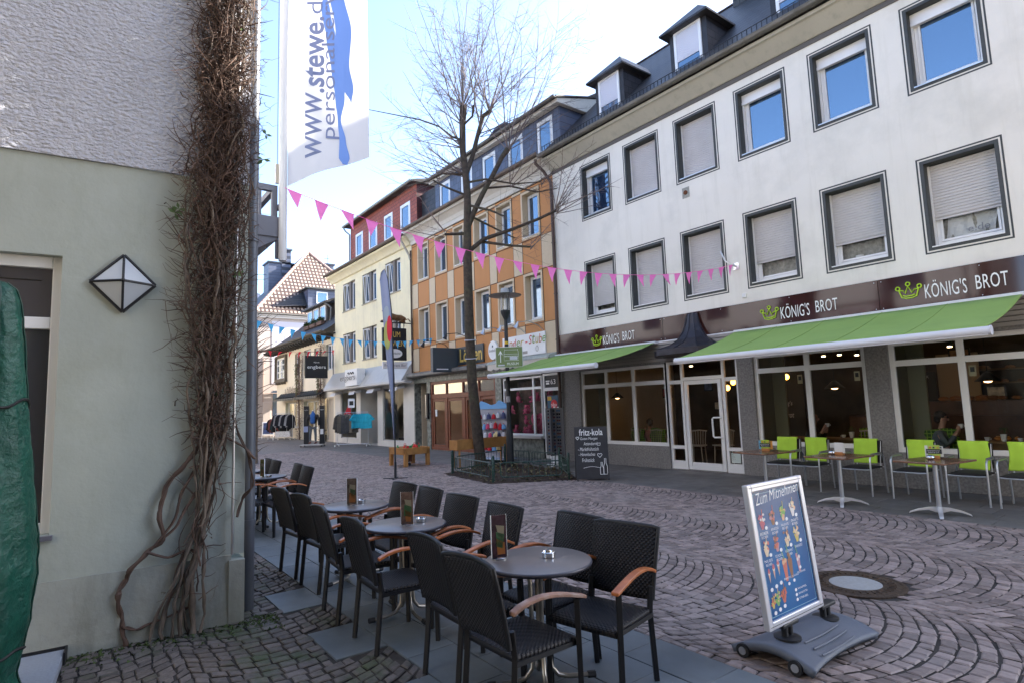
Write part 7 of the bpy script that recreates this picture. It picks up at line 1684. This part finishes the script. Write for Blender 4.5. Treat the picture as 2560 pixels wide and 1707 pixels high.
# wooden trough and toy table
M_pine = mat('varnished_pine', (.42, .20, .06), .45, var=.15, vscale=6)
t = thing('wooden_trough', 'varnished wooden display trough on legs behind the tree trunk', 'trough', (-2.85, -2.25, 0), R_(2))
f = MB(); f.box(-.2, .2, -.95, -.92, .5, .77); f.box(-.2, .2, .92, .95, .5, .77); f.box(-.2, -.17, -.92, .92, .5, .77); f.box(.17, .2, -.92, .92, .5, .77); f.box(-.17, .17, -.92, .92, .5, .53); f.build('box', M_pine, t, bevel=.005)
for x in (-.15, .15):
    for y in (-.85, .85): f = MB(); f.tube([(x, y, 0), (x, y, .5)], .03, 8); f.build('leg', M_pine, t)
t = thing('toy_table', 'low varnished wooden table displaying small red toys left of the tree', 'table', (-4.67, -3.62, 0), R_(3))
f = MB(); f.box(-.48, .48, -.42, .42, .50, .53); f.box(-.48, .48, -.42, -.38, .36, .56); f.box(-.48, .48, .38, .42, .36, .56); f.box(-.48, -.44, -.38, .38, .36, .56); f.box(.44, .48, -.38, .38, .36, .56); f.build('table_top', M_pine, t, bevel=.005)
for x in (-.43, .43):
    for y in (-.37, .37): f = MB(); f.box(x-.05, x+.05, y-.05, y+.05, .02, .5); f.build('leg', M_pine, t); 
f = MB(); f.box(-.06, .06, -.06, .06, .12, .5); f.build('castor_post', mat('dark_wood', (.13, .05, .03), .5), t); f = MB(); f.tube([(-.015, 0, .05), (.015, 0, .05)], .05, 12); f.build('castor', M_black, t)
tcs = [(.6, .02, .03), (.03, .25, .08), (.6, .06, .04), (.5, .3, .05)]
for i in range(14):
    x, y = random.uniform(-.36, .36), random.uniform(-.3, .3); c = tcs[i % 4 if i % 4 != 1 or i < 8 else 0]
    o = thing('toy_vehicle', 'small bright wooden toy lying on the low varnished table', 'toy', (-4.67+x, -3.62+y, .53), random.random()*6, 'small toys on the low wooden table')
    f = MB(); f.box(-.05, .05, -.025, .025, .02, .055); f.box(-.02, .035, -.02, .02, .055, .09); f.build('body', mat('toy%d' % (i % 4), c, .3), o, bevel=.006)
    for a in (-.03, .03):
        f = MB(); f.tube([(a, -.032, .02), (a, .032, .02)], .02, 10); f.build('wheels', mat('toy%d' % ((i+2) % 4), c, .3), o)
    if i % 5 == 0: f = MB(); f.tube([(.05*math.cos(t_), 0, .09+.05*math.sin(t_)) for t_ in [j*PI/8 for j in range(9)]], .008, 6); f.build('handle', mat('toy0', c, .3), o)
# clothes racks, mannequin, easels
def garment(lab, loc, rz, c, long_=False, grp='clothes on the street racks'):
    t = thing('jacket' if long_ else 'polo_shirt', lab, 'jacket' if long_ else 'shirt', loc, rz, grp)
    w_ = .24; f = MB(); L_ = (.82 if long_ else .66)*random.uniform(.93, 1.05)
    f.prism([(-.05, 0, .0), (-.19, 0, -.08), (-.25, 0, -.17), (-.33 if long_ else -.36, 0, -.66 if long_ else -.26), (-.26, 0, -.68 if long_ else -.31), (-.20, 0, -.22), (-.22, 0, -L_), (.22, 0, -L_), (.20, 0, -.22), (.26, 0, -.68 if long_ else -.31), (.33 if long_ else .36, 0, -.66 if long_ else -.26), (.25, 0, -.17), (.19, 0, -.08), (.05, 0, .0)], (0, .07, 0))
    f.build('cloth', mat('cloth_%s' % str(c), c, .9, var=.25, vscale=6), t, bevel=.02)
    f = MB(); f.tube([(-.15, .03, -.02), (0, .03, .03), (.15, .03, -.02)], .006, 4); f.tube([(0, .03, .03), (0, .03, .09)], .004, 4); f.build('hanger', M_alu, t)
    return t
def rack(lab, x, y, rz, W_, H_=1.45, basket=False):
    t = thing('clothes_rack', lab, 'clothes rack', (x, y, 0), rz, 'clothes racks outside the shops'); f = MB()
    f.tube([(-W_/2, 0, H_), (W_/2, 0, H_)], .015, 6); f.tube([(-W_/2, 0, .12), (W_/2, 0, .12)], .015, 6)
    for s in (-1, 1): f.tube([(s*W_/2, 0, .1), (s*W_/2, 0, H_)], .015, 6); f.tube([(s*W_/2, -.25, .1), (s*W_/2, .25, .1)], .015, 6)
    f.build('frame', M_alu, t)
    for s in (-1, 1):
        for y_ in (-.24, .24): f = MB(); f.tube([(s*W_/2-.015, y_, .045), (s*W_/2+.015, y_, .045)], .045, 10); f.build('castor', M_alu, t)
    if basket: f = MB(); f.box(-W_/2+.1, W_/2-.1, -.15, .15, .2, .55); f.build('wire_basket', mat('wire_grey', (.5, .5, .5), .5, var=.4, vscale=30), t)
    return t
def hang(M0, x, z): return M0 @ Vector((x, -.03, z-.09))
r1x, r1y = -15.75, -.95
rack('clothes rack with grey jackets and turquoise shirts outside the clothes shop', r1x, r1y, OLD-R_(6), 1.55, 1.62)
M1 = Matrix.Translation((r1x, r1y, 0)) @ Matrix.Rotation(OLD-R_(6), 4, 'Z')
for i in range(7): garment('grey brown jacket hanging on the rack with turquoise shirts', hang(M1, -.62+.11*i, 1.62-.03*(i%3)), OLD+R_(50-14*(i % 5)-8*i), [(.10, .09, .075), (.14, .12, .09), (.06, .06, .06)][i % 3], True, 'grey jackets on the clothes rack')
for i in range(7): garment('turquoise polo shirt hanging at the right end of the clothes rack', hang(M1, .18+.09*i, 1.62), OLD+R_(62-i*11), (.03, .42, .55), False, 'turquoise shirts on the clothes rack')
t = thing('price_sign', 'small white framed sign on top of the rack with turquoise shirts', 'sign', M1 @ Vector((-.05, 0, 1.62)), OLD-R_(10)); f = MB(); f.box(-.17, .17, -.01, .01, .22, .66); f.build('panel', M_pvc, t); f = MB(); f.box(-.10, .10, -.014, -.01, .34, .54); f.build('black_square', M_black, t); f = MB(); f.tube([(0, 0, 0), (0, 0, .22)], .01, 5); f.build('stem', M_alu, t)
t = thing('price_sign', 'red advertising pennant behind the small white framed sign', 'sign', M1 @ Vector((-.35, .2, 1.4)), OLD); f = MB(); f.prism([(-.2, 0, 0), (.2, 0, .1), (.15, 0, .75)], (0, .01, 0)); f.build('panel', mat('toy0', (.6, .02, .03)), t); f = MB(); f.tube([(0, 0, -1.3), (0, 0, .1)], .01, 5); f.build('stem', M_alu, t)
for q, (rx_, ry_, n_, cs_, lab) in enumerate(((-28.9, -.75, 8, [(.02, .02, .025), (.25, .08, .06), (.03, .05, .05), (.02, .02, .02)], 'low clothes rack with dark and rust jackets, left of the pair'), (-27.3, -.85, 9, [(.015, .015, .02), (.4, .38, .36), (.02, .02, .025)], 'taller clothes rack with black jackets and a wire basket, right of the pair'))):
    H_ = 1.4+.28*q; rack(lab, rx_, ry_, OLD-R_(15), 1.25, H_, q == 1); M2 = Matrix.Translation((rx_, ry_, 0)) @ Matrix.Rotation(OLD-R_(15), 4, 'Z')
    for i in range(n_): garment('jacket hanging on the %s clothes rack before the low white house' % ('left' if q == 0 else 'right'), hang(M2, -.55+1.1*i/(n_-1), H_), OLD+R_(60-(i*17) % 45), cs_[i % len(cs_)], True, 'jackets on the %s rack by the low house' % ('left' if q == 0 else 'right'))
mn = thing('mannequin', 'headless mannequin in a dark jacket, blue shirt and grey jeans', 'mannequin', (-17.85, -2.15, .14), OLD-PI/2)
M_jean = mat('grey_jeans', (.12, .13, .14), .9, var=.2, vscale=6)
chain([(0, 0, .92, .13, .15), (0, .10, .80, .09), (.0, .13, .45, .065), (0, .14, .12, .055), (0, -.10, .80, .09), (.0, -.13, .45, .065), (0, -.14, .12, .055)], [(0, 1), (1, 2), (2, 3), (0, 4), (4, 5), (5, 6)], 'jeans', M_jean, mn)
chain([(0, 0, .95, .12, .14), (.0, 0, 1.2, .12, .16), (0, 0, 1.42, .11, .19), (0, 0, 1.52, .055), (0, 0, 1.62, .05)], [(0, 1), (1, 2), (2, 3), (3, 4)], 'blue_shirt', mat('royal_blue', (.03, .12, .35), .8), mn)
chain([(-.03, .0, .95, .13, .18), (-.03, 0, 1.2, .135, .19), (-.03, 0, 1.42, .12, .21), (-.01, .22, 1.40, .07), (0, .29, 1.15, .055), (.03, .30, .90, .045), (-.01, -.22, 1.40, .07), (0, -.29, 1.15, .055), (.03, -.30, .90, .045)], [(0, 1), (1, 2), (2, 3), (3, 4), (4, 5), (2, 6), (6, 7), (7, 8)], 'jacket', mat('dark_jacket', (.022, .022, .022), .7), mn)
f = MB()
for s in (-1, 1): f.tube([(-.06, s*.14, .06), (.05, s*.14, .05), (.16, s*.15, .03)], [.05, .05, .03], 8)
f.build('shoes', mat('brown_shoes', (.15, .05, .03), .5), mn, smooth=60); f = MB(); f.tube([(0, 0, 1.62), (0, 0, 1.66)], .045, 10); f.build('neck_cap', M_alu, mn)
ds = thing('display_stand', 'wheeled display stand with two tall black panels behind the mannequin', 'display stand', (-17.85, -2.15, 0), OLD)
f = MB(); f.box(-.55, .55, -.3, .3, .09, .12); f.build('platform', mat('pale_base', (.5, .48, .44), .6), ds)
for x in (-.5, .28):
    f = MB(); f.box(x, x+.26, .12, .15, .12, 2.0); q_ = f.build('side_panel', M_black, ds); text('engbers', M_letter, 'lettering', q_, (x+.03, .116, 1.78), w=.2, h=.05)
for x in (-.5, .5):
    for y in (-.25, .25): f = MB(); f.tube([(x-.015, y, .045), (x+.015, y, .045)], .045, 10); f.build('castor', M_black, ds)
f = MB(); f.box(-.5, -.28, .10, .118, .72, 1.0); f.build('notice', mat('notice_blue', (.3, .34, .5), .6), ds); f = MB(); f.box(.35, .5, .05, .07, .6, .85); f.build('notice', M_pvc, ds)
af_ = thing('easel_sign', 'silver framed blue poster easel standing before the pinkish house', 'advertising sign', (-30.9, -.9, 0), OLD+R_(8))
f = MB(); f.prism([(-.40, .0, .25), (.40, .0, .25), (.40, .12, 1.15), (-.40, .12, 1.15)], (0, .03, 0)); f.build('frame', M_alu, af_)
f = MB(); f.prism([(-.33, -.0, .32), (.33, -.0, .32), (.33, .105, 1.08), (-.33, .105, 1.08)], (0, .005, 0)); f.build('poster', mat('dark_blue_poster', (.03, .06, .18), .4, var=.5, vscale=4), af_)
for x in (-.38, .38): f = MB(); f.tube([(x, -.05, 0), (x, .12, 1.15)], .02, 5); f.build('leg', M_alu, af_)
for x in (-.38, .38): f = MB(); f.tube([(x, .5, 0), (x, .14, 1.15)], .02, 5); f.build('leg', M_alu, af_)
t = thing('framed_sign', 'edge of a white framed sign just right of the drainpipe', 'sign', (-14.9, -5.55, 0), OLD-R_(5)); f = MB(); f.box(-1.0, .0, -.02, .02, .05, 1.25); f.build('frame', M_pvc, t); f = MB(); f.box(-.93, -.07, -.024, -.02, .15, 1.18); f.build('poster', mat('red_grey_poster', (.25, .16, .2), .5, var=.4, vscale=6), t)
for (u, v, z1, lab) in ((-26.35, -.22, 5.5, 'reddish bare creeper column on the low white house, left of the two'), (-22.35, -.22, 5.6, 'taller reddish creeper column on the low white house, beside the hanging black sign')):
    t = thing('creeper_column', lab, 'climbing plant', (u, v, 0), world=True); f = MB()
    for i in range(1500):
        z = random.uniform(0.0, 1)**.75*z1; x = u+random.gauss(0, .17)*(1 if z > 1 else .7); y = v+random.gauss(0, .10); s = random.uniform(.03, .09); a = random.random()*6.28
        d = Vector((math.cos(a)*.6, random.gauss(0, .3), math.sin(a)))*s; p = Vector((x, y, z)); e_ = Vector((-d.z, 0, d.x))*.35
        f.poly([p-d, p+e_, p+d, p-e_])
    f.build('shoots', mat('creeper_red', (.15, .065, .04), .85, island=.5), t)
    f = MB()
    for i in range(280):
        z = random.uniform(2.8, z1-.7); x = u-.16+random.gauss(0, .06); y = v-.1+random.gauss(0, .05); s = .06; p = Vector((x, y, z)); f.poly([p+Vector((-s, 0, 0)), p+Vector((0, 0, s)), p+Vector((s, 0, 0)), p+Vector((0, -.02, -s))])
    f.build('green_leaves', mat('creeper_green', (.09, .10, .03), .8, island=.4), t)
    f = MB()
    for i in range(6): f.tube([(u+random.gauss(0, .08), v+.05, 0), (u+random.gauss(0, .08), v, z1*.5), (u+random.gauss(0, .05), v, z1*.95)], .02, 5)
    f.build('stems', M_bark, t)
# creeper on the pinkish house edge, seen just beyond the drainpipe
t = thing('creeper_column', 'thin bare creeper with spiky twigs just right of the drainpipe', 'climbing plant', (-20, -5.6, 0), world=True)
cx0, cy0, _ = OW(-9.0, 20.5); f = MB(); f.tube([(cx0+random.gauss(0, .03), cy0, z) for z in (0, .6, 1.2, 1.8, 2.4, 3, 3.6, 4.4)], [.07, .06, .06, .05, .05, .04, .04, .03], 7); f.build('stem', M_bark, t)
f = MB()
for i in range(90):
    z = random.uniform(.3, 5.2); a = random.choice((-1, 1, 1)); L1 = random.uniform(.1, .9) if z > 3 or random.random() < .2 else random.uniform(.05, .25); p = Vector((cx0, cy0, z)); d = Vector(OW(a+2.502, 16.3+random.gauss(0, .3), 0)); d.z = random.uniform(-.1, .9)
    f.tube([p, p+d*L1*.5+Vector((0, 0, .04)), p+d*L1], [.014, .01, .004], 4)
f.build('twigs', M_bark, t)

# ------------------------------------------------------------------ houses behind the viewer, mirrored in panes and lit by the sun
for (x0, x1, y0, y1, h, c, lab) in ((-70, -30.2, -24, WY+1.5, 10, (.34, .28, .20), 'cream building further down the left side of the street, mirrored in the shop windows'), (8, 40, -30, -18, 11.5, (.42, .35, .25), 'cream building behind the viewer, mirrored in the brown shop sign')):
    t = thing('town_house', lab, 'building', (x0, y0, 0), world=True)
    hs = []; x = x0+1
    while x < x1-2: hs += [(x, x+1.3, 1.0, 2.6), (x, x+1.3, 4.2, 5.8), (x, x+1.3, 7.0, 8.6)]; x += 3.1
    f = MB(); facade(f, x0, x1, 0, h, hs, y1); f.box(x0, x1, y0, y1-.4, 0, h); f.build('wall', mat('town_wall_%d' % int(x0), c, .85, var=.05, vscale=1), t)
    for q in hs: f = MB(); f.poly([(q[0], y1-.15, q[2]), (q[1], y1-.15, q[2]), (q[1], y1-.15, q[3]), (q[0], y1-.15, q[3])]); f.build('window_pane', M_glassU, t)
    f = MB(); f.prism([(x0, y1+.4, h), (x0, (y0+y1)/2, h+3.6), (x0, y0-.4, h)], (x1-x0, 0, 0)); f.build('roof', mat('brown_roof', (.10, .05, .035), .7), t)

t = thing('town_house', 'unseen dark building added beyond the right edge to shade the near terrace', 'building', (13.6, -17, 0), world=True)  # added block, out of view, keeps sky light off the near terrace
f = MB(); f.box(13.6, 27, -30, -7.0, 0, 12); f.build('wall', mat('town_wall_r', (.20, .18, .15), .85, var=.06, vscale=1), t)
f = MB(); f.prism([(13.3, -30, 12), (20, -30, 15), (27.4, -30, 12)], (0, 23, 0)); f.build('roof', MATS['brown_roof'], t)

TC = [(.60, .10, .22), (.65, .25, .35), (.45, .03, .06), (.60, .35, .10), (.12, .35, .12), (.6, .5, .45)]
tp_ = []
for i in range(30):
    x = -4.65+random.random()*1.85; z = random.choice((.80, .80, .82, 1.15, 1.5, 1.9)); y = .2+random.random()*.35
    if i < 6:
        o = thing('shop_toy', 'small pink, red or bright toy inside the toy shop window', 'toy', (x, y, z), random.random()*6, 'toys inside the toy shop window'); f = MB(); f.ball((0, 0, 0), .085, .07, .10, 10); f.ball((0, 0, .13), .06, n=8); f.ball((.045, 0, .18), .02, n=6); f.ball((-.045, 0, .18), .02, n=6)
        f.build('body', mat('shoptoy%d' % i, TC[i], .7, var=.3, vscale=20), o, smooth=60); f = MB()
        for sx in (-1, 1): f.ball((sx*.07, -.04, .02), .03, .05, .03, 6); f.ball((sx*.05, -.06, -.08), .035, .05, .03, 6)
        f.build('limbs', mat('shoptoy%d' % ((i+1) % 6), TC[0]), o, smooth=60); tp_.append(o)
    else: copy_tree(tp_[i % 6], (x, y, z), random.random()*6).scale = (random.uniform(.7, 1.5),)*3
t = thing('heart_garland', 'large pink heart shaped ornament behind the toy shop window mullion', 'ornament', (-3.3, .3, 1.15))
f = MB()
for k, r in enumerate((.30, .24, .17)): f.tube([(r*math.sin(a)**3*1.0, 0, r*(13*math.cos(a)-5*math.cos(2*a)-2*math.cos(3*a)-math.cos(4*a))/15) for a in [i*PI/12 for i in range(25)]], .028, 6)
f.build('heart', mat('pink_heart', (.75, .15, .30), .6), t, smooth=60)

# rear and end walls that close the row of houses
for par, a, b, h, m_ in ((wb, U0+.01, U1, 9.3, M_white), (ob, OU0, OU1-.01, 9.4, M_cr), (cb_, CU0, CU1-.01, 9.35, M_crp), (ih, IU0, IU1-.01, 6.2, M_ivw)):
    f = MB(); f.box(a, b, 6.85, 6.95, 0, h); f.box(a, b, 6.0, 6.84, h-.12, h-.02); f.build('rear_wall', m_, par)
    for q in (a+.02, b-.12): f = MB(); f.box(q, q+.1, .3, 6.84, 0, h-.2); f.build('party_wall', m_, par)
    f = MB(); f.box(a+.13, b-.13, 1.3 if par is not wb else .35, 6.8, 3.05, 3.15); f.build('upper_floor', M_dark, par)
# small things inside the bakery
M_cupw = M_pvc
cp0 = None
for i, (x, y) in enumerate(((8.15, 1.15), (8.62, 1.1), (8.8, 1.15), (9.05, 1.1), (5.75, 1.12))):
    if cp0 is None:
        cp0 = thing('coffee_cup', 'white coffee cup standing on the bakery window counter', 'cup', (x, y, .78), 0, 'cups on the window counter'); f = MB(); f.lathe([(.025, 0), (.04, .06), (.037, .06), (.02, .01)], n=12); f.build('cup_body', M_pvc, cp0, smooth=50); f = MB(); f.tube([(.036, 0, .05), (.06, 0, .045), (.06, 0, .025), (.03, 0, .015)], .005, 5); f.build('handle', M_pvc, cp0)
    else: copy_tree(cp0, (x, y, .78), i)
for i in range(9):
    x = 8.3+i*.13; o = thing('bread_roll', 'golden bread roll lying on the window counter at the right', 'bread', (x, 1.2, .80), i, 'bread rolls on the window counter'); f = MB(); f.ball((0, 0, .02), .06, .04, .035, 10); f.build('crust', mat('bread2', (.50, .20, .05), .5, var=.3, vscale=20), o, smooth=60); f = MB(); f.tube([(-.03, 0, .056), (.03, 0, .056)], .006, 4); f.build('cut', mat('bread_pale', (.65, .42, .2), .7), o)
PC = [(.4, .05, .04), (.08, .12, .25), (.5, .45, .35), (.05, .05, .05), (.35, .2, .08)]
for i, (x, z, w_, h_) in enumerate(((-.3, 1.75, .35, .3), (1.2, 1.9, .3, .4), (1.5, 1.35, .4, .25), (5.3, 1.5, .35, .22), (6.9, 2.3, .4, .3), (9.2, 1.9, .5, .3), (8.9, 1.3, .3, .5), (7.5, 1.35, .35, .4), (2.6, 1.7, .3, .4))):
    t = thing('wall_picture', 'framed picture on the bakery back wall, %s' % ('far left window', 'third pane, high', 'third pane, low', 'middle window', 'above the lit wall patch', 'upper right window', 'lower right window', 'left of the woman with glasses', 'behind the glass door')[i], 'picture', (x, 4.0 if i > 2 else 2.9, z)); f = MB(); f.box(0, w_, 0, .03, 0, h_); f.build('frame', M_black, t); f = MB(); f.box(.03, w_-.03, -.004, 0, .03, h_-.03); f.build('print', mat('pic%d' % (i % 5), PC[i % 5], .5, var=.5, vscale=9), t)
for i, (x, z) in enumerate(((5.42, 2.02), (6.52, 2.02), (8.32, 2.0))):
    t = thing('window_tag', 'small cream tag hung in the bakery, %s' % ('left pane of the middle window', 'right pane of the middle window', 'right of the right window mullion')[i], 'sign', (x, .15, z)); f = MB(); f.box(-.05, .05, 0, .004, -.09, .09); f.build('tag', mat('cream_tag', (.6, .55, .35), .6), t); f = MB(); f.box(-.03, .03, -.002, 0, -.02, .06); f.build('print', M_trim, t)
